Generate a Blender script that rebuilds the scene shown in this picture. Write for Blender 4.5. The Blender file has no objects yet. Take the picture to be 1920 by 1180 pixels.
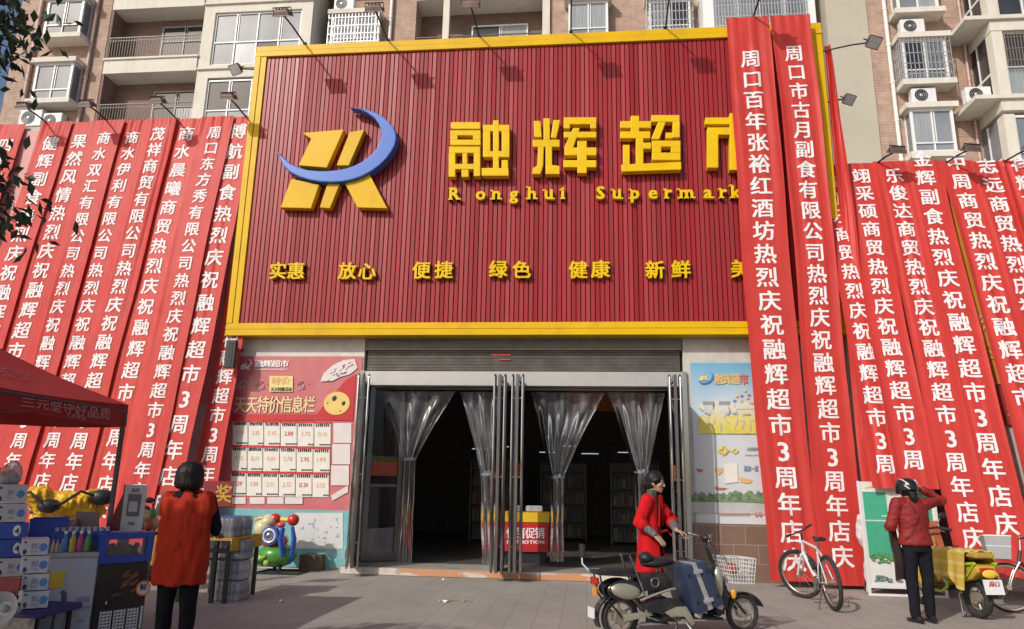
import bpy, bmesh, math, random
from mathutils import Vector, Matrix, Euler, noise
PI = math.pi
rnd = random.Random(7)
scene = bpy.context.scene

# ------------------------------------------------------------------ camera, sky, sun, exposure
CAM_F, CAM_YAW, CAM_PITCH, CAM_ROLL = 1372.4, 0.1027569, 0.2300824, -0.0187479
CAM_POS = Vector((0.0, -13.05, 1.48))
def _axes():
    cy, sy, cp, sp = math.cos(CAM_YAW), math.sin(CAM_YAW), math.cos(CAM_PITCH), math.sin(CAM_PITCH)
    F = Vector((-sy*cp, cy*cp, sp)); R = Vector((cy, sy, 0)); U = R.cross(F)
    c, s = math.cos(CAM_ROLL), math.sin(CAM_ROLL)
    return R*c-U*s, R*s+U*c, F
CR, CU, CF = _axes()
cam_data = bpy.data.cameras.new('camera'); cam = bpy.data.objects.new('camera', cam_data)
scene.collection.objects.link(cam)
cam_data.sensor_width = 36.0; cam_data.lens = CAM_F/1920*36.0
cam_data.clip_start = 0.05; cam_data.clip_end = 3000
M4 = Matrix((CR, CU, -CF)).transposed().to_4x4(); M4.translation = CAM_POS
cam.matrix_world = M4
scene.camera = cam
scene.render.resolution_x, scene.render.resolution_y = 1024, 629

SUN = Vector((-0.70, -1.0, 0.83)).normalized()            # towards the sun
world = bpy.data.worlds.new('World'); scene.world = world; world.use_nodes = True
wn = world.node_tree; bg = wn.nodes['Background']
sky = wn.nodes.new('ShaderNodeTexSky'); sky.sky_type = 'NISHITA'; sky.sun_disc = False
sky.sun_elevation = math.asin(SUN.z); sky.sun_rotation = math.atan2(SUN.x, SUN.y)
sky.air_density = 1.0; sky.dust_density = 3.5; sky.ozone_density = 1.5
wn.links.new(sky.outputs[0], bg.inputs[0]); bg.inputs[1].default_value = 0.125
sd = bpy.data.lights.new('sun', 'SUN'); sd.energy = 3.4; sd.angle = math.radians(0.6); sd.color = (1.0, 0.95, 0.885)
sun = bpy.data.objects.new('sun', sd); scene.collection.objects.link(sun)
sun.rotation_euler = SUN.to_track_quat('Z', 'Y').to_euler(); sun.location = (-20, -30, 40)
scene.view_settings.view_transform = 'Standard'; scene.view_settings.look = 'None'
scene.view_settings.exposure = -0.22; scene.view_settings.gamma = 1.0
scene.view_settings.use_curve_mapping = False
scene.cycles.max_bounces = 8; scene.cycles.transparent_max_bounces = 16
scene.cycles.sample_clamp_indirect = 4.0

def at(x, y, Y):
    """the point on the vertical plane at depth Y that stands at survey mark (x, y)"""
    d = CF + CR*((x-960)/CAM_F) - CU*((y-590)/CAM_F)
    return CAM_POS + d*((Y-CAM_POS.y)/d.y)
def gr(x, y, z=0.0):
    d = CF + CR*((x-960)/CAM_F) - CU*((y-590)/CAM_F)
    return CAM_POS + d*((z-CAM_POS.z)/d.z)

# ------------------------------------------------------------------ materials
def _new(name):
    m = bpy.data.materials.new(name); m.use_nodes = True
    return m, m.node_tree, m.node_tree.nodes['Principled BSDF']
def mat(name, col, rough=0.6, metal=0.0, var=0.12, scale=5.0, bump=0.0, bscale=40.0, spec=0.5, stretch=None, emit=None, trans=0.0, alpha=1.0, coat=0.0, dirt=None, dscale=1.5, damount=0.5, sss=0.0):
    m, t, b = _new(name)
    L = t.links.new
    tc = t.nodes.new('ShaderNodeTexCoord'); src = tc.outputs['Object']
    if stretch:
        mp = t.nodes.new('ShaderNodeMapping'); mp.inputs['Scale'].default_value = stretch
        L(src, mp.inputs[0]); src = mp.outputs[0]
    b.inputs['Roughness'].default_value = rough; b.inputs['Metallic'].default_value = metal
    b.inputs['Specular IOR Level'].default_value = spec
    b.inputs['Alpha'].default_value = alpha
    b.inputs['Transmission Weight'].default_value = trans
    b.inputs['Coat Weight'].default_value = coat
    n = t.nodes.new('ShaderNodeTexNoise'); n.inputs['Scale'].default_value = scale; n.inputs['Detail'].default_value = 6
    L(src, n.inputs[0])
    r = t.nodes.new('ShaderNodeValToRGB')
    r.color_ramp.elements[0].position = 0.3; r.color_ramp.elements[1].position = 0.7
    c = Vector(col)
    r.color_ramp.elements[0].color = (*(c*(1-var)), 1); r.color_ramp.elements[1].color = (*[min(1, x) for x in c*(1+var)], 1)
    L(n.outputs[0], r.inputs[0]); out = r.outputs[0]
    if dirt:
        n2 = t.nodes.new('ShaderNodeTexNoise'); n2.inputs['Scale'].default_value = dscale; n2.inputs['Detail'].default_value = 9
        n2.inputs['Roughness'].default_value = 0.7
        L(src, n2.inputs[0])
        r2 = t.nodes.new('ShaderNodeValToRGB'); r2.color_ramp.elements[0].position = 0.5; r2.color_ramp.elements[1].position = 0.72
        L(n2.outputs[0], r2.inputs[0])
        mm = t.nodes.new('ShaderNodeMath'); mm.operation = 'MULTIPLY'; mm.inputs[1].default_value = damount
        L(r2.outputs[0], mm.inputs[0])
        mx = t.nodes.new('ShaderNodeMixRGB'); mx.inputs[2].default_value = (*dirt, 1)
        L(mm.outputs[0], mx.inputs[0]); L(out, mx.inputs[1]); out = mx.outputs[0]
    L(out, b.inputs['Base Color'])
    if emit:
        b.inputs['Emission Color'].default_value = (*emit[0], 1); b.inputs['Emission Strength'].default_value = emit[1]
    if bump:
        nb = t.nodes.new('ShaderNodeTexNoise'); nb.inputs['Scale'].default_value = bscale; nb.inputs['Detail'].default_value = 4
        L(src, nb.inputs[0])
        bp = t.nodes.new('ShaderNodeBump'); bp.inputs['Strength'].default_value = bump; bp.inputs['Distance'].default_value = 0.02
        L(nb.outputs[0], bp.inputs['Height']); L(bp.outputs[0], b.inputs['Normal'])
    return m
def brickmat(name, c1, c2, mortar, bw, bh, ms=0.008, rough=0.8, axis='XZ', bump=0.3, stain=0.15, offset=0.5, fold=None, nscale=1.2, warp=0.0):
    m, t, b = _new(name); L = t.links.new
    tc = t.nodes.new('ShaderNodeTexCoord')
    mp = t.nodes.new('ShaderNodeMapping'); L(tc.outputs['Object'], mp.inputs[0])
    if axis == 'XZ': mp.inputs['Rotation'].default_value = (-PI/2, 0, 0)
    elif axis == 'YX': mp.inputs['Rotation'].default_value = (0, 0, PI/2)
    src = mp.outputs[0]
    if axis == 'XZ':
        sp = t.nodes.new('ShaderNodeSeparateXYZ'); L(tc.outputs['Object'], sp.inputs[0])
        ad = t.nodes.new('ShaderNodeMath'); ad.operation = 'ADD'; L(sp.outputs[0], ad.inputs[0]); L(sp.outputs[1], ad.inputs[1])
        cb = t.nodes.new('ShaderNodeCombineXYZ'); L(ad.outputs[0], cb.inputs[0]); L(sp.outputs[2], cb.inputs[1]); src = cb.outputs[0]
    br = t.nodes.new('ShaderNodeTexBrick'); L(src, br.inputs[0])
    br.offset = offset
    br.inputs['Color1'].default_value = (*c1, 1); br.inputs['Color2'].default_value = (*c2, 1); br.inputs['Mortar'].default_value = (*mortar, 1)
    br.inputs['Scale'].default_value = 1.0; br.inputs['Mortar Size'].default_value = ms; br.inputs['Mortar Smooth'].default_value = 0.3
    br.inputs['Brick Width'].default_value = bw; br.inputs['Row Height'].default_value = bh; br.inputs['Bias'].default_value = 0.0
    n = t.nodes.new('ShaderNodeTexNoise'); n.inputs['Scale'].default_value = nscale; n.inputs['Detail'].default_value = 8; n.inputs['Roughness'].default_value = 0.65
    L(tc.outputs['Object'], n.inputs[0])
    rp = t.nodes.new('ShaderNodeMapRange'); rp.inputs[1].default_value = 0.3; rp.inputs[2].default_value = 0.7; rp.inputs[3].default_value = 1-stain; rp.inputs[4].default_value = 1+stain
    L(n.outputs[0], rp.inputs[0])
    mx = t.nodes.new('ShaderNodeMixRGB'); mx.blend_type = 'MULTIPLY'; mx.inputs[0].default_value = 1
    L(br.outputs[0], mx.inputs[1]); L(rp.outputs[0], mx.inputs[2]); L(mx.outputs[0], b.inputs['Base Color'])
    b.inputs['Roughness'].default_value = rough
    bp = t.nodes.new('ShaderNodeBump'); bp.inputs['Strength'].default_value = bump; bp.inputs['Distance'].default_value = 0.01; bp.invert = True
    L(br.outputs['Fac'], bp.inputs['Height']); L(bp.outputs[0], b.inputs['Normal'])
    return m
def thinfilm(name, col, haze=0.18, rough=0.12):
    """clear PVC or window film: mostly see-through, glossy, slightly milky"""
    m, t, b = _new(name); L = t.links.new
    out = t.nodes['Material Output']
    tr = t.nodes.new('ShaderNodeBsdfTransparent'); tr.inputs[0].default_value = (0.93, 0.93, 0.94, 1)
    gl = t.nodes.new('ShaderNodeBsdfGlossy'); gl.inputs[0].default_value = (1, 1, 1, 1); gl.inputs[1].default_value = rough
    df = t.nodes.new('ShaderNodeBsdfDiffuse'); df.inputs[0].default_value = (*col, 1)
    tl = t.nodes.new('ShaderNodeBsdfTranslucent'); tl.inputs[0].default_value = (*col, 1)
    fr = t.nodes.new('ShaderNodeFresnel'); fr.inputs[0].default_value = 1.38
    m0 = t.nodes.new('ShaderNodeMixShader'); m0.inputs[0].default_value = 0.5; L(df.outputs[0], m0.inputs[1]); L(tl.outputs[0], m0.inputs[2])
    nz = t.nodes.new('ShaderNodeTexNoise'); nz.inputs['Scale'].default_value = 3.0; nz.inputs['Detail'].default_value = 5
    tc = t.nodes.new('ShaderNodeTexCoord'); mpp = t.nodes.new('ShaderNodeMapping'); mpp.inputs['Scale'].default_value = (4, 4, .6); L(tc.outputs['Object'], mpp.inputs[0]); L(mpp.outputs[0], nz.inputs[0])  # tall streaks put into the milky haze imitate highlights along folds
    mr = t.nodes.new('ShaderNodeMapRange'); mr.inputs[1].default_value = 0.3; mr.inputs[2].default_value = 0.75; mr.inputs[3].default_value = haze*0.3; mr.inputs[4].default_value = haze*1.6
    L(nz.outputs[0], mr.inputs[0])
    m1 = t.nodes.new('ShaderNodeMixShader'); L(mr.outputs[0], m1.inputs[0]); L(tr.outputs[0], m1.inputs[1]); L(m0.outputs[0], m1.inputs[2])
    m2 = t.nodes.new('ShaderNodeMixShader'); L(fr.outputs[0], m2.inputs[0]); L(m1.outputs[0], m2.inputs[1]); L(gl.outputs[0], m2.inputs[2])
    L(m2.outputs[0], out.inputs[0]); return m
def clothmat(name, col, rough=0.6, var=0.08, scale=3, transl=0.12, spec=0.4):
    """fabric that lets a little light through"""
    m = mat(name, col, rough, var=var, scale=scale, spec=spec, bump=0.08, bscale=160)
    t = m.node_tree; L = t.links.new; b = t.nodes['Principled BSDF']; out = t.nodes['Material Output']
    tl = t.nodes.new('ShaderNodeBsdfTranslucent'); L(b.inputs['Base Color'].links[0].from_socket, tl.inputs[0])
    mx = t.nodes.new('ShaderNodeMixShader'); mx.inputs[0].default_value = transl
    L(b.outputs[0], mx.inputs[1]); L(tl.outputs[0], mx.inputs[2]); L(mx.outputs[0], out.inputs[0])
    return m

# ------------------------------------------------------------------ mesh builder
def wloc(o):
    v = Vector(o.location); p = o.parent
    while p: v += Vector(p.location); p = p.parent
    return v
class MB:
    def __init__(s): s.v = []; s.f = []; s.mi = []; s.m = 0
    def add(s, vs, fs, m=None):
        b = len(s.v); s.v += [Vector(v) for v in vs]; s.f += [tuple(i+b for i in f) for f in fs]; s.mi += [s.m if m is None else m]*len(fs)
        return s
    def box(s, lo, hi, m=None, rot=None, piv=None):
        x0, y0, z0 = lo; x1, y1, z1 = hi
        vs = [Vector(p) for p in ((x0,y0,z0),(x1,y0,z0),(x1,y1,z0),(x0,y1,z0),(x0,y0,z1),(x1,y0,z1),(x1,y1,z1),(x0,y1,z1))]
        if rot is not None:
            c = Vector(piv) if piv is not None else (Vector(lo)+Vector(hi))/2
            vs = [c + rot @ (v-c) for v in vs]
        return s.add(vs, [(0,3,2,1),(4,5,6,7),(0,1,5,4),(1,2,6,5),(2,3,7,6),(3,0,4,7)], m)
    def cbox(s, c, d, m=None, rz=0.0, bev=0.0, rot=None):
        c = Vector(c); hx, hy, hz = d[0]/2, d[1]/2, d[2]/2
        R = rot if rot is not None else Matrix.Rotation(rz, 3, 'Z')
        if bev <= 0: return s.box((c.x-hx, c.y-hy, c.z-hz), (c.x+hx, c.y+hy, c.z+hz), m, R, c)
        # rounded box: bevelled octagon plan, chamfered top and bottom
        def ring(z, i):
            a, bb = hx-i, hy-i; e = min(bev, a*.9, bb*.9)
            return [(a-e,-bb,z),(a,-bb+e,z),(a,bb-e,z),(a-e,bb,z),(-a+e,bb,z),(-a,bb-e,z),(-a,-bb+e,z),(-a+e,-bb,z)]
        k = bev*.6
        rs = [ring(-hz, k), ring(-hz+k, 0), ring(hz-k, 0), ring(hz, k)]
        vs = [c + R @ Vector(p) for r in rs for p in r]; fs = []
        for j in range(3):
            for i in range(8): fs.append((j*8+i, j*8+(i+1)%8, j*8+8+(i+1)%8, j*8+8+i))
        fs.append(tuple(range(7, -1, -1))); fs.append(tuple(range(24, 32)))
        return s.add(vs, fs, m)
    def tube(s, pts, rad, n=8, m=None, closed=False, caps=True, flat=1.0):
        pts = [Vector(p) for p in pts]; N = len(pts)
        rad = list(rad) if hasattr(rad, '__len__') else [rad]*N
        up = None; vs = []
        for i, p in enumerate(pts):
            a = pts[(i-1) % N] if (closed or i > 0) else p; b = pts[(i+1) % N] if (closed or i < N-1) else p
            t = (b-a).normalized() if (b-a).length > 1e-9 else Vector((0,0,1))
            if up is None:
                up = Vector((0,0,1)) if abs(t.z) < .9 else Vector((1,0,0))
            u = (up - t*up.dot(t))
            if u.length < 1e-6: u = Vector((1,0,0)) - t*t.x
            u.normalize(); w = t.cross(u); up = u
            for k in range(n):
                an = 2*PI*k/n; vs.append(p + (u*math.cos(an)*flat + w*math.sin(an))*rad[i])
        fs = []
        for i in range(N if closed else N-1):
            for k in range(n):
                j = (i+1) % N; fs.append((i*n+k, i*n+(k+1) % n, j*n+(k+1) % n, j*n+k))
        if caps and not closed: fs += [tuple(range(n-1, -1, -1)), tuple((N-1)*n+k for k in range(n))]
        return s.add(vs, fs, m)
    def cyl(s, a, b, r, n=12, m=None): return s.tube([a, b], r, n, m)
    def torus(s, c, axis, R, r, n=32, k=8, m=None):
        c = Vector(c); a = Vector(axis).normalized(); u = a.orthogonal().normalized(); w = a.cross(u)
        return s.tube([c+(u*math.cos(2*PI*i/n)+w*math.sin(2*PI*i/n))*R for i in range(n)], r, k, m, closed=True)
    def ball(s, c, r, m=None, nu=14, nv=9, rot=None):
        c = Vector(c); r = Vector((r,r,r)) if not hasattr(r, '__len__') else Vector(r)
        vs = [Vector((0,0,1))]
        for j in range(1, nv):
            a = PI*j/nv
            for i in range(nu): b = 2*PI*i/nu; vs.append(Vector((math.sin(a)*math.cos(b), math.sin(a)*math.sin(b), math.cos(a))))
        vs.append(Vector((0,0,-1)))
        vs = [Vector((v.x*r.x, v.y*r.y, v.z*r.z)) for v in vs]
        if rot is not None: vs = [rot @ v for v in vs]
        fs = [(0, 1+i, 1+(i+1) % nu) for i in range(nu)]
        for j in range(nv-2):
            for i in range(nu): fs.append((1+j*nu+i, 1+(j+1)*nu+i, 1+(j+1)*nu+(i+1) % nu, 1+j*nu+(i+1) % nu))
        e = len(vs)-1; b0 = 1+(nv-2)*nu
        fs += [(e, b0+(i+1) % nu, b0+i) for i in range(nu)]
        return s.add([c+v for v in vs], fs, m)
    def lathe(s, prof, c=(0,0,0), n=16, m=None, rot=None):
        c = Vector(c); vs = []
        for r, z in prof:
            for i in range(n): a = 2*PI*i/n; vs.append(Vector((r*math.cos(a), r*math.sin(a), z)))
        if rot is not None: vs = [rot @ v for v in vs]
        fs = []
        for j in range(len(prof)-1):
            for i in range(n): fs.append((j*n+i, j*n+(i+1) % n, (j+1)*n+(i+1) % n, (j+1)*n+i))
        if prof[0][0] > 1e-4: fs.append(tuple(range(n-1, -1, -1)))
        if prof[-1][0] > 1e-4: fs.append(tuple((len(prof)-1)*n+i for i in range(n)))
        return s.add([c+v for v in vs], fs, m)
    def prism(s, poly, axis, d0, d1, m=None):
        """poly: list of (a, b). axis 'Y': (x,z) swept along y from d0 to d1; 'Z': (x,y); 'X': (y,z)"""
        P = {'Y': lambda a, b, d: (a, d, b), 'Z': lambda a, b, d: (a, b, d), 'X': lambda a, b, d: (d, a, b)}[axis]
        n = len(poly); vs = [P(a, b, d0) for a, b in poly]+[P(a, b, d1) for a, b in poly]
        return s.add(vs, [tuple(range(n)), tuple(range(2*n-1, n-1, -1))]+[(i, i+n, (i+1) % n+n, (i+1) % n) for i in range(n)], m)
    def grid(s, fn, nu, nv, m=None, closed=False):
        vs = [fn(i/(nu if closed else nu), j/nv) for j in range(nv+1) for i in range(nu+(0 if closed else 1))]
        w = nu if closed else nu+1
        fs = [(j*w+i, j*w+(i+1) % w, (j+1)*w+(i+1) % w, (j+1)*w+i) for j in range(nv) for i in range(nu)]
        return s.add(vs, fs, m)
    def xf(s, M):
        s.v = [M @ v for v in s.v]; return s
    def build(s, name, mats, parent=None, local=False, smooth=False, origin=None, bevel=0.0, angle=None, solid=0.0):
        me = bpy.data.meshes.new(name)
        off = Vector((0,0,0))
        if parent is not None and not local: off = wloc(parent)
        if origin is not None: off = Vector(origin)
        me.from_pydata([v-off for v in s.v], [], s.f)
        for m in (mats if isinstance(mats, (list, tuple)) else [mats]): me.materials.append(m)
        me.polygons.foreach_set('material_index', s.mi)
        bm = bmesh.new(); bm.from_mesh(me); bmesh.ops.recalc_face_normals(bm, faces=bm.faces)
        if bevel: bmesh.ops.bevel(bm, geom=[e for e in bm.edges if len(e.link_faces) == 2 and e.calc_face_angle(0) > .5], offset=bevel, segments=2, affect='EDGES', profile=.6)
        if solid: bmesh.ops.solidify(bm, geom=bm.faces, thickness=solid)
        bm.to_mesh(me); bm.free()
        if smooth:
            me.polygons.foreach_set('use_smooth', [True]*len(me.polygons))
            me.set_sharp_from_angle(angle=math.radians(angle or 40))
        o = bpy.data.objects.new(name, me); scene.collection.objects.link(o)
        if parent is not None: o.parent = parent
        elif origin is not None: o.location = origin
        return o
def tag(o, label=None, cat=None, group=None, kind=None):
    if label: o['label'] = label
    if cat: o['category'] = cat
    if group: o['group'] = group
    if kind: o['kind'] = kind
    return o
def thing(name, label, cat, loc=(0,0,0), rz=0.0, group=None):
    o = bpy.data.objects.new(name, None); scene.collection.objects.link(o); o.empty_display_size = .2
    o.location = loc; o.rotation_euler = (0, 0, rz)
    return tag(o, label, cat, group)
def copy_tree(o, parent=None):
    c = o.copy(); scene.collection.objects.link(c)
    if parent: c.parent = parent
    for ch in list(o.children): copy_tree(ch, c)
    return c

# ------------------------------------------------------------------ lettering
_gl = {}
def glyph(ch, bold=0.02, cut=0):
    """flat bold letter: the outline laid four times with a small shift; verts in em units centred on the em square (z steps keep the layers apart), faces, width"""
    k = (ch, bold, cut)
    if k in _gl: return _gl[k]
    c = bpy.data.curves.new('t', 'FONT'); c.body = ch; c.size = 1; c.resolution_u = 2
    o = bpy.data.objects.new('t', c); scene.collection.objects.link(o)
    dg = bpy.context.evaluated_depsgraph_get(); me = bpy.data.meshes.new_from_object(o.evaluated_get(dg))
    bm = bmesh.new(); bm.from_mesh(me)
    bmesh.ops.remove_doubles(bm, verts=bm.verts, dist=1e-5)
    xs = [v.co.x for v in bm.verts] or [0]
    cx = (min(xs)+max(xs))/2 if ord(ch) < 256 else 0.5
    bmesh.ops.translate(bm, verts=bm.verts, vec=(-cx, -0.37, 0))
    for i in range(1, cut):
        bmesh.ops.bisect_plane(bm, geom=bm.verts[:]+bm.edges[:]+bm.faces[:], plane_co=(i/cut-.5,0,0), plane_no=(1,0,0))
    bm.verts.index_update()
    v0 = [v.co.copy() for v in bm.verts]; f0 = [tuple(v.index for v in f.verts) for f in bm.faces]
    sh = ((-bold,-.6*bold),(bold,-.6*bold),(-bold,.6*bold),(bold,.6*bold)) if bold > .004 else ((0,0),)
    vs, fs = [], []
    for i, (dx, dy) in enumerate(sh):
        n = len(vs); vs += [Vector((v.x+dx, v.y+dy, i*.0007)) for v in v0]; fs += [tuple(j+n for j in f) for f in f0]
    r = (vs, fs, (max(xs)-min(xs))+2*bold)
    bm.free(); bpy.data.objects.remove(o); bpy.data.curves.remove(c); bpy.data.meshes.remove(me)
    _gl[k] = r; return r
def flat_text(mb, s, fn, size, bold=0.02, pitch=None, m=None, cut=0, sx=1.0, nrm=(0,-1,0)):
    """letters in a row; fn(a, b) -> 3-D point for a across, b up (metres), row centred at 0"""
    if pitch is None:
        w = [(size*.28 if ch == ' ' else (size if ord(ch) > 255 else glyph(ch, bold, cut)[2]*size+size*.07))*sx for ch in s]
    else: w = [pitch]*len(s)
    x = -sum(w)/2
    for ch, ww in zip(s, w):
        if ch != ' ':
            vs, fs, _ = glyph(ch, bold, cut)
            mb.add([Vector(fn(x+ww/2+v.x*size*sx, v.y*size))+Vector(nrm)*v.z for v in vs], fs, m)
        x += ww
def solid_glyph(mb, ch, c, size, depth, bold=0.02, sx=1.0, m=None, yface=None):
    """a raised letter facing -Y centred at c=(x,y,z); its back lies at y"""
    vs, fs, _ = glyph(ch, bold, 0)
    n = len(vs); c = Vector(c)
    A = [c+Vector((v.x*size*sx, -depth-v.z, v.y*size)) for v in vs]; B = [c+Vector((v.x*size*sx, 0, v.y*size)) for v in vs]
    ec = {}
    for f in fs:
        for i in range(len(f)): e = (f[i], f[(i+1) % len(f)]); ec[frozenset(e)] = None if frozenset(e) in ec else e
    side = [(e[0], e[1], e[1]+n, e[0]+n) for e in ec.values() if e]
    mb.add(A+B, list(fs)+side, m)
# ------------------------------------------------------------------ shared materials
white_plaster = mat('white_plaster', (0.66,0.64,0.60), .85, var=.06, bump=.15, dirt=(0.40,0.37,0.32), dscale=1.6, damount=.55)
grey_plaster = mat('grey_plaster', (0.52,0.50,0.47), .85, var=.08, bump=.15, dirt=(0.33,0.31,0.28), dscale=2.2, damount=.6)
cream = mat('cream_render', (0.66,0.62,0.54), .8, var=.05, bump=.1, dirt=(0.42,0.37,0.30), dscale=.8, damount=.45, stretch=(1,1,.35))
beige = mat('beige_render', (0.46,0.42,0.34), .85, var=.05, scale=1.2, bump=.12, dirt=(0.33,0.30,0.25), dscale=.6, damount=.4)
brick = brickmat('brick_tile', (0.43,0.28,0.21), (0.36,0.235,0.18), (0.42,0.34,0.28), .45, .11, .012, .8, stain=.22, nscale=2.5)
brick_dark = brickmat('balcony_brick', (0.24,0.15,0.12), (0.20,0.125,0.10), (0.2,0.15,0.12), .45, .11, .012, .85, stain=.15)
pvc_white = mat('white_window_frame', (0.78,0.78,0.77), .4, var=.03)
glass_pale = mat('window_glass', (0.20,0.22,0.245), .06, var=.25, scale=.9, spec=.8, stretch=(1,1,.6))  # pale base puts the reflected sky and curtains into the glass colour
glass_dark = mat('dark_window_glass', (0.035,0.035,0.04), .05, var=.4, scale=.8, spec=.7)
glass_net = mat('net_curtain_glass', (0.30,0.32,0.34), .12, var=.2, scale=9, spec=.6, stretch=(3,3,.12))
curtain = mat('curtain', (0.50,0.53,0.56), .8, var=.12, scale=9, stretch=(3,3,.1))
bar_steel = mat('galvanised_bar', (0.55,0.55,0.55), .4, metal=.6, var=.1)
rail_dark = mat('dark_rail', (0.10,0.085,0.075), .5, metal=.3, var=.2)
steel = mat('stainless_steel', (0.46,0.46,0.46), .14, metal=1, var=.12, scale=2, stretch=(1,1,.2))
steel_dull = mat('dull_steel', (0.20,0.195,0.19), .30, metal=.9, var=.15)
black_pl = mat('black_plastic', (0.018,0.018,0.02), .45, var=.2)
rubber = mat('rubber', (0.025,0.025,0.025), .8, var=.3, scale=20, dirt=(0.12,0.10,0.08), dscale=8, damount=.35)
white_pl = mat('white_plastic', (0.70,0.71,0.71), .4, var=.04)
grey_pl = mat('grey_plastic', (0.34,0.35,0.36), .5, var=.08)
white_ink = mat('white_ink', (0.82,0.81,0.80), .6, var=.02)
black_ink = mat('black_ink', (0.02,0.02,0.025), .6, var=.02)
red_ink = mat('red_ink', (0.62,0.03,0.02), .6, var=.05)
yellow_ink = mat('yellow_ink', (0.80,0.52,0.06), .6, var=.05)
blue_ink = mat('blue_ink', (0.05,0.12,0.45), .6, var=.05)
green_ink = mat('green_ink', (0.05,0.30,0.12), .6, var=.05)
orange_ink = mat('orange_ink', (0.80,0.23,0.04), .6, var=.1)
paper = mat('paper', (0.72,0.70,0.64), .8, var=.05, scale=8)

# ------------------------------------------------------------------ ground
def pavement():
    m = brickmat('paving', (0.315,0.290,0.255), (0.295,0.272,0.240), (0.20,0.185,0.162), .60, .30, .005, .82, axis='YX', bump=.15, stain=.16, nscale=.7)
    t = m.node_tree; L = t.links.new; b = t.nodes['Principled BSDF']
    src = b.inputs['Base Color'].links[0].from_socket
    n = t.nodes.new('ShaderNodeTexNoise'); n.inputs['Scale'].default_value = 7; n.inputs['Detail'].default_value = 10; n.inputs['Roughness'].default_value = .75
    tc = t.nodes.new('ShaderNodeTexCoord'); L(tc.outputs['Object'], n.inputs[0])
    r = t.nodes.new('ShaderNodeMapRange'); r.inputs[1].default_value = .55; r.inputs[2].default_value = .75; r.inputs[3].default_value = 0; r.inputs[4].default_value = .45
    L(n.outputs[0], r.inputs[0])
    mx = t.nodes.new('ShaderNodeMixRGB'); mx.inputs[2].default_value = (0.19,0.172,0.15,1)
    L(r.outputs[0], mx.inputs[0]); L(src, mx.inputs[1]); L(mx.outputs[0], b.inputs['Base Color'])
    return m
mb = MB(); mb.add([(-600,-600,0),(600,-600,0),(600,600,0),(-600,600,0)], [(0,1,2,3)])
tag(mb.build('ground', pavement()), kind='structure')

# ------------------------------------------------------------------ the shop's own building
shop = thing('supermarket_building', 'two storey supermarket block behind the banners, with white piers and wide dark doorway', 'building')
DX0, DX1, DZ = -4.07, 1.70, 3.21          # doorway
m = MB(); m.box((-30,0,0), (-6.72,.35,8.66)); m.box((-30,.35,0), (-29.7,10,8.66)); m.build('side_wall', grey_plaster, shop)
m = MB(); m.box((4.5,0,0), (26,.35,7.26)); m.box((25.7,.35,0), (26,10,7.26)); m.build('side_wall', grey_plaster, shop)
m = MB(); m.box((-6.72,.02,0), (DX0-.02,.35,4.1)); m.build('pier', white_plaster, shop)
m = MB(); m.box((DX1+.02,.02,0), (4.5,.35,4.1)); m.build('pier', grey_plaster, shop)
m = MB(); m.box((-6.72,.03,4.1), (4.5,.35,8.6)); m.build('upper_wall', grey_plaster, shop)
m = MB(); m.box((-29.7,.35,8.3), (-6.7,9.8,8.5)); m.box((-6.7,.35,8.3),(4.5,9.8,8.5)); m.box((4.5,.35,6.9), (25.7,9.8,7.1)); m.box((-30,9.8,0),(26,10,6.9)); m.build('roof', grey_plaster, shop)
tile_b = brickmat('brown_wall_tile', (0.20,0.125,0.09), (0.18,0.115,0.085), (0.30,0.24,0.20), .40, .30, .006, .35, bump=.2, stain=.12)
m = MB(); m.box((DX1+.05,-.03,0), (4.5,.018,.93)); m.build('wall_tile', tile_b, shop)
# roller shutter box, soffit and steel header over the doors
m = MB()
shm = mat('shutter_slats', (0.075,0.062,0.052), .5, metal=.2, var=.18, scale=3, dirt=(0.16,0.14,0.12), dscale=3, damount=.5)
for i in range(7): m.box((DX0+.03, .075+(.006 if i % 2 else 0), 3.52+i*.0565), (DX1-.03, .20, 3.52+i*.0565+.052))
m.build('shutter', shm, shop)
m = MB(); m.box((DX0,.0,3.93), (DX1,.2,4.09)); m.build('shutter_box', mat('soffit', (0.16,0.14,0.12), .6, var=.2), shop)
m = MB(); m.box((DX0,.03,3.905), (DX1,.2,3.925)); m.build('trim', mat('pale_trim', (0.42,0.41,0.33), .5), shop)
m = MB(); m.box((DX0,-.03,3.235), (DX1,.2,3.49)); m.build('header', mat('brushed_header', (0.50,0.49,0.47), .36, metal=.55, var=.1, scale=1.5, dirt=(.3,.29,.27), damount=.6), shop)
m = MB(); m.box((-1.72,.06,3.80), (-1.36,.074,3.825)); m.box((-1.56,.06,3.715), (-1.36,.074,3.735)); m.build('red_indicator', mat('red_strip', (0.65,0.06,0.03), .4), shop)
for xx in (DX0-.06, DX1-.02): m = MB(); m.box((xx,-.05,.13), (xx+.08,.2,3.5)); m.build('door_jamb', steel, shop)
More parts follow.
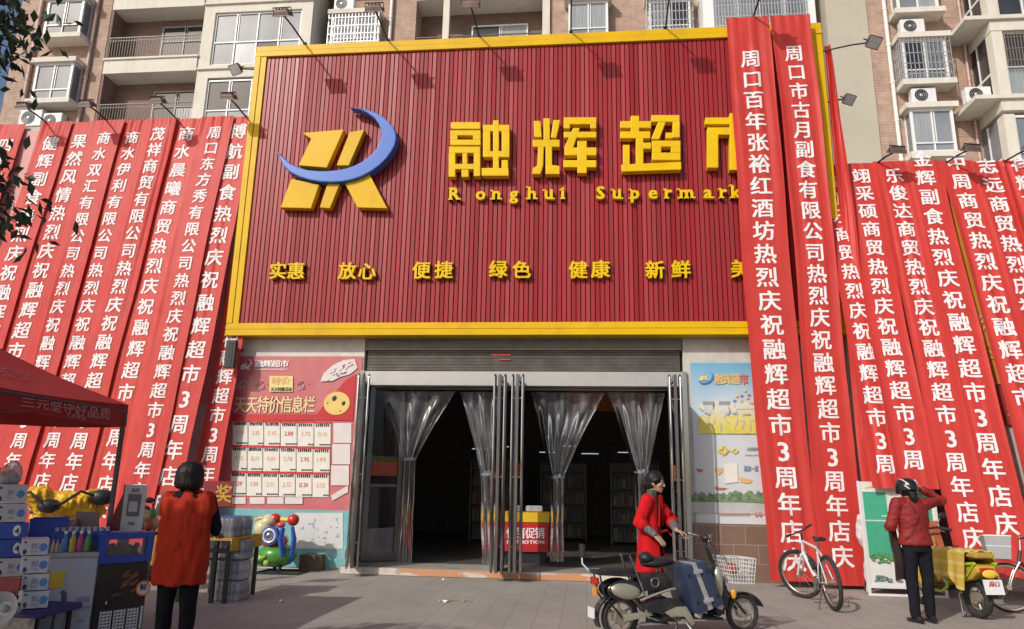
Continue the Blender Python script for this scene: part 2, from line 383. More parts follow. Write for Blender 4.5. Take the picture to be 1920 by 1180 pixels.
# threshold step with an advertising strip on its face
stp = mat('step_stone', (0.30,0.28,0.25), .7, var=.15)
m = MB(); m.box((DX0-.02,-.55,.004), (DX1+.1,.35,.125)); sobj = m.build('step', stp, shop)
def strip_mat():
    m, t, b = _new('step_advert'); L = t.links.new
    tc = t.nodes.new('ShaderNodeTexCoord'); mp = t.nodes.new('ShaderNodeMapping'); mp.inputs['Scale'].default_value = (.55, 1, 2.5); L(tc.outputs['Object'], mp.inputs[0])
    n = t.nodes.new('ShaderNodeTexNoise'); n.inputs['Scale'].default_value = 2.0; n.inputs['Detail'].default_value = 3; L(mp.outputs[0], n.inputs[0])
    r = t.nodes.new('ShaderNodeValToRGB'); e = r.color_ramp.elements
    e[0].position = .49; e[0].color = (.56,.25,.11,1); e[1].position = .53; e[1].color = (.58,.52,.46,1)
    L(n.outputs[0], r.inputs[0])
    n2 = t.nodes.new('ShaderNodeTexNoise'); n2.inputs['Scale'].default_value = 14; n2.inputs['Detail'].default_value = 8; L(tc.outputs['Object'], n2.inputs[0])
    r2 = t.nodes.new('ShaderNodeValToRGB'); r2.color_ramp.elements[0].position = .52; r2.color_ramp.elements[1].position = .70; L(n2.outputs[0], r2.inputs[0])
    mx = t.nodes.new('ShaderNodeMixRGB'); mx.inputs[2].default_value = (.36,.31,.27,1); L(r2.outputs[0], mx.inputs[0]); L(r.outputs[0], mx.inputs[1]); L(mx.outputs[0], b.inputs['Base Color'])
    b.inputs['Roughness'].default_value = .5; return m
m = MB(); m.box((DX0-.01,-.556,.012), (DX1+.09,-.551,.12)); m.build('advert_strip', strip_mat(), sobj)
# interior
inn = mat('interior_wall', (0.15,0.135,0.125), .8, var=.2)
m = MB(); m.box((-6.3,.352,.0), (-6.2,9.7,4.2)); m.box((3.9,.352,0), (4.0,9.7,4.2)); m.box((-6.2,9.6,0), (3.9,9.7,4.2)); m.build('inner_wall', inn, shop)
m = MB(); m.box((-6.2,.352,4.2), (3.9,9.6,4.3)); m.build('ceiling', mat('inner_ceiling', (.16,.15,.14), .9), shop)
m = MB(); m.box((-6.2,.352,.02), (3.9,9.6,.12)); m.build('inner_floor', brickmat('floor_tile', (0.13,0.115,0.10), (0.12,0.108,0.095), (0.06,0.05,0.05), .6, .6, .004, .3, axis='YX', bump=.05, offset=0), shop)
lampd = mat('dim_tube_lamp', (.8,.8,.8), emit=((.72,.82,1.0), .8))
lampm = mat('fill_tube_lamp', (.8,.8,.8), emit=((.85,.92,1.0), 6.0))  # for the bright high tubes, added to lift the dark interior
for x, y, z in ((-1.0,6.5,2.35), (.1,6.5,2.33), (-2.75,6.2,2.40), (-2.3,6.9,2.5), (1.05,6.6,2.38), (-.5,8,2.6), (-4.9,4.0,3.9), (2.9,4.0,3.9)):
    m = MB(); m.box((x-.22,y,z), (x+.22,y+.05,z+.018)); m.build('ceiling_or_fill_tube', lampm if z > 3 else lampd, shop); m = MB(); m.box((x-.008,y+.02,z+.018),(x+.008,y+.03,4.2)); m.build('tube_hanger', rail_dark, shop)
# orange hanging panel seen inside the right hand opening
m = MB(); m.box((-.45,4.5,3.25), (1.4,4.55,4.15)); m.build('hanging_panel', mat('inner_orange', (.40,.10,.02), .6, var=.2), shop)

# shelving, fridge and checkout inside
prod = [mat('goods_%s' % n, c, .5, var=.3, scale=20) for n, c in (('red',(.15,.05,.04)), ('yellow',(.17,.14,.07)), ('green',(.07,.10,.06)), ('blue',(.06,.07,.11)), ('white',(.20,.19,.18)))]
for k, (x, y) in enumerate(((-2.3,5.6), (-.6,6.8), (1.2,5.8))):
    t = thing('shelf_rack', ['tall dark goods rack standing deep inside the left doorway', 'tall dark goods rack deep inside, between the two doorways', 'tall dark goods rack standing deep inside the right doorway'][k], 'shelf', (x,y,.12), group='goods racks inside the shop')
    m = MB()
    for sx in (-.6,.57): m.box((x+sx,y,.12), (x+sx+.03,y+.4,2.1))
    for z in (.2,.62,1.04,1.46,1.88): m.box((x-.57,y,z), (x+.57,y+.4,z+.03))
    m.box((x-.57,y+.38,.2),(x+.57,y+.41,2.1)); m.build('rack_frame', mat('rack_grey', (.15,.15,.15), .5), t)
    m = MB()
    for z in (.235,.655,1.075,1.495):
        xx = x-.54
        while xx < x+.45:
            w = rnd.uniform(.07,.13); m.box((xx,y+.05,z), (xx+w,y+.3,z+rnd.uniform(.17,.31)), rnd.randrange(5)); xx += w+.012
    tag(m.build('packets', prod, t), kind='stuff')
fr = thing('glass_cabinet', 'white framed drinks cabinet with glass front just inside the left doorway', 'cabinet', (-4.3,1.2,.12), rz=math.radians(68))
m = MB(); m.cbox((.55,.25,.95), (1.3,.5,1.9), 0, bev=.02); m.build('cabinet_body', white_pl, fr, local=True)
m = MB(); m.box((.02,-.012,.5), (1.08,-.004,1.75)); m.build('glass_front', glass_dark, fr, local=True)
m = MB(); m.box((.02,-.02,1.77), (1.08,-.005,1.88)); m.build('header_strip', mat('lime_strip', (.35,.42,.05), .5), fr, local=True)

# ------------------------------------------------------------------ doors: steel leaves with long loop handles
door_glass = thinfilm('door_glass', (.10,.10,.10), .10, .03)
sticker_red = mat('red_sticker', (.42,.07,.04), .5, var=.1)
def door_leaf(x, y, rz, w=.98, z0=.14, z1=3.30, label=None, loops=True):
    R = Matrix.Translation((x,y,0)) @ Matrix.Rotation(rz, 4, 'Z')
    m = MB(); e = .09
    m.box((0,-.025,z0),(e,.025,z1)); m.box((w-e,-.025,z0),(w,.025,z1)); m.box((e,-.024,z1-.09),(w-e,.024,z1)); m.box((e,-.024,z0),(w-e,.024,z0+.14)); m.box((e,-.022,1.42),(w-e,.022,1.47))
    d = m.xf(R).build('door', steel_dull, shop, bevel=.004)
    if label: d['label'] = label
    g = MB(); g.box((e,-.006,z0+.14),(w-e,.006,1.42)); g.box((e,-.006,1.47),(w-e,.006,z1-.09)); g.xf(R).build('door_glass', door_glass, d)
    s = MB(); s.box((e+.01,-.011,1.62),(w-e-.01,.011,1.86)); s.xf(R).build('door_sticker', sticker_red, d)
    if loops:
        h = MB()
        for yy in (-.085,.085):
            pts = [(w-.16,yy,z0+.06+.05), (w-.16,yy,z1-.12)]
            loop = []
            for a in range(0,181,30): loop.append((w-.10+.06*math.cos(math.radians(a)), yy, z1-.06+.06*math.sin(math.radians(a))))
            for a in range(180,361,30): loop.append((w-.10+.06*math.cos(math.radians(a)), yy, z0+.06+.06*math.sin(math.radians(a))))
            h.tube(loop, .019, 8, closed=True)
            for zz in (z0+.4,1.62,z1-.4): h.cyl((w-.05,yy,zz),(w-.05,0,zz),.012,6)
        h.xf(R).build('handle', steel, d, smooth=True)
    return d
# the folding leaves are swung outwards; two stand edge-on in the middle
door_leaf(DX0+.06,-.05, math.radians(-75), .95, label='outermost left door leaf, swung open against the poster wall')
door_leaf(DX0+.12,.10, math.radians(38), .70, loops=False, label='left inner door leaf, folded into the shop')
door_leaf(-1.415,-.05, math.radians(-91), .95, label='left of the two door leaves standing edge-on in the middle')
door_leaf(-1.115,-.05, math.radians(-91), .95, label='right of the two door leaves standing edge-on in the middle')
door_leaf(DX1-.25,-.05, math.radians(-90), .95, label='right door leaf, swung open behind the woman in red')
m = MB(); m.box((-1.33,-.04,.13), (-1.20,.10,3.233)); m.build('door_post', steel_dull, shop, bevel=.006)

# ------------------------------------------------------------------ apartment block behind
AY = 12.0
apt = thing('apartment_building', 'brick apartment block with cream balconies rising behind the red shop sign', 'building', (0,AY,0))
ZB, ZT = 6.0, 27.0
m = MB(); m.box((-23.75,AY,ZB), (-19.62,22,ZT)); m.build('brick_wall', brick, apt)
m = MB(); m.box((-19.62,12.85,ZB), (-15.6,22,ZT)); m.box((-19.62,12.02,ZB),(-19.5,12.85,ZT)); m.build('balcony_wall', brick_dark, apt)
FL = [8.4, 11.45, 14.5, 17.53, 20.50, 23.5]
def slab(x0, x1, y0, y1, z0, z1, name='balcony_slab', mm=None):
    m = MB(); m.box((x0,y0,z0),(x1,y1,z1)); return m.build(name, mm or cream, apt)
def railing(x0, x1, y, z0, h=1.0, step=.115, mm=None):
    m = MB(); m.box((x0,y-.02,z0+h-.04),(x1,y+.02,z0+h)); m.box((x0,y-.015,z0+.05),(x1,y+.015,z0+.08)); m.box((x0,y-.012,z0+h-.17),(x1,y+.012,z0+h-.145))
    x = x0+.05
    while x < x1: m.box((x-.009,y-.009,z0+.08),(x+.009,y+.009,z0+h-.04)); x += step
    return m.build('balcony_railing', mm or rail_dark, apt)
def window(x0, x1, z0, z1, Y, cols=2, split=.72, fw=.06, gl=None, frame=None, dep=.08, cur=False, rows=True, mull=.045, open_last=False, to=None):
    """window frame with its panes; Y is the front face"""
    to = to or apt
    m = MB(); y0, y1 = Y, Y+dep
    m.box((x0,y0,z0),(x0+fw,y1,z1)); m.box((x1-fw,y0,z0),(x1,y1,z1)); m.box((x0+fw,y0,z1-fw),(x1-fw,y1,z1)); m.box((x0+fw,y0,z0),(x1-fw,y1,z0+fw))
    zs = z1-(z1-z0)*split
    if rows: m.box((x0+fw,y0+.002,zs-mull/2),(x1-fw,y1,zs+mull/2))
    for i in range(1, cols):
        xx = x0+(x1-x0)*i/cols
        m.box((xx-mull/2,y0+.004,z0+fw),(xx+mull/2,y1,z1-fw))
        if i % 2 and cols > 1: m.box((xx+mull/2+.05,y0+.02,zs+mull/2),(xx+mull/2+.08,y1,z1-fw))
    w = m.build('window', frame or pvc_white, to)
    g = MB(); xs = [x0+fw*.6]+[x0+(x1-x0)*i/cols for i in range(1, cols)]+[x1-fw*.6]
    for i in range(cols):
        for za, zb_ in ((z0+fw*.6,zs),(zs,z1-fw*.6)): g.box((xs[i]+.001,y1-.03,za+.001),(xs[i+1]-.001,y1-.02+rnd.uniform(-.004,.004),zb_-.001), rnd.choices((0,1,2),(6,2,2 if zb_ > zs+.01 else .5))[0])
    g.build('pane', [gl or glass_pale, glass_net, glass_dark], w)
    if cur:
        c = MB(); c.grid(lambda u, v: (x0+fw+(x1-x0-2*fw)*u, y1+.05+.03*math.sin(u*60), z0+fw+(zs-z0)*1.0*v), 60, 1); c.build('curtain', curtain, w)
    return w
def grille(x0, x1, z0, z1, Y, w, step=.13, hz=3, side=None, r=.012, mm=None):
    m = MB(); x = x0
    while x <= x1+.001: m.box((x-r,Y-r,z0),(x+r,Y+r,z1)); x += step
    for i in range(hz): zz = z0+(z1-z0)*(i+.5)/hz; m.box((x0,Y-2*r-.004,zz-r),(x1,Y-r-.003,zz+r))
    if side:
        y = Y
        for sx in (x0,x1):
            y = Y+step
            while y < side: m.box((sx-r,y-r,z0),(sx+r,y+r,z1)); y += step
            for i in range(hz): zz = z0+(z1-z0)*(i+.5)/hz; m.box((sx-r,Y,zz-r),(sx+r,side,zz+r))
    return m.build('security_grille', mm or bar_steel, w)
def bay(x0, x1, z0, z1, Yf, Yw, grl=False, split=.72, gl=None, top=True, cols=2):
    w = window(x0, x1, z0, z1, Yf, cols, split, gl=gl, fw=.09)
    for sx in (x0,x1-.06):
        s = MB(); s.box((sx,Yf+.08,z0),(sx+.06,Yw,z0+.06)); s.box((sx,Yf+.08,z1-.06),(sx+.06,Yw,z1)); s.box((sx,Yw-.08,z0+.06),(sx+.06,Yw,z1-.06)); s.build('side_frame', pvc_white, w)
        g = MB(); g.box((sx+.02,Yf+.08,z0+.06),(sx+.04,Yw-.08,z1-.06)); g.build('side_pane', gl or glass_pale, w)
    l = MB(); l.box((x0-.16,Yf-.14,z0-.20),(x1+.16,Yw,z0)); l.build('ledge', cream, w)
    if top: l = MB(); l.box((x0-.16,Yf-.14,z1),(x1+.16,Yw,z1+.20)); l.build('ledge', cream, w)
    if grl: grille(x0-.1, x1+.1, z0+.01, z1-.01, Yf-.09, w, .14, 4, side=Yw)
    return w
def pipe(x, y, mm, r=.07):
    m = MB(); m.cyl((x,y,ZB),(x,y,ZT),r,10)
    z = ZB+.8
    while z < ZT: m.cyl((x,y,z),(x,y,z+.09),r*1.25,10); m.box((x-.02,y,z+.02),(x+.02,y+.2,z+.06)); z += 1.5
    return m.build('drainpipe', mm, apt, smooth=True)
pipe_pink = mat('painted_pipe', (.50,.36,.31), .5, var=.1); pipe_white = mat('white_pipe', (.74,.71,.66), .4, var=.05)
# left stack of bay windows
for z0 in (16.15, 19.08, 22.0): bay(-22.05,-20.45,z0,z0+1.62,11.45,AY)
pipe(-20.25+.05, 11.9, pipe_pink); pipe(-22.75, 11.9, pipe_pink)
# left recessed balconies
for i, z in enumerate(FL):
    slab(-19.55,-15.55,11.96,12.85,z,z+.60); slab(-19.6,-15.5,11.9,12.12,z+.60,z+.68, 'balcony_kerb')
    if z > 12:
        railing(-19.5,-15.6,12.02,z+.68,1.0)
        window(-17.75,-15.75,z+.62,z+2.62,12.76,2,.36,gl=glass_dark,frame=mat('grey_frame',(.30,.28,.25),.5),cur=True)
# glazed tower
m = MB(); m.box((-15.5,11.99,ZB),(-15.02,13.5,ZT)); m.box((-11.35,11.99,ZB),(-10.9,15.5,ZT)); m.build('tower_wall', cream, apt)
side = mat('shaded_side_render', (.40,.38,.34), .8, var=.05)
for z in FL:
    slab(-15.02,-11.35,11.985,13.6,z-.38+.02,z+.22,'spandrel'); slab(-15.5,-10.86,11.9,12.0,z+.0,z+.07,'string_course')
    if z > 10: window(-15.02,-11.35,z+.22,z+2.60,12.06,4,.56,fw=.06,gl=glass_pale if z < 19.9 else glass_pale)
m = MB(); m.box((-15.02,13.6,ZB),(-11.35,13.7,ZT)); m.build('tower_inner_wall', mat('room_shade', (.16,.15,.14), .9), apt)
# recessed middle block
MY = 13.2
m = MB(); m.box((-10.9,MY+1.2,ZB),(-10.5,22,ZT)); m.box((-10.5,MY,ZB),(-6.95,22,ZT)); m.build('brick_wall', brick, apt)
m = MB(); m.box((-1.35,MY,ZB),(4.5,22,ZT)); m.build('brick_wall', brick, apt)
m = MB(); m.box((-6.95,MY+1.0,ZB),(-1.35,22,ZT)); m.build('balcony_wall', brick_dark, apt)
for z in (17.8, 20.85+.25, 24): slab(-6.95,-1.35,MY-.1,MY+1.0,z,z+.55)
railing(-6.9,-1.4,MY-.02,18.35,1.05); railing(-6.9,-1.4,MY-.02,21.65,1.05)
m = MB()
m.box((-5.78,MY-.14,ZB),(-5.52,MY+.1,ZT)); m.build('balcony_column', cream, apt)
m = MB(); m.box((-1.68,MY-.14,ZB),(-1.38,MY+.1,ZT)); m.build('balcony_column', cream, apt)
window(-4.75,-2.35,18.4,20.5,MY+.92,2,.34,gl=glass_dark,cur=True)
bay(-10.35,-8.45,18.75,20.28,MY-.5,MY,True); bay(-.62,.95,18.75,20.42,MY-.45,MY); bay(2.55,4.15,18.7,20.28,MY-.5,MY,True)
bay(-10.35,-8.45,22.0,23.5,MY-.5,MY,True); bay(-.62,.95,22.0,23.4,MY-.45,MY); bay(2.55,4.15,22.0,23.5,MY-.5,MY,True)
pipe(-7.98, MY-.12, pipe_white)
m = MB(); m.box((4.5,11.99,ZB),(4.9,14,ZT)); m.box((8.35,11.99,ZB),(8.62,14,ZT)); m.build('tower_wall', pvc_white, apt)
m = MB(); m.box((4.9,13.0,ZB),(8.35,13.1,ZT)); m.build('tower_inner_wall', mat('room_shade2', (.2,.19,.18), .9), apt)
for z in (17.4, 20.5, 23.5):
    slab(4.9,8.35,11.985,13,z-.3,z+.2,'spandrel'); w = window(4.9,8.35,z+.2,z+2.7,12.08,4,.6); grille(4.95,8.3,z+.22,z+2.65,11.92,w,.115,5,r=.014)
# recess and beige gable
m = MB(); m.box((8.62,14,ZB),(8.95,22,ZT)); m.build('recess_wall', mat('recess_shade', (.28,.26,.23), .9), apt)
m = MB(); m.box((8.95,11.9,ZB),(10.4,22,ZT)); m.build('gable_wall', beige, apt)
m = MB(); m.box((10.4,11.95,ZB),(22,22,ZT)); m.build('brick_wall', brick, apt)
pipe(11.02, 11.85, pipe_white); pipe(13.62, 11.85, pipe_pink, .05)
bay(11.3,12.72,12.9,14.55,11.45,11.95,False,.78); bay(11.3,12.78,15.65,17.3,11.45,11.95,True,.74); bay(11.3,12.72,18.5,20.2,11.45,11.95,False,.7)
# right hand projecting tower with glazed sides
TX, TYF = 13.05+.75, 10.5
for z in (11.3, 14.42, 17.40, 20.4):
    m = MB(); m.box((TX-.85,TYF-.1,z-.12),(22,11.95,z+.02)); m.build('tower_slab', cream, apt)
    m = MB(); m.box((TX-.02,TYF,z-.52),(22,11.93,z-.125)); m.build('spandrel', cream, apt)
    m = MB(); m.box((TX,TYF+.02,z+.02),(TX+.35,TYF+.4,z+2.47)); m.build('tower_post', cream, apt)
    w = window(TX+.35,TX+2.9,z+.06,z+2.47,TYF+.12,3,.55,gl=glass_dark if z > 14 else glass_pale,fw=.08)
    if z > 14: grille(TX+.4,TX+2.9,z+1.1,z+2.4,TYF+.0,w,.10,3,r=.012,mm=mat('brown_bar',(.2,.16,.13),.5))
    m = MB(); m.box((TX,TYF+.4,z+.02),(TX+.06,11.93,z+.1)); m.box((TX,TYF+.4,z+1.0),(TX+.06,11.93,z+1.08)); m.box((TX,TYF+1.0,z+.1),(TX+.06,TYF+1.06,z+1.0)); m.box((TX,TYF+1.0,z+1.08),(TX+.06,TYF+1.06,z+2.47)); sw = m.build('window', pvc_white, apt)
    g = MB(); g.box((TX+.025,TYF+.4,z+.1),(TX+.035,11.93,z+2.47)); g.build('pane', glass_dark if z > 14 else glass_pale, sw)
# air conditioners
def aircon(x, y, z, lab, w=.82, h=.56, dep=.3):
    t = thing('air_conditioner', lab, 'air conditioner', (x,y,z), group='air conditioners on the apartment block')
    m = MB(); m.cbox((x,y,z+h/2+.03), (w,dep,h), bev=.02); m.box((x-w*.4,y-.1,z),(x-w*.3,y+.1,z+.04)); m.box((x+w*.3,y-.1,z),(x+w*.4,y+.1,z+.04)); m.build('casing', white_pl, t)
    m = MB(); m.cyl((x-.1,y-dep/2-.004,z+h/2+.03),(x-.1,y-dep/2+.02,z+h/2+.03),h*.40,24); m.build('fan_opening', black_pl, t)
    m = MB()
    for k in range(1,5): m.torus((x-.1,y-dep/2-.012,z+h/2+.03),(0,1,0),h*.1*k,.006,24,5)
    m.ball((x-.1,y-dep/2-.012,z+h/2+.03),(.06,.02,.06)); m.build('fan_guard', bar_steel, t)
    return t
aircon(11.75,11.6,17.52,'white air conditioner on the ledge above the barred bay window at right'); aircon(11.85,11.6,14.77,'white air conditioner between the two right-hand bay windows')
aircon(-22.0,11.7,15.05,'grey-fronted air conditioner at the building corner, under the left bay window',.95,.72); aircon(-21.1,11.75,14.95,'second air conditioner in from the building corner, under the left bay window',.8,.66)
aircon(-9.9,MY-.35,20.5,'white air conditioner on the ledge just above the red sign',.85,.6); aircon(13.38,11.1,14.46,'white air conditioner on the cream slab beside the barred glazed balcony')
m = MB(); m.box((-44,26,0),(-27,40,16.0)); m.box((-44.2,25.8,15.2),(-26.8,40.2,15.5)); m.box((-44.1,25.9,16.0),(-26.9,40.1,16.25))
o = m.build('distant_building', cream, origin=(-35,30,0)); tag(o, 'pale distant building edge at far left beyond the brick block', 'building')
# ------------------------------------------------------------------ the big shop sign
SX0, SX1, SZ0, SZ1, SY = -6.68, 4.47, 4.11, 10.15, -0.25
sign = thing('shop_sign', 'huge red ribbed shop sign with yellow frame, yellow raised characters and blue crescent emblem', 'sign', ((SX0+SX1)/2, SY, SZ0))
sign_red = mat('sign_red_metal', (0.30,0.012,0.017), .42, var=.08, scale=1.2, spec=.4, stretch=(1.6,1,.10), dirt=(0.20,0.03,0.032), dscale=2.2, damount=.7)
sign_red2 = mat('sign_red_metal_tilt_lit', (0.33,0.020,0.026), .44, var=.08, scale=1.2, spec=.4, stretch=(1.6,1,.10))  # lighter red imitates slats whose tilt catches more light
sign_red3 = mat('sign_red_metal_tilt_dim', (0.26,0.010,0.014), .40, var=.08, scale=1.2, spec=.4, stretch=(1.6,1,.10))  # darker red imitates slats tilted away from the light
groove = mat('sign_groove', (0.05,0.008,0.008), .8)
sign_yel = mat('sign_yellow', (0.68,0.415,0.002), .42, spec=.22, var=.06, scale=1.5, dirt=(0.40,0.24,0.03), dscale=2.5, damount=.4)
sign_lemon = mat('letter_yellow', (0.74,0.475,0.002), .38, spec=.22, var=.05, scale=2, dirt=(0.52,0.33,0.03), dscale=5, damount=.45)
sign_blue = mat('emblem_blue', (0.045,0.145,0.52), .3, var=.05, scale=2)
m = MB(); FW = .235
x = SX0+FW; k = 0
m.box((SX0+.05,SY+.03,SZ0+.05),(SX1-.05,-.005,SZ1-.05),3)
while x < SX1-FW:
    w = min(.086, SX1-FW-x); t0, t1 = rnd.uniform(-.0022,.0022), rnd.uniform(-.0022,.0022)
    a, b, z0, z1 = x+.004, x+w-.004, SZ0+FW, SZ1-FW
    mi = rnd.choices((0,1,2),(6,2,2))[0]; y = SY
    vs = []
    for z in (z0, (z0+z1)/2, z1):
        q = rnd.uniform(-.0018,.0018)
        vs += [(a,y+.022,z),(a+.006,y+t0+q,z),(b-.006,y-t0+q,z),(b,y+.022,z)]
    m.add(vs, [(i+j*4,i+1+j*4,i+5+j*4,i+4+j*4) for j in range(2) for i in range(3)], mi)
    x += w; k += 1
m.build('ribbed_panel', [sign_red, sign_red2, sign_red3, groove], sign)
def frame_bar(lo, hi, axis, n=2):
    m = MB(); lo, hi = list(lo), list(hi); a = {'x':0,'z':2}[axis]; L = hi[a]-lo[a]
    for i in range(n):
        l, h = lo[:], hi[:]; l[a] = lo[a]+L*i/n+(.004 if i else 0); h[a] = lo[a]+L*(i+1)/n-(.004 if i < n-1 else 0)
        if i == 1: l[1] += .012
        m.box(l, h)
    return m.build('frame', sign_yel, sign, bevel=.006)
frame_bar((SX0,SY-.05,SZ1-FW),(SX1,0,SZ1),'z'); frame_bar((SX0,SY-.05,SZ0),(SX1,0,SZ0+FW),'z')
frame_bar((SX0,SY-.047,SZ0+FW),(SX0+FW,0,SZ1-FW),'x'); frame_bar((SX1-FW,SY-.047,SZ0+FW),(SX1,0,SZ1-FW),'x')
m = MB()
for x in (-5.5,-2.8,-.1,2.6): m.tube([(x,.02,9.9),(x,1.6,8.5)],.04,6); m.tube([(x,.02,8.7),(x,.02,10.0)],.04,6)
m.build('back_brace', steel_dull, sign)
def traced(polys, ox, oy, sc, Yf, Yb, name, mm, bev=.012, jitter=.0011):
    m = MB()
    for i, p in enumerate(polys):
        if len(p) == 2: (a, b), (c, d) = p; p = [(a,b),(c,b),(c,d),(a,d)]
        q = [at(ox+u/sc, oy+v/sc, Yf) for u, v in p]
        m.prism([(v.x, v.z) for v in q], 'Y', Yf-jitter*(i % 9), Yb)
    return m.build(name, mm, sign, bevel=bev)
Yf, Yb = -.42, -.262
rong = [[(78,152),(250,192)],[(75,200),(252,230)],[(75,254),(252,287)],[(75,229),(118,255)],[(207,229),(252,255)],[(68,295),(250,333)],[(66,332),(105,472)],[(212,332),(250,468)],[(104,396),(213,428)],[(140,427),(182,472)],[(146,332),(174,397)],
        [(265,168),(420,206)],[(265,205),(308,356)],[(374,205),(420,356)],[(265,322),(420,357)],[(324,142),(358,424)],[(258,420),(415,466)],[(374,374),(412,424)]]
hui = [[(560,145),(600,145),(608,240),(565,240)],[(618,130),(655,130),(655,257),(618,257)],[(676,140),(716,140),(692,244),(660,244)],[(555,255),(712,297)],[(586,296),(620,296),(616,402),(600,456),(552,456),(556,420),(582,405)],[(630,296),(668,296),(668,402),(712,408),(712,456),(630,456)],
       [(736,125),(926,166)],[(736,165),(772,190)],[(890,165),(926,190)],[(736,208),(926,243)],[(790,186),(830,186),(790,303),(738,303)],[(740,300),(926,346)],[(734,374),(926,416)],[(815,262),(870,450)]]
chao = [[(1065,146),(1245,186)],[(1126,115),(1176,247)],[(1065,206),(1240,247)],[(1156,246),(1200,400)],[(1082,285),(1120,402)],[(1199,272),(1246,308)],[(1070,400),(1150,396),(1420,384),(1420,430),(1075,442)],
        [(1246,112),(1410,152)],[(1370,151),(1412,243)],[(1330,213),(1371,247)],[(1285,151),(1330,151),(1292,252),(1245,252)],[(1250,260),(1416,296)],[(1250,330),(1416,374)],[(1250,295),(1304,331)],[(1360,295),(1416,331)]]
shi = [[(1560,125),(1890,165)],[(1572,183),(1884,226)],[(1572,225),(1636,418)],[(1702,100),(1746,432)],[(1818,225),(1884,415)]]
for p in (rong, hui, chao, shi): traced(p, 820, 180, 3.105, Yf, Yb, 'raised_character', sign_lemon)
emb = [[(268,215),(512,195),(412,418),(247,405),(320,250)],[(545,210),(632,195),(540,405),(468,405)],[(205,483),(368,515),(320,655),(142,650)],[(415,512),(488,512),(430,655),(370,650)],[(660,455),(765,655),(590,650),(517,510),(590,490)]]
for p in emb: traced([p], 480, 180, 3.105, Yf, Yb, 'emblem_stroke', sign_yel)
cres = [(122,315),(135,360),(160,408),(200,445),(250,470),(310,489),(380,500),(440,502),(500,499),(560,487),(610,470),(668,440),(720,402),(760,362),(790,320),(808,285),(816,245),(813,215),(800,185),(775,150),(740,120),(700,98),(650,80),(600,69),(545,65),
        (600,78),(650,100),(690,130),(715,165),(727,200),(729,230),(722,262),(710,292),(690,322),(660,352),(620,382),(575,404),(530,420),(475,431),(420,436),(360,436),(300,430),(248,416),(200,395),(150,350)]
traced([cres], 480, 180, 3.105, -.50, Yb, 'emblem_crescent', sign_blue, bev=.02)
def raised(chs, pts, size, bold, depth, name='raised_character', sx=1.0, serif=False):
    for ch, (px, py) in zip(chs, pts):
        c = at(px, py, SY-.012-depth); c.y = SY-.012
        m = MB(); solid_glyph(m, ch, c, size, depth, bold, sx)
        if serif:
            vs, _, w = glyph(ch, bold); ys = [v.y for v in vs]; xs = [v.x for v in vs]
            lo = c.z+(min(ys) if ch not in 'gp' else -.37-.02)*size
            feet = {'R':(-.22,.24),'n':(-.2,.2),'h':(-.2,.2),'u':(.2,),'i':(0,),'p':(-.2,),'r':(-.1,),'m':(-.34,0,.34),'k':(-.18,.2),'a':(.2,),'t':()}.get(ch, ())
            for fx in feet: m.box((c.x+(fx-.13)*size*sx, c.y-depth-.002, lo), (c.x+(fx+.13)*size*sx, c.y, lo+.085*size))
            tops = {'n':(-.25,),'h':(-.25,),'u':(-.25,.14),'i':(-.1,),'p':(-.25,),'r':(-.18,),'m':(-.42,),'k':(-.25,),'R':(-.25,)}.get(ch, ())
            hi = c.z+((.175 if ch in 'nuiprm' else (.37 if ch in 'hk' else .325)))*size
            for fx in tops: m.box((c.x+(fx-.08)*size*sx, c.y-depth-.003, hi-.075*size), (c.x+(fx+.08)*size*sx, c.y, hi))
        m.build(name, sign_lemon, sign)
raised('实惠放心便捷绿色健康新鲜美味', [(521,508),(555,508),(651,508),(688,509),(790,507),(832,506),(934,505),(978,506),(1084,506),(1126,505),(1228,506),(1277,505),(1389,504),(1432,504)], .345, .026, .085)
lat = 'RonghuiSupermarket'; lx = [100,252,343,445,550,648,730,950,1045,1150,1255,1345,1450,1575,1665,1738,1810,1870]
raised(lat, [(820+a/3.105, 180+(566-i*.8)/3.105) for i, a in enumerate(lx)], .34, .034, .085, sx=1.0, serif=True)

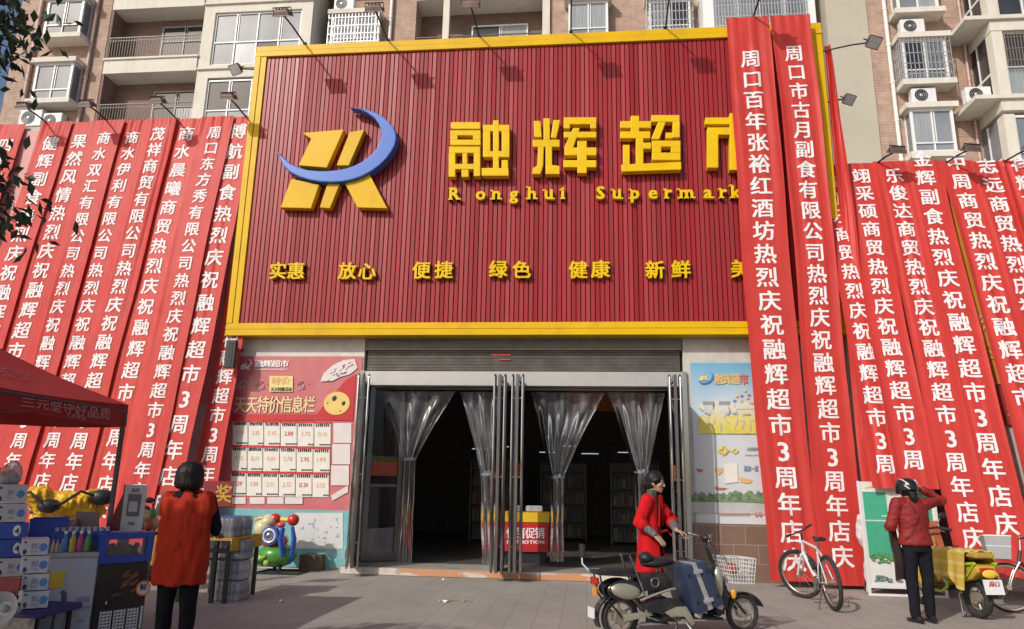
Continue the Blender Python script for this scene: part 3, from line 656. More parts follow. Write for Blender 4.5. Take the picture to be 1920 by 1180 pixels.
# ------------------------------------------------------------------ floodlights
lamp_case = mat('floodlight_case', (.16,.11,.10), .5, metal=.3, var=.25, dirt=(.25,.22,.2), dscale=6)
lamp_glass = mat('floodlight_glass', (.55,.56,.57), .12, spec=.7)
arm_m = mat('lamp_arm', (.03,.03,.032), .5, metal=.5)
def flood(root, head, aim, lab, s=1.0):
    root, head, aim = Vector(root), Vector(head), Vector(aim)
    t = thing('floodlight', lab, 'floodlight', root, group='floodlights along the shop front')
    m = MB(); m.tube([root, root*.4+head*.6+Vector((0,0,.02)), head], .017, 6); m.cbox(root, (.07,.07,.07)); m.build('arm', arm_m, t)
    z = (aim-head).normalized(); x = Vector((0,0,1)).cross(z)
    if x.length < .05: x = Vector((1,0,0))
    x.normalize(); y = z.cross(x); R = Matrix((x, y, z)).transposed()
    c = head+z*.03
    m = MB()
    w, h, d = .16*s, .125*s, .11*s
    prof = [(-.55,-.62,-d*.9),(-.95,-1,-d*.25),(-1,-1,.0)]
    vs = []
    for fx, fy, zz in ((.5,.45,-d),(.92,.9,-d*.55),(1,1,0),(1.08,1.1,.012)):
        for sx, sy in ((-1,-1),(1,-1),(1,1),(-1,1)): vs.append(c+R @ Vector((sx*w*fx, sy*h*fy, zz)))
    fs = [(0,3,2,1)]+[(j*4+i,j*4+(i+1)%4,j*4+4+(i+1)%4,j*4+4+i) for j in range(3) for i in range(4)]
    m.add(vs, fs)
    for i in range(4): q = -.6+.4*i; m.cbox(c+R @ Vector((q*w, 0, -d*.8)), (.012, h*1.2, d*.7), rot=R)
    m.build('housing', lamp_case, t)
    m = MB(); m.cbox(c+R @ Vector((0,0,.004)), (w*1.92, h*1.92, .012), rot=R); m.build('lens', lamp_glass, t)
    m = MB(); m.tube([c+R @ Vector((-w*1.1,0,-.02)), c+R @ Vector((-w*1.1,0,-d*1.3)), c+R @ Vector((w*1.1,0,-d*1.3)), c+R @ Vector((w*1.1,0,-.02))], .012, 5); m.build('bracket', arm_m, t)
    return t
ords = ['first', 'second', 'third', 'fourth', 'fifth', 'sixth']
for i, (x, hz, d) in enumerate(((-5.67,10.10,1.08),(-3.94,10.12,1.06),(-2.08,10.16,1.0),(-.26,10.2,1.05),(1.57,10.2,1.02),(3.18,10.25,1.0))):
    flood((x,SY,SZ1+.03),(x+(.03 if i % 2 else -.02),SY-d,hz+.02),(x,SY,8.4), '%s floodlight from the left along the top edge of the big sign' % ords[i])
for i, (rx, ry, hx, hy, d) in enumerate(((89,236,50,212,.72),(203,226,168,199,.72),(332,222,290,188,.75),(462,214,415,178,.8))):
    r = at(rx, ry, -.05); r.y = -.02; r.z = 8.70
    flood(r, (r.x, -d, 8.72), (r.x, 0, 7.2), '%s floodlight from the left above the left-hand banners' % ords[i], .85)
flood((SX0,-.2,9.68),(SX0-.42,-.22,9.7),(SX0-.9,-1.4,8.4),'reddish floodlight on a short arm beside the upper left corner of the sign',.8)
flood((SX1,-.15,9.62),(SX1+.86,-.4,9.62),(SX1+1.4,-1.5,8.4),'floodlight on the longer arm off the right edge of the sign',.85)
flood((SX1,-.12,8.56),(SX1+.40,-.2,8.58),(SX1+1.0,-1.3,7.4),'small floodlight on a short arm off the right edge of the sign, lower one',.72)
for i, (x) in enumerate((5.32, 6.55, 7.55)):
    flood((x-.1,-.02,7.29),(x+.12,-.62,7.32),(x,0,6.0), '%s floodlight from the left above the right-hand banners' % ords[i], .8)
# ------------------------------------------------------------------ boards behind the banners
def boardmat(name, c1, c2, scale=.5):
    m = mat(name, c1, .5, var=.04)
    return m
lb = thing('advert_board', 'faded pink and red advertising board showing between the left-hand banners', 'signboard', (-11.5,-.04,3.2))
m = MB(); m.box((-16,-.045,2.9),(-6.9,-.005,8.55)); m.build('panel', mat('faded_pink_panel', (.58,.27,.27), .55, var=.06, scale=1), lb)
m = MB(); flat_text(m, '特价', lambda a, b: (-11.9+a*1.0, -.052, 5.6+b*1.35), 1.5, .03); m.build('lettering', mat('pale_yellow_paint', (.70,.58,.22), .6), lb)
rb = thing('advert_board', 'orange yellow advertising board with a round motif showing between the right-hand banners', 'signboard', (7,-.04,3.2))
m = MB(); m.box((4.6,-.045,3.3),(14,-.005,7.2)); m.build('panel', mat('amber_panel', (.60,.30,.035), .5, var=.12, scale=.7), rb)
m = MB()
for r in (.42,.34,.26,.17): m.torus((7.02,-.05,4.12),(0,1,0),r,.016,32,5)
m.build('round_motif', mat('motif_cream', (.66,.42,.16), .6), rb)
m = MB(); m.box((5.2,-.06,2.62),(14,-.008,3.26)); m.build('red_strip', mat('dark_red_strip', (.34,.045,.03), .5), rb)
m = MB(); flat_text(m, '店庆', lambda a, b: (7.14+a,-.066,3.06+b), .17, .01); flat_text(m, '准入', lambda a, b: (7.14+a,-.066,2.83+b), .17, .01); m.build('lettering', mat('faded_white', (.5,.4,.36), .6), rb)
m = MB(); m.box((4.6,-.03,.1),(6.55,-.004,2.6)); o = m.build('shop_window', mat('dark_mesh_window', (.07,.055,.05), .35, var=.3, scale=30), origin=(5.6,-.02,.1)); tag(o,'dark brown window band low on the wall behind the right-hand banners','window')
m = MB(); m.box((7.35,-.22,0),(7.75,-.008,2.58)); o = m.build('column', grey_plaster, origin=(7.55,-.1,0)); tag(o,'plain grey column beside the rightmost banners','column')

# ------------------------------------------------------------------ banners
ban_red = clothmat('banner_red', (.56,.045,.036), .52, var=.06, scale=1.5, transl=.10, spec=.35)
ban_red2 = clothmat('banner_red_bright', (.60,.052,.040), .5, var=.06, scale=1.5, transl=.10, spec=.35)
print_white = mat('banner_lettering', (.80,.74,.74), .6, var=.03)
class Banner:
    def __init__(s, x, z1, z0, w, y0, slope, lean=0, fold=.012, seed=0, curve=0.0, turn=0.0, waist=0.0, taper=0.0):
        s.__dict__.update(taper=taper,x=x,z1=z1,z0=z0,w=w,y0=y0,slope=slope,lean=lean,fold=fold,curve=curve,turn=turn,waist=waist)
        r = random.Random(seed*31+5)
        s.k = [(r.uniform(3,6)*2*PI/1.0, r.uniform(0,6.28), r.uniform(-.35,.35), r.uniform(.5,1)) for _ in range(3)]+[(r.uniform(9,13)*2*PI, r.uniform(0,6.28), r.uniform(-.7,.7), .35)]
        s.e = r.uniform(.8,1.6); s.ph = r.uniform(0,6)
    def P(s, a, z, off=0.0):
        """a: metres across from the centre line, z: height"""
        t = s.z1-z; q = t/(s.z1-s.z0)
        y = s.y0-s.slope*t-s.curve*math.sin(PI*min(1,max(0,q)))
        a2 = a*(1-s.waist*math.sin(PI*min(1,max(0,q*1.1))))*(1-s.taper*max(0,1-q*1.3))
        d = 0
        for f, p, dr, am in s.k: d += am*math.sin(f*a+p+dr*t+.6*math.sin(t*.9+p))
        d *= s.fold*.55*(.55+.45*math.sin(t*.8+s.ph))
        ed = abs(a)/(s.w/2); d += -s.fold*s.e*max(0,ed-.78)*4*(.6+.4*math.sin(t*1.3+s.ph))
        # gathered pleats right at the top where it is tied
        d += .008*math.exp(-t*2.2)*math.sin(a*34+s.ph)+.007*noise.noise(Vector((a*3+t*1.5,t*1.1-a*2,s.ph*3)))+.004*noise.noise(Vector((a*9-t*4,t*3.5,s.ph)))
        sw = .018*math.sin(t*.75+s.ph)+.008*math.sin(t*2.1+s.ph*2)
        ct, st = math.cos(s.turn), math.sin(s.turn)
        return Vector((s.x+s.lean*q+sw+a2*ct+d*st, y-off-a2*st+d*ct, z))
def banner(x, text, z1, z0, w, y0, slope, zt, pitch, size, label, group, lean=0, seed=0, fold=.012, red=None, curve=0, turn=0, waist=0, taper=0, bold=.021, nu=26, nv=150, tx=0.0):
    b = Banner(x,z1,z0,w,y0,slope,lean,fold,seed,curve,turn,waist,taper)
    m = MB(); m.grid(lambda u, v: b.P((u-.5)*w, z1+(z0-z1)*v), nu, nv)
    org = b.P(0, z0)
    o = m.build('banner', red or ban_red, origin=org, smooth=True); tag(o, label, 'banner', group)
    if text:
        m = MB(); z = zt
        for ch in text:
            if z < z0+.12: break
            vs, fs, _ = glyph(ch, bold, 10)
            k = size*(1.0 if ord(ch) > 255 else 1.15)
            m.add([b.P(tx+v.x*k, z+v.y*k, .009+v.z) for v in vs], fs)
            z -= pitch
        m.build('lettering', print_white, o, local=True)
        me = o.children[0].data
        me.transform(Matrix.Translation(-Vector(org)))
    return o
TAIL = '热烈庆祝融辉超市3周年店庆'
GL, GR_, GC = 'red banners over the left wing', 'red banners over the right wing', 'long red banners over the big sign'
LS = .075
def lban(x, head, zt, pitch, size, label, seed, y=0.0, w=.67, tail=TAIL+'!', sl=LS, **k):
    k.setdefault('lean', .052*x)
    banner(x, head+tail, 8.70, .38, w, -.075-y, sl, zt, pitch, size, label, GL, seed=seed, **k)
lban(-11.98,'四季鲜', 8.2,.41,.34,'leftmost red banner, left of the pink board and cut off by the photo edge',1,.00,.62)
lban(-10.93,'健辉副食', 8.18,.405,.345,'red banner headed 健辉副食, immediately right of the faded pink board',2,.05)
lban(-10.36,'果然风情', 8.24,.405,.35,'red banner headed 果然风情, second to the right of the faded pink board',3,.0)
lban(-9.76,'商水双汇有限公司', 8.27,.362,.30,'red banner headed 商水双汇, first of two neighbours with the same long company wording',4,.05)
lban(-9.20,'商水伊利有限公司', 8.29,.362,.30,'red banner headed 商水伊利, second of two neighbours with the same long company wording',5,.0)
lban(-8.64,'茂祥商贸有限公司', 8.33,.365,.32,'red banner headed 茂祥商贸, ending behind the pole of the red canopy',6,.05)
lban(-8.05,'商水晨曦商贸', 8.34,.410,.335,'brighter red banner headed 商水晨曦, just right of the canopy corner',7,.0, red=ban_red2)
lban(-7.42,'周口东方秀有限公司', 8.32,.352,.30,'red banner headed 周口东方秀, second to the left of the big yellow framed sign',8,.05)
lban(-6.93,'博航副食', 8.36,.455,.36,'red banner with wide spaced characters tucked against the left edge of the big sign',9,.0,.56)
lban(-6.42,'',5.10,.352,.31,'red banner half hidden behind the lower left corner of the big sign',10,.0,.46,sl=.032,fold=.006)
RS = .185
def rban(x, head, zt, pitch, size, label, seed, y=0.0, w=.60, tail=TAIL+'!', z0=.33, **k):
    banner(x, head+tail, 7.33, z0, w, -.075-y, RS, zt, pitch, size, label, GR_, seed=seed, **k)
rban(4.55,'友谊乐商贸',6.98,.362,.31,'red banner half hidden behind the twisted strip right of the sign',21,.0,.5, z0=1.55, tail='热烈庆祝融辉超市3周')
rban(4.97,'翊采硕商贸',7.05,.362,.315,'shaded red banner headed 翊采硕, first fully readable one right of the twisted strip',22,.05,.60, z0=1.55, tail='热烈庆祝融辉超市3周')
rban(5.50,'乐俊达商贸',7.02,.362,.315,'red banner headed 乐俊达, running down behind the woman in the helmet',23,.10,.62, lean=.10, tail=TAIL)
rban(6.06,'金辉副食',7.36,.393,.335,'red banner headed 辉副食, just left of the long yellow gap',24,.08,.62, tail=TAIL)
rban(6.66,'中周商贸',7.28,.393,.335,'red banner headed 周商贸, just right of the long yellow gap',25,.06,.58, lean=.16, tail=TAIL)
rban(7.16,'志远商贸',7.22,.390,.335,'red banner headed 志远商贸, second from the right edge of the photo',26,.0,.56, lean=.22, tail=TAIL)
rban(7.70,'祥耀商贸',7.22,.390,.335,'rightmost red banner headed 祥耀, cut off by the photo edge',27,.05,.58, lean=.25, tail=TAIL)
banner(3.05,'周口百年张裕红酒坊'+TAIL,10.19,.10,.78,-.50,.0,9.30,.4225,.375,'long red banner headed 周口百年张裕红酒坊, left of the two over the sign',GC,lean=.20,seed=31,fold=.014,nv=140,waist=-.04)
banner(3.87,'周口市古月副食有限公司'+TAIL+'!',10.19,.06,.72,-.50,.0,9.38,.3865,.35,'long red banner headed 周口市古月副食有限公司, right of the two over the sign',GC,lean=.15,seed=32,fold=.016,nv=140,waist=.06,tx=-.0)
banner(4.60,'',9.75,.10,.46,-.14,.062,0,0,0,'narrow twisted red banner without readable text, hanging at the right edge of the sign',GC,lean=-.02,seed=33,fold=.04,turn=math.radians(40),nv=140,taper=.75)
# ------------------------------------------------------------------ posters on the piers
def wq(m, x0, y0, x1, y1, Y, mi=None, th=.003):
    """flat sheet whose corners were surveyed at marks (x0,y0)-(x1,y1) on the wall plane"""
    a, b = at(x0, y0, Y), at(x1, y1, Y); c, d = at(x1, y0, Y), at(x0, y1, Y)
    q = [(a.x,a.z),(c.x,c.z),(b.x,b.z),(d.x,d.z)]
    m.prism(q, 'Y', Y-th, Y+.001, mi)
def wp(m, pts, Y, mi=None, th=.003):
    q = [at(x, y, Y) for x, y in pts]; m.prism([(v.x, v.z) for v in q], 'Y', Y-th, Y+.001, mi)
def wtext(m, s, x0, y0, x1, y1, Y, bold=.02, mi=None):
    """a row of characters filling the marked box"""
    a, b = at(x0, (y0+y1)/2, Y), at(x1, (y0+y1)/2, Y); h = abs(at((x0+x1)/2, y0, Y).z-at((x0+x1)/2, y1, Y).z)
    c = (a+b)/2; L = (b-a).length; n = len(s); sl = (b.z-a.z)/max(.001, (b.x-a.x))
    latin = ord(s[0]) < 256
    if latin:
        w = sum(h*.28 if ch == ' ' else glyph(ch, bold)[2]*h+h*.07 for ch in s); sx = L/w
        flat_text(m, s, lambda p, q: (c.x+p, Y-.001, c.z+q+p*sl), h, bold, None, mi, sx=sx)
    else:
        flat_text(m, s, lambda p, q: (c.x+p, Y-.001, c.z+q+p*sl), h*1.08, bold, L/n, mi, sx=min(1.25, L/n/h*.98))
PY = .004
P4 = lambda x, y: (420+x/3.935, 660+y/3.935)
def p4(m, x0, y0, x1, y1, Y, mi=None, th=.003): a, b = P4(x0,y0), P4(x1,y1); wq(m, a[0], a[1], b[0], b[1], Y, mi, th)
poster = thing('price_poster', 'pink and red price poster with rows of handwritten cards beside the left door', 'poster', (-5.4,0,1.05))
pink = mat('poster_pink', (.52,.15,.16), .28, var=.08, scale=2, dirt=(.60,.28,.28), dscale=1.2, damount=.5)
deep = mat('poster_red', (.50,.035,.045), .3, var=.08, scale=2)
cloudy = mat('poster_white', (.66,.62,.60), .35, var=.05, dirt=(.60,.50,.50), dscale=2)
lemon = mat('poster_lemon', (.72,.60,.24), .5, var=.06)
scrib = [mat('scribble_orange', (.75,.40,.18), .7), mat('scribble_gold', (.74,.58,.28), .7), red_ink]
# the vinyl sheet, slightly rippled
a, b = at(438,667,PY), at(680,962,PY)
m = MB()
def rip(u, v):
    x = -6.64+u*2.53; z = .99+v*2.78
    return Vector((x, PY-.004-.006*noise.noise(Vector((x*1.6+z*1.1, z*.7, 3)))-.003*math.sin((x+z)*5), z))
m.grid(rip, 40, 40); m.build('sheet', pink, poster, smooth=True)
Y1 = PY-.016
m = MB(); wp(m, [P4(*p) for p in ((655,490),(905,200),(975,165),(950,510))], Y1); m.build('red_corner', deep, poster)
m = MB(); p4(m, 62,460,945,505,Y1-.001); m.build('red_band', deep, poster)
m = MB(); wtext(m, '天天特价信息栏', *P4(78,330), *P4(672,450), Y1-.004, .02); m.build('heading', mat('heading_gold', (.72,.58,.30), .5), poster)
m = MB(); wtext(m, '融辉超市', *P4(228,62), *P4(478,112), Y1, .03); wtext(m, 'RONGHUI SUPERMARKET', *P4(228,122), *P4(470,136), Y1, .03); m.build('shop_name', white_ink, poster)
m = MB()
for q in ([(125,100),(150,85),(140,130),(118,130)],[(155,85),(170,85),(155,130),(143,130)],[(160,112),(175,105),(190,132),(172,132)]): wp(m, [P4(*p) for p in q], Y1)
wp(m, [P4(*p) for p in ((120,112),(140,118),(170,110),(195,90),(195,65),(170,52),(200,58),(208,85),(190,108),(160,122),(135,124))], Y1-.003); m.build('logo', white_ink, poster)
for cx in (140,280,580):
    m = MB(); c = at(*P4(cx,250), Y1)
    for r, t0 in ((.095,.3),(.06,1.5),(.03,3)): m.tube([c+Vector((math.cos(t0+k*.5)*r*1.15, -.002, math.sin(t0+k*.5)*r)) for k in range(9)], .009, 4)
    m.build('round_mark', mat('pale_pink_ink', (.66,.40,.40), .6), poster)
m = MB(); p4(m, 335,178,508,296,Y1-.006); note = m.build('yellow_note', lemon, poster)
m = MB(); wtext(m, '特价', *P4(350,185), *P4(490,240), Y1-.011, .02, 0)
m.build('lettering', [scrib[0]], note)
m = MB(); wtext(m, '天天特惠活动', *P4(345,262), *P4(500,292), Y1-.0105, .03); m.build('lettering', black_ink, note)
m = MB(); wp(m, [P4(*p) for p in ((712,218),(735,160),(800,100),(880,62),(965,52),(985,120),(930,165),(860,185),(800,215))], Y1-.004); sh = m.build('white_flyer', cloudy, poster)
m = MB(); r9 = random.Random(3)
for k in range(26):
    x, y = r9.uniform(760,940), 0; y = 200-(x-740)*.5+r9.uniform(-35,35); wp(m, [P4(x,y),P4(x+16,y-9),P4(x+17,y-6),P4(x+3,y+6)], Y1-.009)
m.build('print', mat('maroon_ink', (.35,.06,.10), .6), sh)
m = MB(); c = at(*P4(833,380), Y1); m.cyl(c+Vector((0,-.012,0)), c+Vector((0,.002,0)), .2, 32); f = m.build('yellow_disc', mat('disc_yellow', (.72,.52,.16), .4, var=.08), poster)
f.scale = (1.22,1,1.06); f.location = Vector(f.location)+Vector((c.x-wloc(poster).x, 0, c.z-wloc(poster).z)); f.data.transform(Matrix.Translation(-Vector((c.x-wloc(poster).x,0,c.z-wloc(poster).z))))
m = MB()
for dx, dz, r in ((-.05,.09,.042),(.13,.0,.034),(-.17,.0,.012),(.08,-.14,.012)): m.ball(c+Vector((dx,-.014,dz)), (r,.004,r*1.25), rot=Matrix.Rotation(.5,3,'Y'))
m.build('disc_mark', black_ink, poster)
cx = [62,178,294,416,540,664,790]; ry = [505,693,882,1066]
r9 = random.Random(11)
for j in range(3):
    for i in range(6):
        x0, x1, y0, y1 = cx[i]-j*7+3, cx[i+1]-j*7-3, ry[j]+(i*2.5), ry[j+1]+(i*2.5)-6
        m = MB(); p4(m, x0,y0,x1,y1,Y1-.002); p = m.build('price_card', paper, poster)
        m = MB(); p4(m, x0,y0-3,x1,y0+12,Y1-.007); m.build('red_header', red_ink, p)
        m = MB()
        for k in range(7):
            u = x0+6+k*(x1-x0-14)/7; y = y0+24; wp(m, [P4(u+r9.uniform(0,3),y-12+r9.uniform(-4,3)),P4(u+13,y-9+r9.uniform(-4,5)),P4(u+12,y+11),P4(u+r9.uniform(1,6),y+12)], Y1-.007)
        for k in range(r9.randint(3,6)):
            u = x1-14-k*14; y = y1-14; wp(m, [P4(u,y-6+r9.uniform(-2,3)),P4(u+11,y-6),P4(u+11,y+6),P4(u+2,y+5)], Y1-.007)
        m.build('handwriting', black_ink, p)
        m = MB(); pr = '%d.%d%d' % (r9.choice((1,2,3,5,7,9,12)), r9.randint(1,9), r9.choice((0,5,8,9)))
        wtext(m, pr, *P4(x0+26,y0+66), *P4(x1-26,y0+112), Y1-.007, .006, 0)
        m.build('price', scrib[2 if (j,i) in ((0,3),(1,4),(2,0),(2,4)) else r9.randrange(2)], p)
for j, (y0, y1) in enumerate(((525,672),(680,830),(838,985))): m = MB(); p4(m, 808-j*9,y0,940-j*9,y1,Y1-.001); m.build('blank_cell', cloudy, poster)
for i in range(4): m = MB(); p4(m, 60+i*130,1072,160+i*140,1122,Y1-.001); m.build('blank_cell', cloudy, poster)
m = MB(); wp(m, [P4(*p) for p in ((790,1060),(915,985),(915,1035),(800,1100))], Y1-.002); m.build('white_band', cloudy, poster)
# teal panel under the poster
teal = thing('teal_panel', 'turquoise panel with a white drawing sheet low on the wall under the price poster', 'panel', (-5.4,0,.02))
m = MB(); m.box((-6.7,-.004,.03),(-4.12,.019,1.0)); m.build('panel', mat('turquoise', (.16,.42,.45), .5, var=.08, dirt=(.45,.47,.45), dscale=2), teal)
m = MB(); wq(m, 553,962,643,1029,-.009); sh = m.build('drawing_sheet', mat('sheet_grey', (.60,.60,.60), .6, var=.05), teal)
m = MB(); r9 = random.Random(5)
for k in range(30):
    x, y = r9.uniform(562,634), r9.uniform(970,1020); wq(m, x,y,x+r9.uniform(1,6),y+r9.uniform(1,3.5),-.014, r9.randrange(3))
m.build('print', [mat('print_blue', (.25,.38,.52), .6), mat('print_teal', (.25,.45,.46), .6), mat('print_grey', (.35,.35,.36), .6)], sh)
m = MB(); c = at(672,1040,-.01)
m.tube([c+Vector((-.22*math.cos(t)-.02,-.004,.24*math.sin(t))) for t in [(-1.4+.2*k) for k in range(13)]], .035, 8, flat=.2); m.build('white_swirl', white_ink, teal)
# right poster
ad = thing('advert_poster', 'pale blue and white summer drinks poster on the pier right of the doors', 'poster', (2.9,0,.93))
P5 = lambda x, y: (1280+x/2.62, 660+y/2.62)
def skyprint():
    m = mat('poster_sky_print', (.56,.60,.63), .4, var=.03); t = m.node_tree; L = t.links.new; b = t.nodes['Principled BSDF']
    tc = t.nodes.new('ShaderNodeTexCoord'); sp = t.nodes.new('ShaderNodeSeparateXYZ'); L(tc.outputs['Object'], sp.inputs[0])
    n = t.nodes.new('ShaderNodeTexNoise'); n.inputs['Scale'].default_value = .9; L(tc.outputs['Object'], n.inputs[0])
    a = t.nodes.new('ShaderNodeMath'); a.operation = 'MULTIPLY_ADD'; a.inputs[1].default_value = .8; L(n.outputs[0], a.inputs[0]); L(sp.outputs[2], a.inputs[2])
    r = t.nodes.new('ShaderNodeValToRGB'); e = r.color_ramp.elements
    e[0].position = 0.35; e[0].color = (.58,.61,.63,1); e[1].position = .98; e[1].color = (.13,.37,.58,1)
    k = e.new(.75); k.color = (.52,.60,.66,1)
    mr = t.nodes.new('ShaderNodeMapRange'); mr.inputs[1].default_value = .0; mr.inputs[2].default_value = 3.2; L(a.outputs[0], mr.inputs[0]); L(mr.outputs[0], r.inputs[0]); L(r.outputs[0], b.inputs['Base Color'])
    return m
def two_tone():
    m, t, b = _new('print_cream_to_yellow'); L = t.links.new; tc = t.nodes.new('ShaderNodeTexCoord'); sp = t.nodes.new('ShaderNodeSeparateXYZ'); L(tc.outputs['Object'], sp.inputs[0])
    mr = t.nodes.new('ShaderNodeMapRange'); mr.inputs[1].default_value = 1.62; mr.inputs[2].default_value = 1.95; L(sp.outputs[2], mr.inputs[0])
    r = t.nodes.new('ShaderNodeValToRGB'); r.color_ramp.elements[0].color = (.68,.58,.10,1); r.color_ramp.elements[1].color = (.66,.65,.56,1); L(mr.outputs[0], r.inputs[0]); L(r.outputs[0], b.inputs['Base Color']); b.inputs['Roughness'].default_value = .4
    return m
m = MB(); m.grid(lambda u, v: Vector((1.84+u*2.42, .004-.006*noise.noise(Vector((u*4,v*5,1))), .93+v*2.73)), 24, 24); m.build('sheet', skyprint(), ad, smooth=True)
Y2 = -.008
m = MB(); wp(m, [P5(*p) for p in ((75,140),(95,150),(120,147),(140,130),(146,112),(135,98),(150,108),(152,128),(135,150),(110,158),(88,156))], Y2-.004); m.build('crescent', mat('print_cobalt', (.06,.20,.55), .5), ad)
m = MB()
for q in ([(88,120),(110,118),(100,140),(80,140)],[(112,118),(122,118),(112,138),(104,138)],[(118,126),(130,140),(116,140)]): wp(m, [P5(*p) for p in q], Y2)
m.build('emblem', lemon, ad)
m = MB(); wtext(m, '融辉超', *P5(156,108), *P5(280,160), Y2-.002, .045, 0); wtext(m, '市', *P5(280,108), *P5(322,160), Y2-.002, .045, 1); m.build('shop_name', [mat('print_ochre', (.62,.46,.20), .5), mat('print_brick', (.55,.16,.12), .5)], ad)
m = MB(); wtext(m, '冰凉', *P5(84,246), *P5(372,400), Y2-.008, .04, 0); m.build('big_lettering', two_tone(), ad)
m = MB(); wtext(m, '冰凉', *P5(92,258), *P5(380,392), Y2-.004, .05, 0); m.build('big_lettering_shade', mat('print_grey_shade', (.42,.43,.40), .4), ad)
m = MB(); wp(m, [P5(*p) for p in ((72,318),(380,312),(384,402),(78,402))], Y2-.002); m.build('yellow_block', mat('print_yellow_block', (.66,.58,.14), .4, var=.15, scale=5), ad)
m = MB()
for x in (100,178): wq(m, *P5(x,243), *P5(x+55,262), Y2-.012); wq(m, *P5(x+6,262), *P5(x+49,300), Y2-.0115, 1)
m.build('printed_cups', [mat('cup_lid', (.28,.29,.27), .4), mat('cup_side', (.58,.58,.55), .4)], ad)
m = MB()
for k in range(9):
    a = k*2*PI/9; c = at(*P5(300,228), Y2); r = .05+.04*(k % 3); m.ball(c+Vector((math.cos(a)*r*1.3,-.003,math.sin(a)*r)), (.03,.003,.022), k % 2)
m.build('printed_splash', [mat('splash_orange', (.66,.42,.14), .5), mat('splash_blue', (.16,.28,.55), .5)], ad)
m = MB()
for cx_, cy_, s in ((200,485,1.0),(257,487,.6)):
    c = at(*P5(cx_,cy_), Y2)
    for k in range(7): a = k*.9; m.ball(c+Vector((math.cos(a)*.07*s,-.003,math.sin(a)*.05*s)), (.045*s,.003,.02*s), rot=Matrix.Rotation(a,3,'Y'))
m.build('printed_flower', mat('flower_gold', (.66,.50,.08), .5), ad)
m = MB(); wtext(m, '清凉一夏', *P5(300,560), *P5(372,588), Y2, .03); m.build('caption', mat('print_navy', (.16,.25,.45), .5), ad)
m = MB(); wtext(m, '冰爽畅饮', *P5(314,468), *P5(372,486), Y2, .02); wtext(m, 'Summer drinks', *P5(306,500), *P5(380,512), Y2, .02); m.build('small_print', mat('print_dark', (.25,.27,.30), .6), ad)
m = MB(); wp(m, [P5(*p) for p in ((205,552),(268,545),(272,640),(207,648))], Y2-.003); m.build('taped_note', paper, ad)
m = MB()
for q, k in (([(65,575),(100,577),(98,588),(80,592)],0),([(155,568),(200,572),(195,590),(178,605),(160,590)],1),([(272,612),(345,632),(325,648),(285,640)],1),([(158,664),(220,670),(200,678),(162,676)],0)): wp(m, [P5(*p) for p in q], Y2, k)
m.build('printed_fruit', [mat('fruit_red', (.50,.12,.08), .5), mat('fruit_orange', (.66,.42,.14), .5)], ad)
m = MB(); r9 = random.Random(8); pts = [(34,722)]
for k in range(29): pts.append((34+k*14, 700+r9.uniform(-16,10)-(6 if k > 15 else 0)))
pts += [(430,745),(300,738),(34,735)]; wp(m, [P5(*p) for p in pts], Y2); m.build('printed_trees', mat('print_green', (.16,.24,.13), .6, var=.5, scale=14), ad)
m = MB(); wp(m, [P5(*p) for p in ((34,737),(300,740),(440,748),(440,800),(34,790))], Y2-.0005); m.build('printed_road', mat('print_road', (.46,.47,.47), .5), ad)
m = MB(); wtext(m, '活动时间以店内公告为准', *P5(180,792), *P5(330,806), Y2-.003, .02); wtext(m, '60', *P5(352,782), *P5(392,812), Y2-.003, .05); m.build('small_print', mat('print_rose', (.60,.20,.20), .6), ad)
# column loudspeaker at the corner of the pier
SYK = -.46; a, b = at(424,638,SYK), at(438,690,SYK)
sp = thing('column_speaker', 'slim black column loudspeaker under the lower left corner of the big sign', 'speaker', ((a.x+b.x)/2,SYK,b.z)); xm = (a.x+b.x)/2
m = MB(); m.cbox((xm,SYK+.045,(a.z+b.z)/2), (b.x-a.x,.09,a.z-b.z), bev=.015); m.build('case', black_pl, sp)
m = MB(); m.box((xm-.045,SYK-.007,b.z+.03),(xm+.045,SYK-.002,a.z-.03)); m.build('mesh_front', mat('speaker_mesh', (.05,.05,.05), .8, var=.5, scale=120), sp)
m = MB(); m.box((xm-.02,SYK+.09,a.z-.12),(xm+.02,.03,a.z-.08)); m.build('bracket', steel_dull, sp)

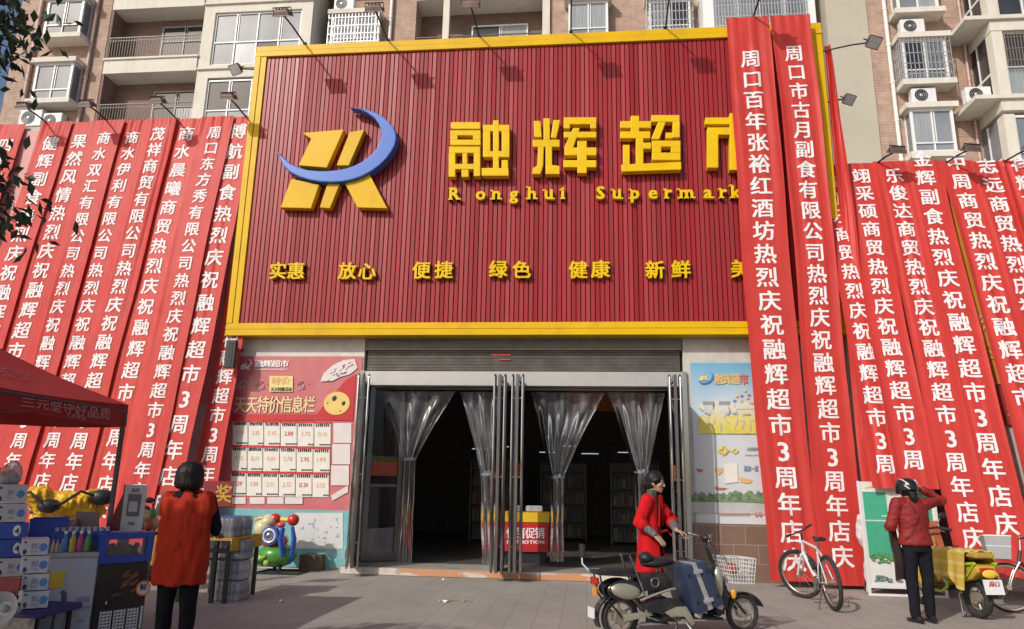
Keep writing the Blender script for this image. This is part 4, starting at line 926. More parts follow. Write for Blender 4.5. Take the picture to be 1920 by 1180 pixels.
# ------------------------------------------------------------------ clear PVC curtains gathered in the doorways
film = thinfilm('pvc_film', (.9,.9,.94), .17, .20)
def pvc(top, gat, bot, lab, seed, Y=.27):
    r = random.Random(seed)
    (ax, bx, ay), (cx, dx, cy), (ex, fx, ey) = top, gat, bot
    A, B = at(ax, ay, Y), at(bx, ay, Y); Cc, Dd = at(cx, cy, Y), at(dx, cy, Y); E_, F_ = at(ex, ey, Y), at(fx, ey, Y)
    ph = r.uniform(0,6)
    def P(u, v):
        if v < .5:
            t = v/.5; ha = t**.8; sag = (t**2.2)
            l = A.lerp(Cc, t); rr = B.lerp(Dd, t)
            mid = .10*math.sin(PI*t)
            w0 = (B.x-A.x); lx = A.x+(Cc.x-A.x)*(t**.85); rx = B.x+(Dd.x-B.x)*(1-(1-t)**1.15 if abs(B.x-Dd.x) > .5 else t)
            x = lx+(rx-lx)*u; z = A.z+(Cc.z-A.z)*t
            if t > .1: z -= .16*math.sin(PI*t)*math.sin(PI*u)*(1-t)
            amp = .05+.03*t; fr = 3.2
        else:
            t = (v-.5)/.5; lx = Cc.x+(E_.x-Cc.x)*t; rx = Dd.x+(F_.x-Dd.x)*t
            x = lx+(rx-lx)*u; z = Cc.z+(E_.z-Cc.z)*t; amp = .07-.03*t; fr = 2.4
        wob = .035*noise.noise(Vector((u*3+ph, v*5, ph)))+.012*noise.noise(Vector((u*11+v*6, v*14, ph)))
        y = Y+amp*math.sin(u*fr*2*PI+ph+.5*math.sin(v*5))*(1 if v > .12 else .25+.75*v/.12)+wob
        return Vector((x+.012*noise.noise(Vector((v*7,u*2,ph))), y, z))
    m = MB(); m.grid(P, 60, 50)
    o = m.build('pvc_curtain', film, origin=(A.x,Y,E_.z), smooth=True); tag(o, lab, 'curtain', 'clear plastic curtains in the doorways')
    h = MB(); c = (Cc+Dd)/2; wd = abs(Dd.x-Cc.x)/2
    h.tube([c+Vector((math.cos(a)*wd*1.02, math.sin(a)*.075, 0)) for a in [k*2*PI/16 for k in range(16)]], .014, 6, closed=True); h.build('tie', film, o)
    return o
pvc((706,854,733),(756,779,862),(744,771,1056),'clear plastic curtain at the far left, swept to one side and tied high',1)
pvc((862,938,735),(902,932,890),(904,930,1058),'clear plastic curtain tied just left of the middle door leaves',2)
pvc((994,1134,736),(1033,1058,896),(1030,1057,1053),'clear plastic curtain tied just right of the middle door leaves',3)
pvc((1138,1247,736),(1190,1215,886),(1196,1226,1050),'clear plastic curtain behind the woman in the red coat',4)
m = MB(); m.box((DX0+.1,.25,3.19),(DX1-.1,.29,3.23)); m.build('curtain_rail', steel_dull, shop)
# promotion counter just inside the doorway
pc = thing('promotion_counter', 'red promotion counter with a yellow top band standing behind the middle door leaves', 'counter', (-.95,.9,.12))
a, b = at(944,960,.75), at(1028,1036,.75)
m = MB(); m.box((a.x,.75,b.z),(b.x,1.25,a.z-.18)); m.build('red_body', mat('counter_red', (.50,.02,.02), .4), pc)
m = MB(); m.box((a.x-.01,.745,a.z-.17),(b.x+.01,1.26,a.z)); m.build('yellow_band', mat('counter_yellow', (.72,.46,.02), .4), pc)
m = MB(); m.box((a.x+.05,.8,.12),(b.x-.05,1.2,b.z-.01)); m.build('plinth', black_pl, pc)
m = MB(); wtext(m, '惊喜促销', 950,990,1021,1010,.745,.02); wtext(m, 'PROMOTION', 950,1012,1021,1021,.745,.03); m.build('lettering', white_ink, pc)
m = MB(); m.cbox((a.x+.55,.95,a.z+.06),(.3,.2,.11),bev=.03,rz=.3); o = m.build('folded_cloth', mat('grey_cloth', (.4,.4,.42), .9, var=.2), origin=(a.x+.55,.95,a.z)); tag(o,'crumpled grey cloth lying on the promotion counter','cloth')
# ------------------------------------------------------------------ people
def rings(m, secs, n=22, mi=None):
    """horizontal ellipses (x, y, z, a, b, turn) joined into a closed volume"""
    vs = []
    for x, y, z, a, b, t in secs:
        for k in range(n):
            q = 2*PI*k/n; u, v = a*math.cos(q), b*math.sin(q); vs.append(Vector((x+u*math.cos(t)-v*math.sin(t), y+u*math.sin(t)+v*math.cos(t), z)))
    fs = [(j*n+k, j*n+(k+1) % n, (j+1)*n+(k+1) % n, (j+1)*n+k) for j in range(len(secs)-1) for k in range(n)]
    fs += [tuple(range(n-1,-1,-1)), tuple((len(secs)-1)*n+k for k in range(n))]
    m.add(vs, fs, mi)
def limb(m, pts, rad, n=12):
    m.tube(pts, rad, n)
    for p, r in zip(pts, rad if hasattr(rad, '__len__') else [rad]*len(pts)): m.ball(p, r, nu=12, nv=8)
def fuse(m, name, mats, parent, voxel=.009, smooth=3, folds=0.0, fscale=9.0, fstretch=(1,1,.5), seed=0, local=False):
    """melt overlapping volumes into one continuous surface"""
    me = bpy.data.meshes.new('t'); me.from_pydata(m.v, [], m.f); bm = bmesh.new(); bm.from_mesh(me); bmesh.ops.recalc_face_normals(bm, faces=bm.faces); bm.to_mesh(me); bm.free()
    o = bpy.data.objects.new('t', me); scene.collection.objects.link(o)
    r = o.modifiers.new('r', 'REMESH'); r.mode = 'VOXEL'; r.voxel_size = voxel
    s = o.modifiers.new('s', 'SMOOTH'); s.iterations = smooth; s.factor = .5
    dg = bpy.context.evaluated_depsgraph_get(); me2 = bpy.data.meshes.new_from_object(o.evaluated_get(dg)); me2.name = name
    bpy.data.objects.remove(o); bpy.data.meshes.remove(me)
    if folds:
        off = Vector((seed*7.3, seed*3.1, seed))
        ns = [v.normal.copy() for v in me2.vertices]
        for v, nn in zip(me2.vertices, ns):
            p = Vector((v.co.x*fstretch[0], v.co.y*fstretch[1], v.co.z*fstretch[2]))*fscale+off
            v.co += nn*folds*(noise.noise(p)*1.0+.5*noise.noise(p*2.3)-.25*abs(noise.noise(p*1.3+off)))
    me2.materials.clear()
    for mm in (mats if isinstance(mats, (list, tuple)) else [mats]): me2.materials.append(mm)
    me2.polygons.foreach_set('use_smooth', [True]*len(me2.polygons))
    if not local: me2.transform(Matrix.Translation(-wloc(parent)))
    ob = bpy.data.objects.new(name, me2); scene.collection.objects.link(ob); ob.parent = parent
    return ob
skin_m = mat('skin', (.42,.25,.17), .5, var=.06, scale=8, spec=.4)
hair_m = mat('black_hair', (.010,.008,.008), .5, var=.3, scale=40, spec=.3, bump=.25, bscale=90)
eye_m = mat('eye_white', (.6,.58,.55), .3); iris_m = mat('dark_iris', (.02,.012,.008), .2); lip_m = mat('lip', (.36,.10,.09), .4); brow_m = mat('brow', (.03,.022,.02), .7)
trouser_m = mat('black_trousers', (.011,.011,.015), .85, var=.2, scale=12, bump=.15, bscale=120, spec=.12); shoe_m = mat('black_shoe', (.012,.012,.013), .35)
class Fig:
    def __init__(s, base, heading):
        s.b = Vector(base); c, n = math.cos(heading), math.sin(heading); s.f = Vector((c,n,0)); s.l = Vector((-n,c,0)); s.h = heading
    def __call__(s, f, l, u): return s.b+s.f*f+s.l*l+Vector((0,0,u))
    def sec(s, f, l, u, a, b): p = s(f,l,u); return (p.x, p.y, p.z, a, b, s.h)     # a along forward, b sideways
def hand(m, wrist, dirn, palm_n, side, curl=.3, s=1.0, spread=.22):
    """palm, four unequal bent fingers and a thumb off the side of the palm. palm_n: the way the palm faces; side: towards the thumb"""
    d = Vector(dirn).normalized(); n = Vector(palm_n); n = (n-d*n.dot(d)).normalized(); t = Vector(side); t = (t-d*t.dot(d)-n*t.dot(n)).normalized()
    w = Vector(wrist)
    for q in range(4):
        off = (q-1.5)*.019*s
        m.tube([w+t*off*.6, w+d*.045*s+t*off*.95, w+d*.085*s+t*off], [.014*s,.0135*s,.011*s], 8)
        m.ball(w+d*.085*s+t*off, .0112*s, nu=8, nv=6)
    L = (.052,.066,.072,.064)
    for q in range(4):
        off = (q-1.5)*.0195*s; p0 = w+d*.083*s+t*off; ln = L[q]*s; dd = (d+t*(q-1.5)*.09*spread/.22).normalized(); pts = [p0]; a = curl*.5
        for k, fr in enumerate((.45,.30,.25)):
            a2 = a; pts.append(pts[-1]+(dd*math.cos(a2)+n*math.sin(a2))*ln*fr); a += curl
        m.tube(pts, [.0092*s,.0088*s,.0080*s,.0066*s], 8); m.ball(pts[-1], .0067*s, nu=8, nv=6)
    b0 = w+d*.025*s+t*.026*s
    p1 = b0+(d*.6+t*.75+n*.25).normalized()*.036*s; p2 = p1+(d*.85+t*.25+n*(.25+curl*.4)).normalized()*.030*s; p3 = p2+(d*.9+n*(.3+curl*.5)).normalized()*.022*s
    m.tube([w+t*.008*s, b0, p1, p2, p3], [.014*s,.0135*s,.0105*s,.0095*s,.0075*s], 8); m.ball(p3, .0075*s, nu=8, nv=6)
def head(m, F, f, l, u, yaw=0.0, s=1.0, tilt=0.0):
    """u is the chin height; returns a mapper for features (forward, left, up from chin)"""
    R = Matrix.Rotation(yaw, 3, 'Z') @ Matrix.Rotation(F.h, 3, 'Z') @ Matrix.Rotation(tilt, 3, 'Y')
    o = F(f,l,u)
    H = lambda a, b, c: o+R @ Vector((a*s,b*s,c*s))
    secs = [(.030,.0,.030,.026,.0),(.020,.045,.048,.040,.015),(.010,.070,.060,.050,.05),(.0,.088,.066,.062,.085),(-.006,.094,.072,.068,.12),(-.010,.096,.074,.072,.15),(-.012,.090,.070,.068,.18),(-.014,.070,.056,.05,.205),(-.015,.03,.025,.02,.222)]
    prof = [(.052,.030,.028,.004),(.036,.062,.046,.022),(.018,.082,.060,.052),(.004,.096,.069,.085),(-.002,.102,.074,.118),(-.004,.104,.076,.150),(-.008,.096,.070,.182),(-.012,.074,.054,.206),(-.014,.036,.026,.220)]
    n = 18; vs = []
    for cx, a, b, z in prof:
        for k in range(n):
            q = 2*PI*k/n; x = math.cos(q); y = math.sin(q)
            vs.append(H(cx-.012+a*x*(.94 if x > 0 else 1), b*y*(1-.12*max(0,x)), z))
    fs = [(j*n+k, j*n+(k+1) % n, (j+1)*n+(k+1) % n, (j+1)*n+k) for j in range(len(prof)-1) for k in range(n)]+[tuple(range(n-1,-1,-1)), tuple((len(prof)-1)*n+k for k in range(n))]
    m.add(vs, fs)
    m.tube([H(.086,0,.128), H(.100,0,.100), H(.111,0,.083), H(.094,0,.074)], [.008*s,.010*s,.013*s,.009*s], 8); m.ball(H(.104,0,.083), .0125*s)
    for y in (-1,1):
        m.ball(H(.097,y*.011,.079), .008*s); m.tube([H(.086,y*.016,.134), H(.078,y*.045,.134)], [.009*s,.007*s], 6)
        m.ball(H(-.012,y*.077,.098), (.020*s,.009*s,.030*s), rot=R); m.ball(H(.060,y*.040,.085), (.024*s,.020*s,.022*s), rot=R)
    m.ball(H(.083,0,.049), (.012*s,.022*s,.008*s), rot=R); m.ball(H(.081,0,.040), (.012*s,.019*s,.007*s), rot=R); m.ball(H(.072,0,.014), (.018*s,.020*s,.016*s), rot=R)
    return H, R
def face(H, R, s, parent):
    for y in (-1,1):
        e = MB(); e.ball(H(.079,y*.031,.112), (.010*s,.0145*s,.0075*s), rot=R); w = e.build('eye', eye_m, parent, smooth=True)
        e = MB(); e.ball(H(.0865,y*.030,.112), (.0055*s,.0066*s,.0066*s), rot=R); e.build('iris', iris_m, w, smooth=True)
        e = MB(); e.tube([H(.089,y*.013,.131), H(.089,y*.030,.137), H(.078,y*.050,.131)], [.0038*s,.0042*s,.002*s], 6); e.build('eyebrow', brow_m, parent, smooth=True)
    e = MB(); e.tube([H(.082,-.022,.0445), H(.0935,0,.046), H(.082,.022,.0445)], [.003*s,.0068*s,.003*s], 8); e.build('lips', lip_m, parent, smooth=True)
def shoes(F, feet, parent, mm=None):
    for f, l, t in feet:
        m = MB(); R = Matrix.Rotation(F.h+t, 3, 'Z'); o = F(f,l,0)
        secs = []
        for x, hw, hh in ((-.075,.028,.06),(-.05,.037,.085),(.0,.036,.075),(.06,.040,.055),(.11,.043,.045),(.15,.036,.036),(.172,.016,.025)):
            secs.append((x,hw,hh))
        n = 10; vs = []
        for x, hw, hh in secs:
            for k in range(n): q = 2*PI*k/n; vs.append(o+R @ Vector((x, hw*math.cos(q), .006+max(0,(hh)*(.5+.5*math.sin(q))))))
        fs = [(j*n+k, j*n+(k+1) % n, (j+1)*n+(k+1) % n, (j+1)*n+k) for j in range(len(secs)-1) for k in range(n)]+[tuple(range(n)), tuple((len(secs)-1)*n+k for k in range(n))]
        m.add(vs, fs); m.build('shoe', mm or shoe_m, parent, smooth=True)

# --- woman in the open red coat steadying the electric bike
BR, BFt = gr(1163,1197), gr(1393,1184)                 # where the electric bike's tyres touch the ground
bike_h = math.atan2(BFt.y-BR.y, BFt.x-BR.x); WB = (BFt-BR).length
BK = 835.0/WB
_ym = (BR.y+BFt.y)/2; BZ = 150*3.687/(at(1280,1040,_ym).z-at(1280,1190,_ym).z)      # survey units per metre, along and up
def bk(cx, cy, side=0.0):
    """bike survey mark -> world; side: metres to the bike's left"""
    x = (cx-310)/BK; z = (1250-(cx-310)/835*59-cy)/BZ
    c, n = math.cos(bike_h), math.sin(bike_h)
    return Vector((BR.x+c*x-n*side, BR.y+n*x+c*side, z))
A0 = gr(1226,1166); A0.z = 0
A = Fig(A0, math.radians(-14))
pa = thing('person', 'woman in an open knee length red coat steadying the electric bike, looking to the right', 'person', A0)
red_coat = mat('red_wool_coat', (.52,.008,.012), .85, var=.1, scale=14, bump=.1, bscale=200, spec=.2)
print_m = mat('grey_print_sleeve', (.12,.12,.12), .8, var=.7, scale=45)
sh_r, el_r, wr_r = A(-.02,-.175,1.345), A(-.10,-.25,1.10), A(.09,-.29,.965)
grip = bk(800,520,.12)
sh_l, el_l = A(.03,.165,1.345), A(.20,.21,1.12)
wr_l = grip+Vector((-.085,.01,.035))
m = MB()
H, HR = head(m, A, .05,0,1.445, yaw=math.radians(-6), s=.98, tilt=math.radians(8))
m.tube([A(-.01,0,1.36), A(.015,0,1.44), A(.02,0,1.50)], [.062,.052,.05], 12)
rings(m, [A.sec(0,0,.84,.10,.15), A.sec(0,0,1.0,.09,.135), A.sec(0,0,1.2,.10,.15), A.sec(-.01,0,1.36,.075,.15), A.sec(-.01,0,1.40,.05,.08)])
limb(m, [sh_r, el_r, wr_r], [.045,.038,.025]); limb(m, [sh_l, el_l, wr_l], [.045,.038,.025])
for l in (-.085,.085): limb(m, [A(0,l,.86), A(.02,l,.47), A(-.01 if l < 0 else .03,l,.07)], [.075,.05,.035])
hand(m, wr_r, (wr_r-el_r)+Vector((.03,-.02,-.07)), A.l*.3+Vector((0,0,-1)), A.f*.4+A.l*.8, .22)
hand(m, wr_l, (grip-wr_l)+Vector((.06,0,-.01)), Vector((0,0,-1)), A.l*-1.0+A.f*.1, .75)
fuse(m, 'body', skin_m, pa, voxel=.0055, smooth=2)
face(H, HR, .98, pa)
m = MB()
m.ball(H(-.03,0,.145), (.108,.092,.105), rot=HR); m.ball(H(-.05,0,.10), (.085,.086,.10), rot=HR)
m.tube([H(.055,.03,.195), H(.03,.075,.15), H(-.02,.086,.11)], [.022,.020,.02], 8); m.tube([H(.055,-.02,.195), H(.035,-.076,.155), H(-.015,-.086,.115)], [.022,.020,.02], 8)
m.tube([H(-.10,0,.09), H(-.135,-.015,.06), H(-.145,-.02,.02), H(-.12,-.02,-.05), H(-.10,-.02,-.10)], [.05,.045,.035,.028,.012], 10)
fuse(m, 'hair', hair_m, pa, voxel=.010, smooth=3, folds=.006, fscale=40, fstretch=(1,1,.4))
m = MB(); m.ball(H(.005,-.083,.07), .009); m.build('earring', mat('gold', (.7,.45,.12), .25, metal=1), pa, smooth=True)
m = MB(); rings(m, [A.sec(0,0,.90,.105,.16), A.sec(0,0,1.05,.098,.145), A.sec(.0,0,1.2,.108,.155), A.sec(-.01,0,1.36,.08,.145), A.sec(.0,0,1.41,.058,.07), A.sec(.012,0,1.475,.056,.058)]); fuse(m, 'top', mat('dark_green_top', (.045,.07,.05), .8, var=.3, scale=30), pa, voxel=.012, folds=.006)
for l in (-.085,.085):
    pass
m = MB(); rings(m, [A.sec(0,0,.80,.11,.165), A.sec(0,0,.95,.105,.155)])
for l in (-.085,.085): limb(m, [A(0,l,.84), A(.02,l,.47), A(-.01 if l < 0 else .03,l,.10)], [.088,.064,.052])
fuse(m, 'trousers', trouser_m, pa, voxel=.012, folds=.008)
for a, b, k in ((el_r, wr_r, .0), (el_l, wr_l, .0)):
    m = MB(); limb(m, [a.lerp(b,.15), a.lerp(b,.93)], [.052,.040]); fuse(m, 'inner_sleeve', print_m, pa, voxel=.010, folds=.006, fscale=25)
m = MB()
# coat: open at the front, flaring to the knee
def coat(u, v):
    a = -2.42+4.84*u                                       # angle round the body, open towards the front
    z = 1.405-(1.405-.50)*v
    rx = [(.0,.055),(.05,.10),(.14,.125),(.45,.135),(1,.185)]; ry = [(.0,.075),(.05,.165),(.14,.195),(.45,.195),(1,.245)]
    def ip(t):
        for (p, q), (r, s2) in zip(t, t[1:]):
            if v <= r: return q+(s2-q)*((v-p)/(r-p))
        return t[-1][1]
    k = .012*math.sin(a*5+v*3)*v+.010*noise.noise(Vector((a*2,v*6,4)))
    p = A.f*(-(ip(rx)+k)*math.cos(a)-.01)+A.l*((ip(ry)+k)*math.sin(a))
    return A.b+p+Vector((0,0,z))
m.grid(coat, 48, 40)
c = m.build('coat', red_coat, pa, smooth=True, solid=.014)
m = MB(); limb(m, [A(-.02,-.15,1.35), sh_r+Vector((0,0,-.02)), el_r, el_r.lerp(wr_r,.22)], [.075,.078,.070,.074]); limb(m, [A(.0,.14,1.35), sh_l+Vector((0,0,-.02)), el_l, el_l.lerp(wr_l,.32)], [.075,.078,.068,.070])
fuse(m, 'coat_sleeves', red_coat, c, voxel=.010, smooth=4, folds=.012, fscale=14, seed=2)
for sg in (-1,1):
    m = MB(); m.grid(lambda u, v: A(.075+.035*(1-v)+.03*v+.012*math.sin(u*3), sg*(.045+.075*u*(.7+.3*v)+.05*v), 1.415-.34*v-.02*u), 6, 12); m.build('lapel', red_coat, c, smooth=True, solid=.01)
m = MB(); m.tube([A(.13,-.10,1.0), A(.19,-.05,1.01), A(.20,.0,.985), A(.24,-.02,.95)], [.014,.013,.012,.008], 6); m.build('belt', red_coat, c, smooth=True)
shoes(A, [(.0,-.085,0),(.06,.085,.1)], pa)

# --- woman seen from behind, hand raised to her helmet
B0 = gr(1732,1168); B0.z = 0
Bf = Fig(B0, math.radians(97)); sB = 1.0
pb = thing('person', 'woman in a red leather jacket and black helmet, seen from behind with one hand raised', 'person', B0)
leather = mat('red_leather', (.22,.017,.016), .6, var=.2, scale=8, bump=.35, bscale=60, spec=.3)
# right hand side is negative l
shR, elR, wrR = Bf(0,-.18,1.36), Bf(.06,-.40,1.40), Bf(.10,-.17,1.555)
shL, elL, wrL = Bf(0,.18,1.36), Bf(.0,.285,1.09), Bf(.22,.20,1.08)
m = MB()
H, HR = head(m, Bf, .03,.03,1.42, yaw=math.radians(10), s=.98, tilt=math.radians(4))
m.tube([Bf(-.01,.01,1.34), Bf(.0,.02,1.42), Bf(.01,.03,1.48)], [.062,.054,.05], 12)
rings(m, [Bf.sec(0,0,.82,.10,.15), Bf.sec(0,0,1.0,.09,.135), Bf.sec(0,0,1.2,.10,.15), Bf.sec(-.01,0,1.35,.075,.15), Bf.sec(-.01,0,1.40,.05,.08)])
limb(m, [shR, elR, wrR], [.046,.038,.026]); limb(m, [shL, elL, wrL], [.046,.038,.026])
for l, ff in ((-.10,.02),(.09,-.02)): limb(m, [Bf(0,l*.9,.85), Bf(.0,l,.47), Bf(ff,l*1.02,.07)], [.078,.052,.036])
hand(m, wrR, Vector(Bf(.02,.06,1.60))-wrR+Vector((-.03,0,.03)), Bf.l*.6+Bf.f*-.2+Vector((0,0,-.8)), Bf.f*-1.0, .25); hand(m, wrL, Bf.f+Vector((0,0,-.2)), Bf.l*-1, Vector((0,0,1)), .5)
fuse(m, 'body', skin_m, pb, voxel=.0055, smooth=2)
face(H, HR, .98, pb)
m = MB(); m.ball(H(-.03,0,.11), (.10,.085,.105), rot=HR); m.tube([H(-.10,0,.07), H(-.11,0,.0), H(-.10,0,-.07)], [.055,.05,.03], 10); fuse(m, 'hair', hair_m, pb, voxel=.010, folds=.006, fscale=40)
m = MB()
prof = [(.128,.08),(.130,.12),(.126,.16),(.110,.205),(.080,.235),(.04,.25),(.0,.254)]
hel = mat('helmet_black', (.014,.014,.016), .18, spec=.6)
n = 28; vs = []
for r, z in prof:
    for k in range(n): q = 2*PI*k/n; vs.append(H(-.012+r*math.cos(q)*1.12, r*math.sin(q)*.98, z-(.02*math.cos(q) if r > .12 else 0)))
m.add(vs, [(j*n+k, j*n+(k+1) % n, (j+1)*n+(k+1) % n, (j+1)*n+k) for j in range(len(prof)-1) for k in range(n)]); he = m.build('helmet', hel, pb, smooth=True, solid=.01)
m = MB()
for sg in (-1,1): m.tube([H(-.14,sg*.02,.10), H(-.125,sg*.06,.17), H(-.07,sg*.085,.215), H(.02,sg*.07,.235)], [.010,.016,.014,.006], 6, flat=.5)
m.tube([H(-.145,.06,.105), H(-.135,.085,.125), H(-.11,.105,.15)], [.012,.018,.008], 6, flat=.5); m.build('helmet_stripe', white_ink, he, smooth=True)
m = MB(); rings(m, [Bf.sec(0,0,.80,.115,.170), Bf.sec(-.01,0,.90,.115,.165), Bf.sec(0,0,1.0,.10,.15)])
for l, ff in ((-.10,.02),(.09,-.02)): limb(m, [Bf(0,l*.9,.83), Bf(.0,l,.47), Bf(ff,l*1.02,.09)], [.092,.070,.058])
fuse(m, 'trousers', trouser_m, pb, voxel=.011, folds=.010, seed=5)
m = MB(); rings(m, [Bf.sec(0,0,.875,.140,.198), Bf.sec(0,0,.93,.142,.198), Bf.sec(0,0,1.05,.120,.172), Bf.sec(0,0,1.2,.128,.188), Bf.sec(-.01,0,1.33,.105,.185), Bf.sec(-.01,.005,1.40,.075,.11), Bf.sec(.0,.015,1.44,.066,.07)])
limb(m, [Bf(0,-.13,1.36), shR, elR, elR.lerp(wrR,.80)], [.08,.080,.068,.050]); limb(m, [Bf(0,.13,1.36), shL, elL, elL.lerp(wrL,.8)], [.08,.080,.068,.052])
jk = fuse(m, 'jacket', leather, pb, voxel=.009, smooth=4, folds=.008, fscale=15, fstretch=(.8,.8,1.3), seed=3)
m = MB(); m.tube([Bf(-.11,.10,1.39), Bf(-.142,.0,1.22), Bf(-.138,.12,1.02), Bf(-.10,.185,.95)], [.007]*4, 6, flat=.4); m.build('bag_strap', black_pl, pb, smooth=True)
shoes(Bf, [(.0,-.103,-.12),(-.04,.092,.15)], pb)
# dark coat carried over her left arm
m = MB(); dk = mat('dark_brown_cloth', (.035,.020,.018), .85, var=.2, scale=10)
def drape(u, v):
    w = .15-.05*v+.05*math.sin(v*3); a = Bf(.02+.10*u, .255-.03*v, 1.12-.62*v-.10*abs(u-.4)*v)
    return a+Bf.l*(.03*math.sin(u*9+v*2))+Bf.l*(-.17*u*(.5+.5*v))+Bf.f*(.02*math.sin(v*7))
m.grid(drape, 24, 30); o = m.build('carried_coat', dk, origin=Bf(.05,.2,.5), smooth=True, solid=.02); tag(o, 'dark brown coat hanging from the left arm of the woman in the helmet', 'coat')

# --- woman in the orange red vest at the stall
C0 = Vector((at(350,865,-6.7).x+.06, -6.7, 0)); Cf = Fig(C0, math.radians(93))
pc2 = thing('person', 'woman with bobbed black hair in orange red vest, back turned, at the stall', 'person', C0)
vest_m = mat('orange_vest', (.37,.023,.006), .8, var=.12, scale=6, bump=.12, bscale=90, spec=.25)
blk = mat('black_jersey', (.011,.011,.012), .85, var=.2, spec=.12)
k = .985
shR, elR, wrR = Cf(.02,-.17,1.32), Cf(.10,-.225,1.07), Cf(.30,-.14,1.02); shL, elL, wrL = Cf(.02,.17,1.32), Cf(.10,.21,1.07), Cf(.30,.12,1.0)
m = MB()
H, HR = head(m, Cf, .02,.0,1.405, yaw=math.radians(4), s=.98, tilt=math.radians(14))
m.tube([Cf(-.01,0,1.31), Cf(.0,0,1.40), Cf(.01,0,1.46)], [.062,.054,.05], 12)
rings(m, [Cf.sec(0,0,.80,.10,.16), Cf.sec(0,0,.98,.09,.14), Cf.sec(0,0,1.17,.10,.15), Cf.sec(-.01,0,1.32,.075,.15), Cf.sec(-.01,0,1.37,.05,.08)])
limb(m, [shR, elR, wrR], [.046,.038,.026]); limb(m, [shL, elL, wrL], [.046,.038,.026])
for l in (-.10,.10): limb(m, [Cf(0,l*.9,.83), Cf(.0,l,.46), Cf(0,l,.07)], [.08,.054,.037])
hand(m, wrR, Cf.f+Vector((0,0,-.3)), Vector((0,0,-1)), Cf.l, .35); hand(m, wrL, Cf.f+Vector((0,0,-.3)), Vector((0,0,-1)), Cf.l*-1, .35)
fuse(m, 'body', skin_m, pc2, voxel=.006, smooth=2); face(H, HR, .98, pc2)
m = MB(); rings(m, [Cf.sec(-.03,0,1.40,.072,.085), Cf.sec(-.035,0,1.42,.098,.114), Cf.sec(-.035,0,1.45,.108,.124), Cf.sec(-.03,0,1.50,.112,.122), Cf.sec(-.025,0,1.55,.115,.116), Cf.sec(-.02,0,1.59,.106,.104), Cf.sec(-.015,0,1.622,.08,.08), Cf.sec(-.01,0,1.642,.04,.04)])
fuse(m, 'hair', hair_m, pc2, voxel=.007, smooth=4, folds=.005, fscale=34, fstretch=(1.6,1.6,.12))
m = MB(); limb(m, [shR, elR, wrR], [.062,.055,.042]); limb(m, [shL, elL, wrL], [.062,.055,.042]); rings(m, [Cf.sec(0,0,1.20,.11,.16), Cf.sec(-.01,0,1.34,.085,.16), Cf.sec(-.0,0,1.40,.066,.072)]); fuse(m, 'black_top', blk, pc2, voxel=.011, folds=.008)
m = MB(); rings(m, [Cf.sec(0,0,.72,.11,.18), Cf.sec(0,0,.95,.105,.16)])
for l in (-.10,.10): limb(m, [Cf(0,l*.9,.82), Cf(.0,l,.46), Cf(0,l,.09)], [.095,.072,.060])
fuse(m, 'trousers', trouser_m, pc2, voxel=.011, folds=.010, seed=8)
m = MB(); rings(m, [Cf.sec(0,0,.61,.155,.238), Cf.sec(0,0,.63,.156,.240), Cf.sec(0,0,.85,.148,.235), Cf.sec(0,0,1.05,.140,.225), Cf.sec(0,0,1.22,.135,.228), Cf.sec(-.01,0,1.31,.115,.222), Cf.sec(-.01,0,1.355,.09,.165), Cf.sec(.0,0,1.395,.07,.08)])
for l in (-.175,.175): limb(m, [Cf(0,l,1.315), Cf(.02,l*1.12,1.22)], [.072,.070])
fuse(m, 'vest', vest_m, pc2, voxel=.010, smooth=3, folds=.024, fscale=7, fstretch=(1.5,1.5,.6), seed=6)
shoes(Cf, [(0,-.10,-.1),(0,.10,.1)], pc2)
# ------------------------------------------------------------------ bicycles and scooters
chrome = mat('chrome', (.55,.55,.56), .18, metal=1); silver_paint = mat('champagne_paint', (.42,.39,.30), .3, metal=.4, var=.1, coat=.3)
black_paint = mat('black_paint', (.02,.02,.024), .25, var=.3, scale=3, dirt=(.16,.14,.11), dscale=4, damount=.35); rim_m = mat('dusty_rim', (.36,.32,.25), .4, metal=.5, var=.2)
lime = mat('lime_paint', (.34,.52,.02), .3, var=.05); white_paint = mat('white_paint', (.66,.66,.66), .3, var=.05); red_lamp = mat('red_lamp', (.45,.02,.01), .2); amber = mat('amber_lamp', (.70,.28,.03), .25)
def wheel(parent, c, axle, R, rt, spokes=18, rim=None, hubw=.05, hub_r=.03, cast=0, local=False):
    """tyre (with rim and spokes as its parts)"""
    c = Vector(c); a = Vector(axle).normalized()
    m = MB(); m.torus(c, a, R-rt, rt, 40, 8); t = m.build('tyre', rubber, parent, smooth=True, local=local)
    m = MB(); m.torus(c, a, R-2*rt-.004, .012, 40, 6); m.cyl(c-a*hubw, c+a*hubw, hub_r, 14); m.build('rim', rim or rim_m, t, smooth=True, local=local)
    m = MB(); u = a.orthogonal().normalized(); w = a.cross(u)
    for k in range(spokes if not cast else 0):
        q = 2*PI*k/spokes; q2 = q+(.5 if k % 2 else -.5); sd = hubw*.7*(1 if (k//2) % 2 else -1)
        m.cyl(c+a*sd+(u*math.cos(q2)+w*math.sin(q2))*hub_r, c+(u*math.cos(q)+w*math.sin(q))*(R-2*rt-.004), .0016, 4)
    for k in range(cast): q = 2*PI*k/cast; m.tube([c+(u*math.cos(q)+w*math.sin(q))*hub_r*.8, c+(u*math.cos(q+.12)+w*math.sin(q+.12))*(R-2*rt)], [.016,.010], 6)
    m.build('spokes', rim or chrome, t, local=local)
    return t
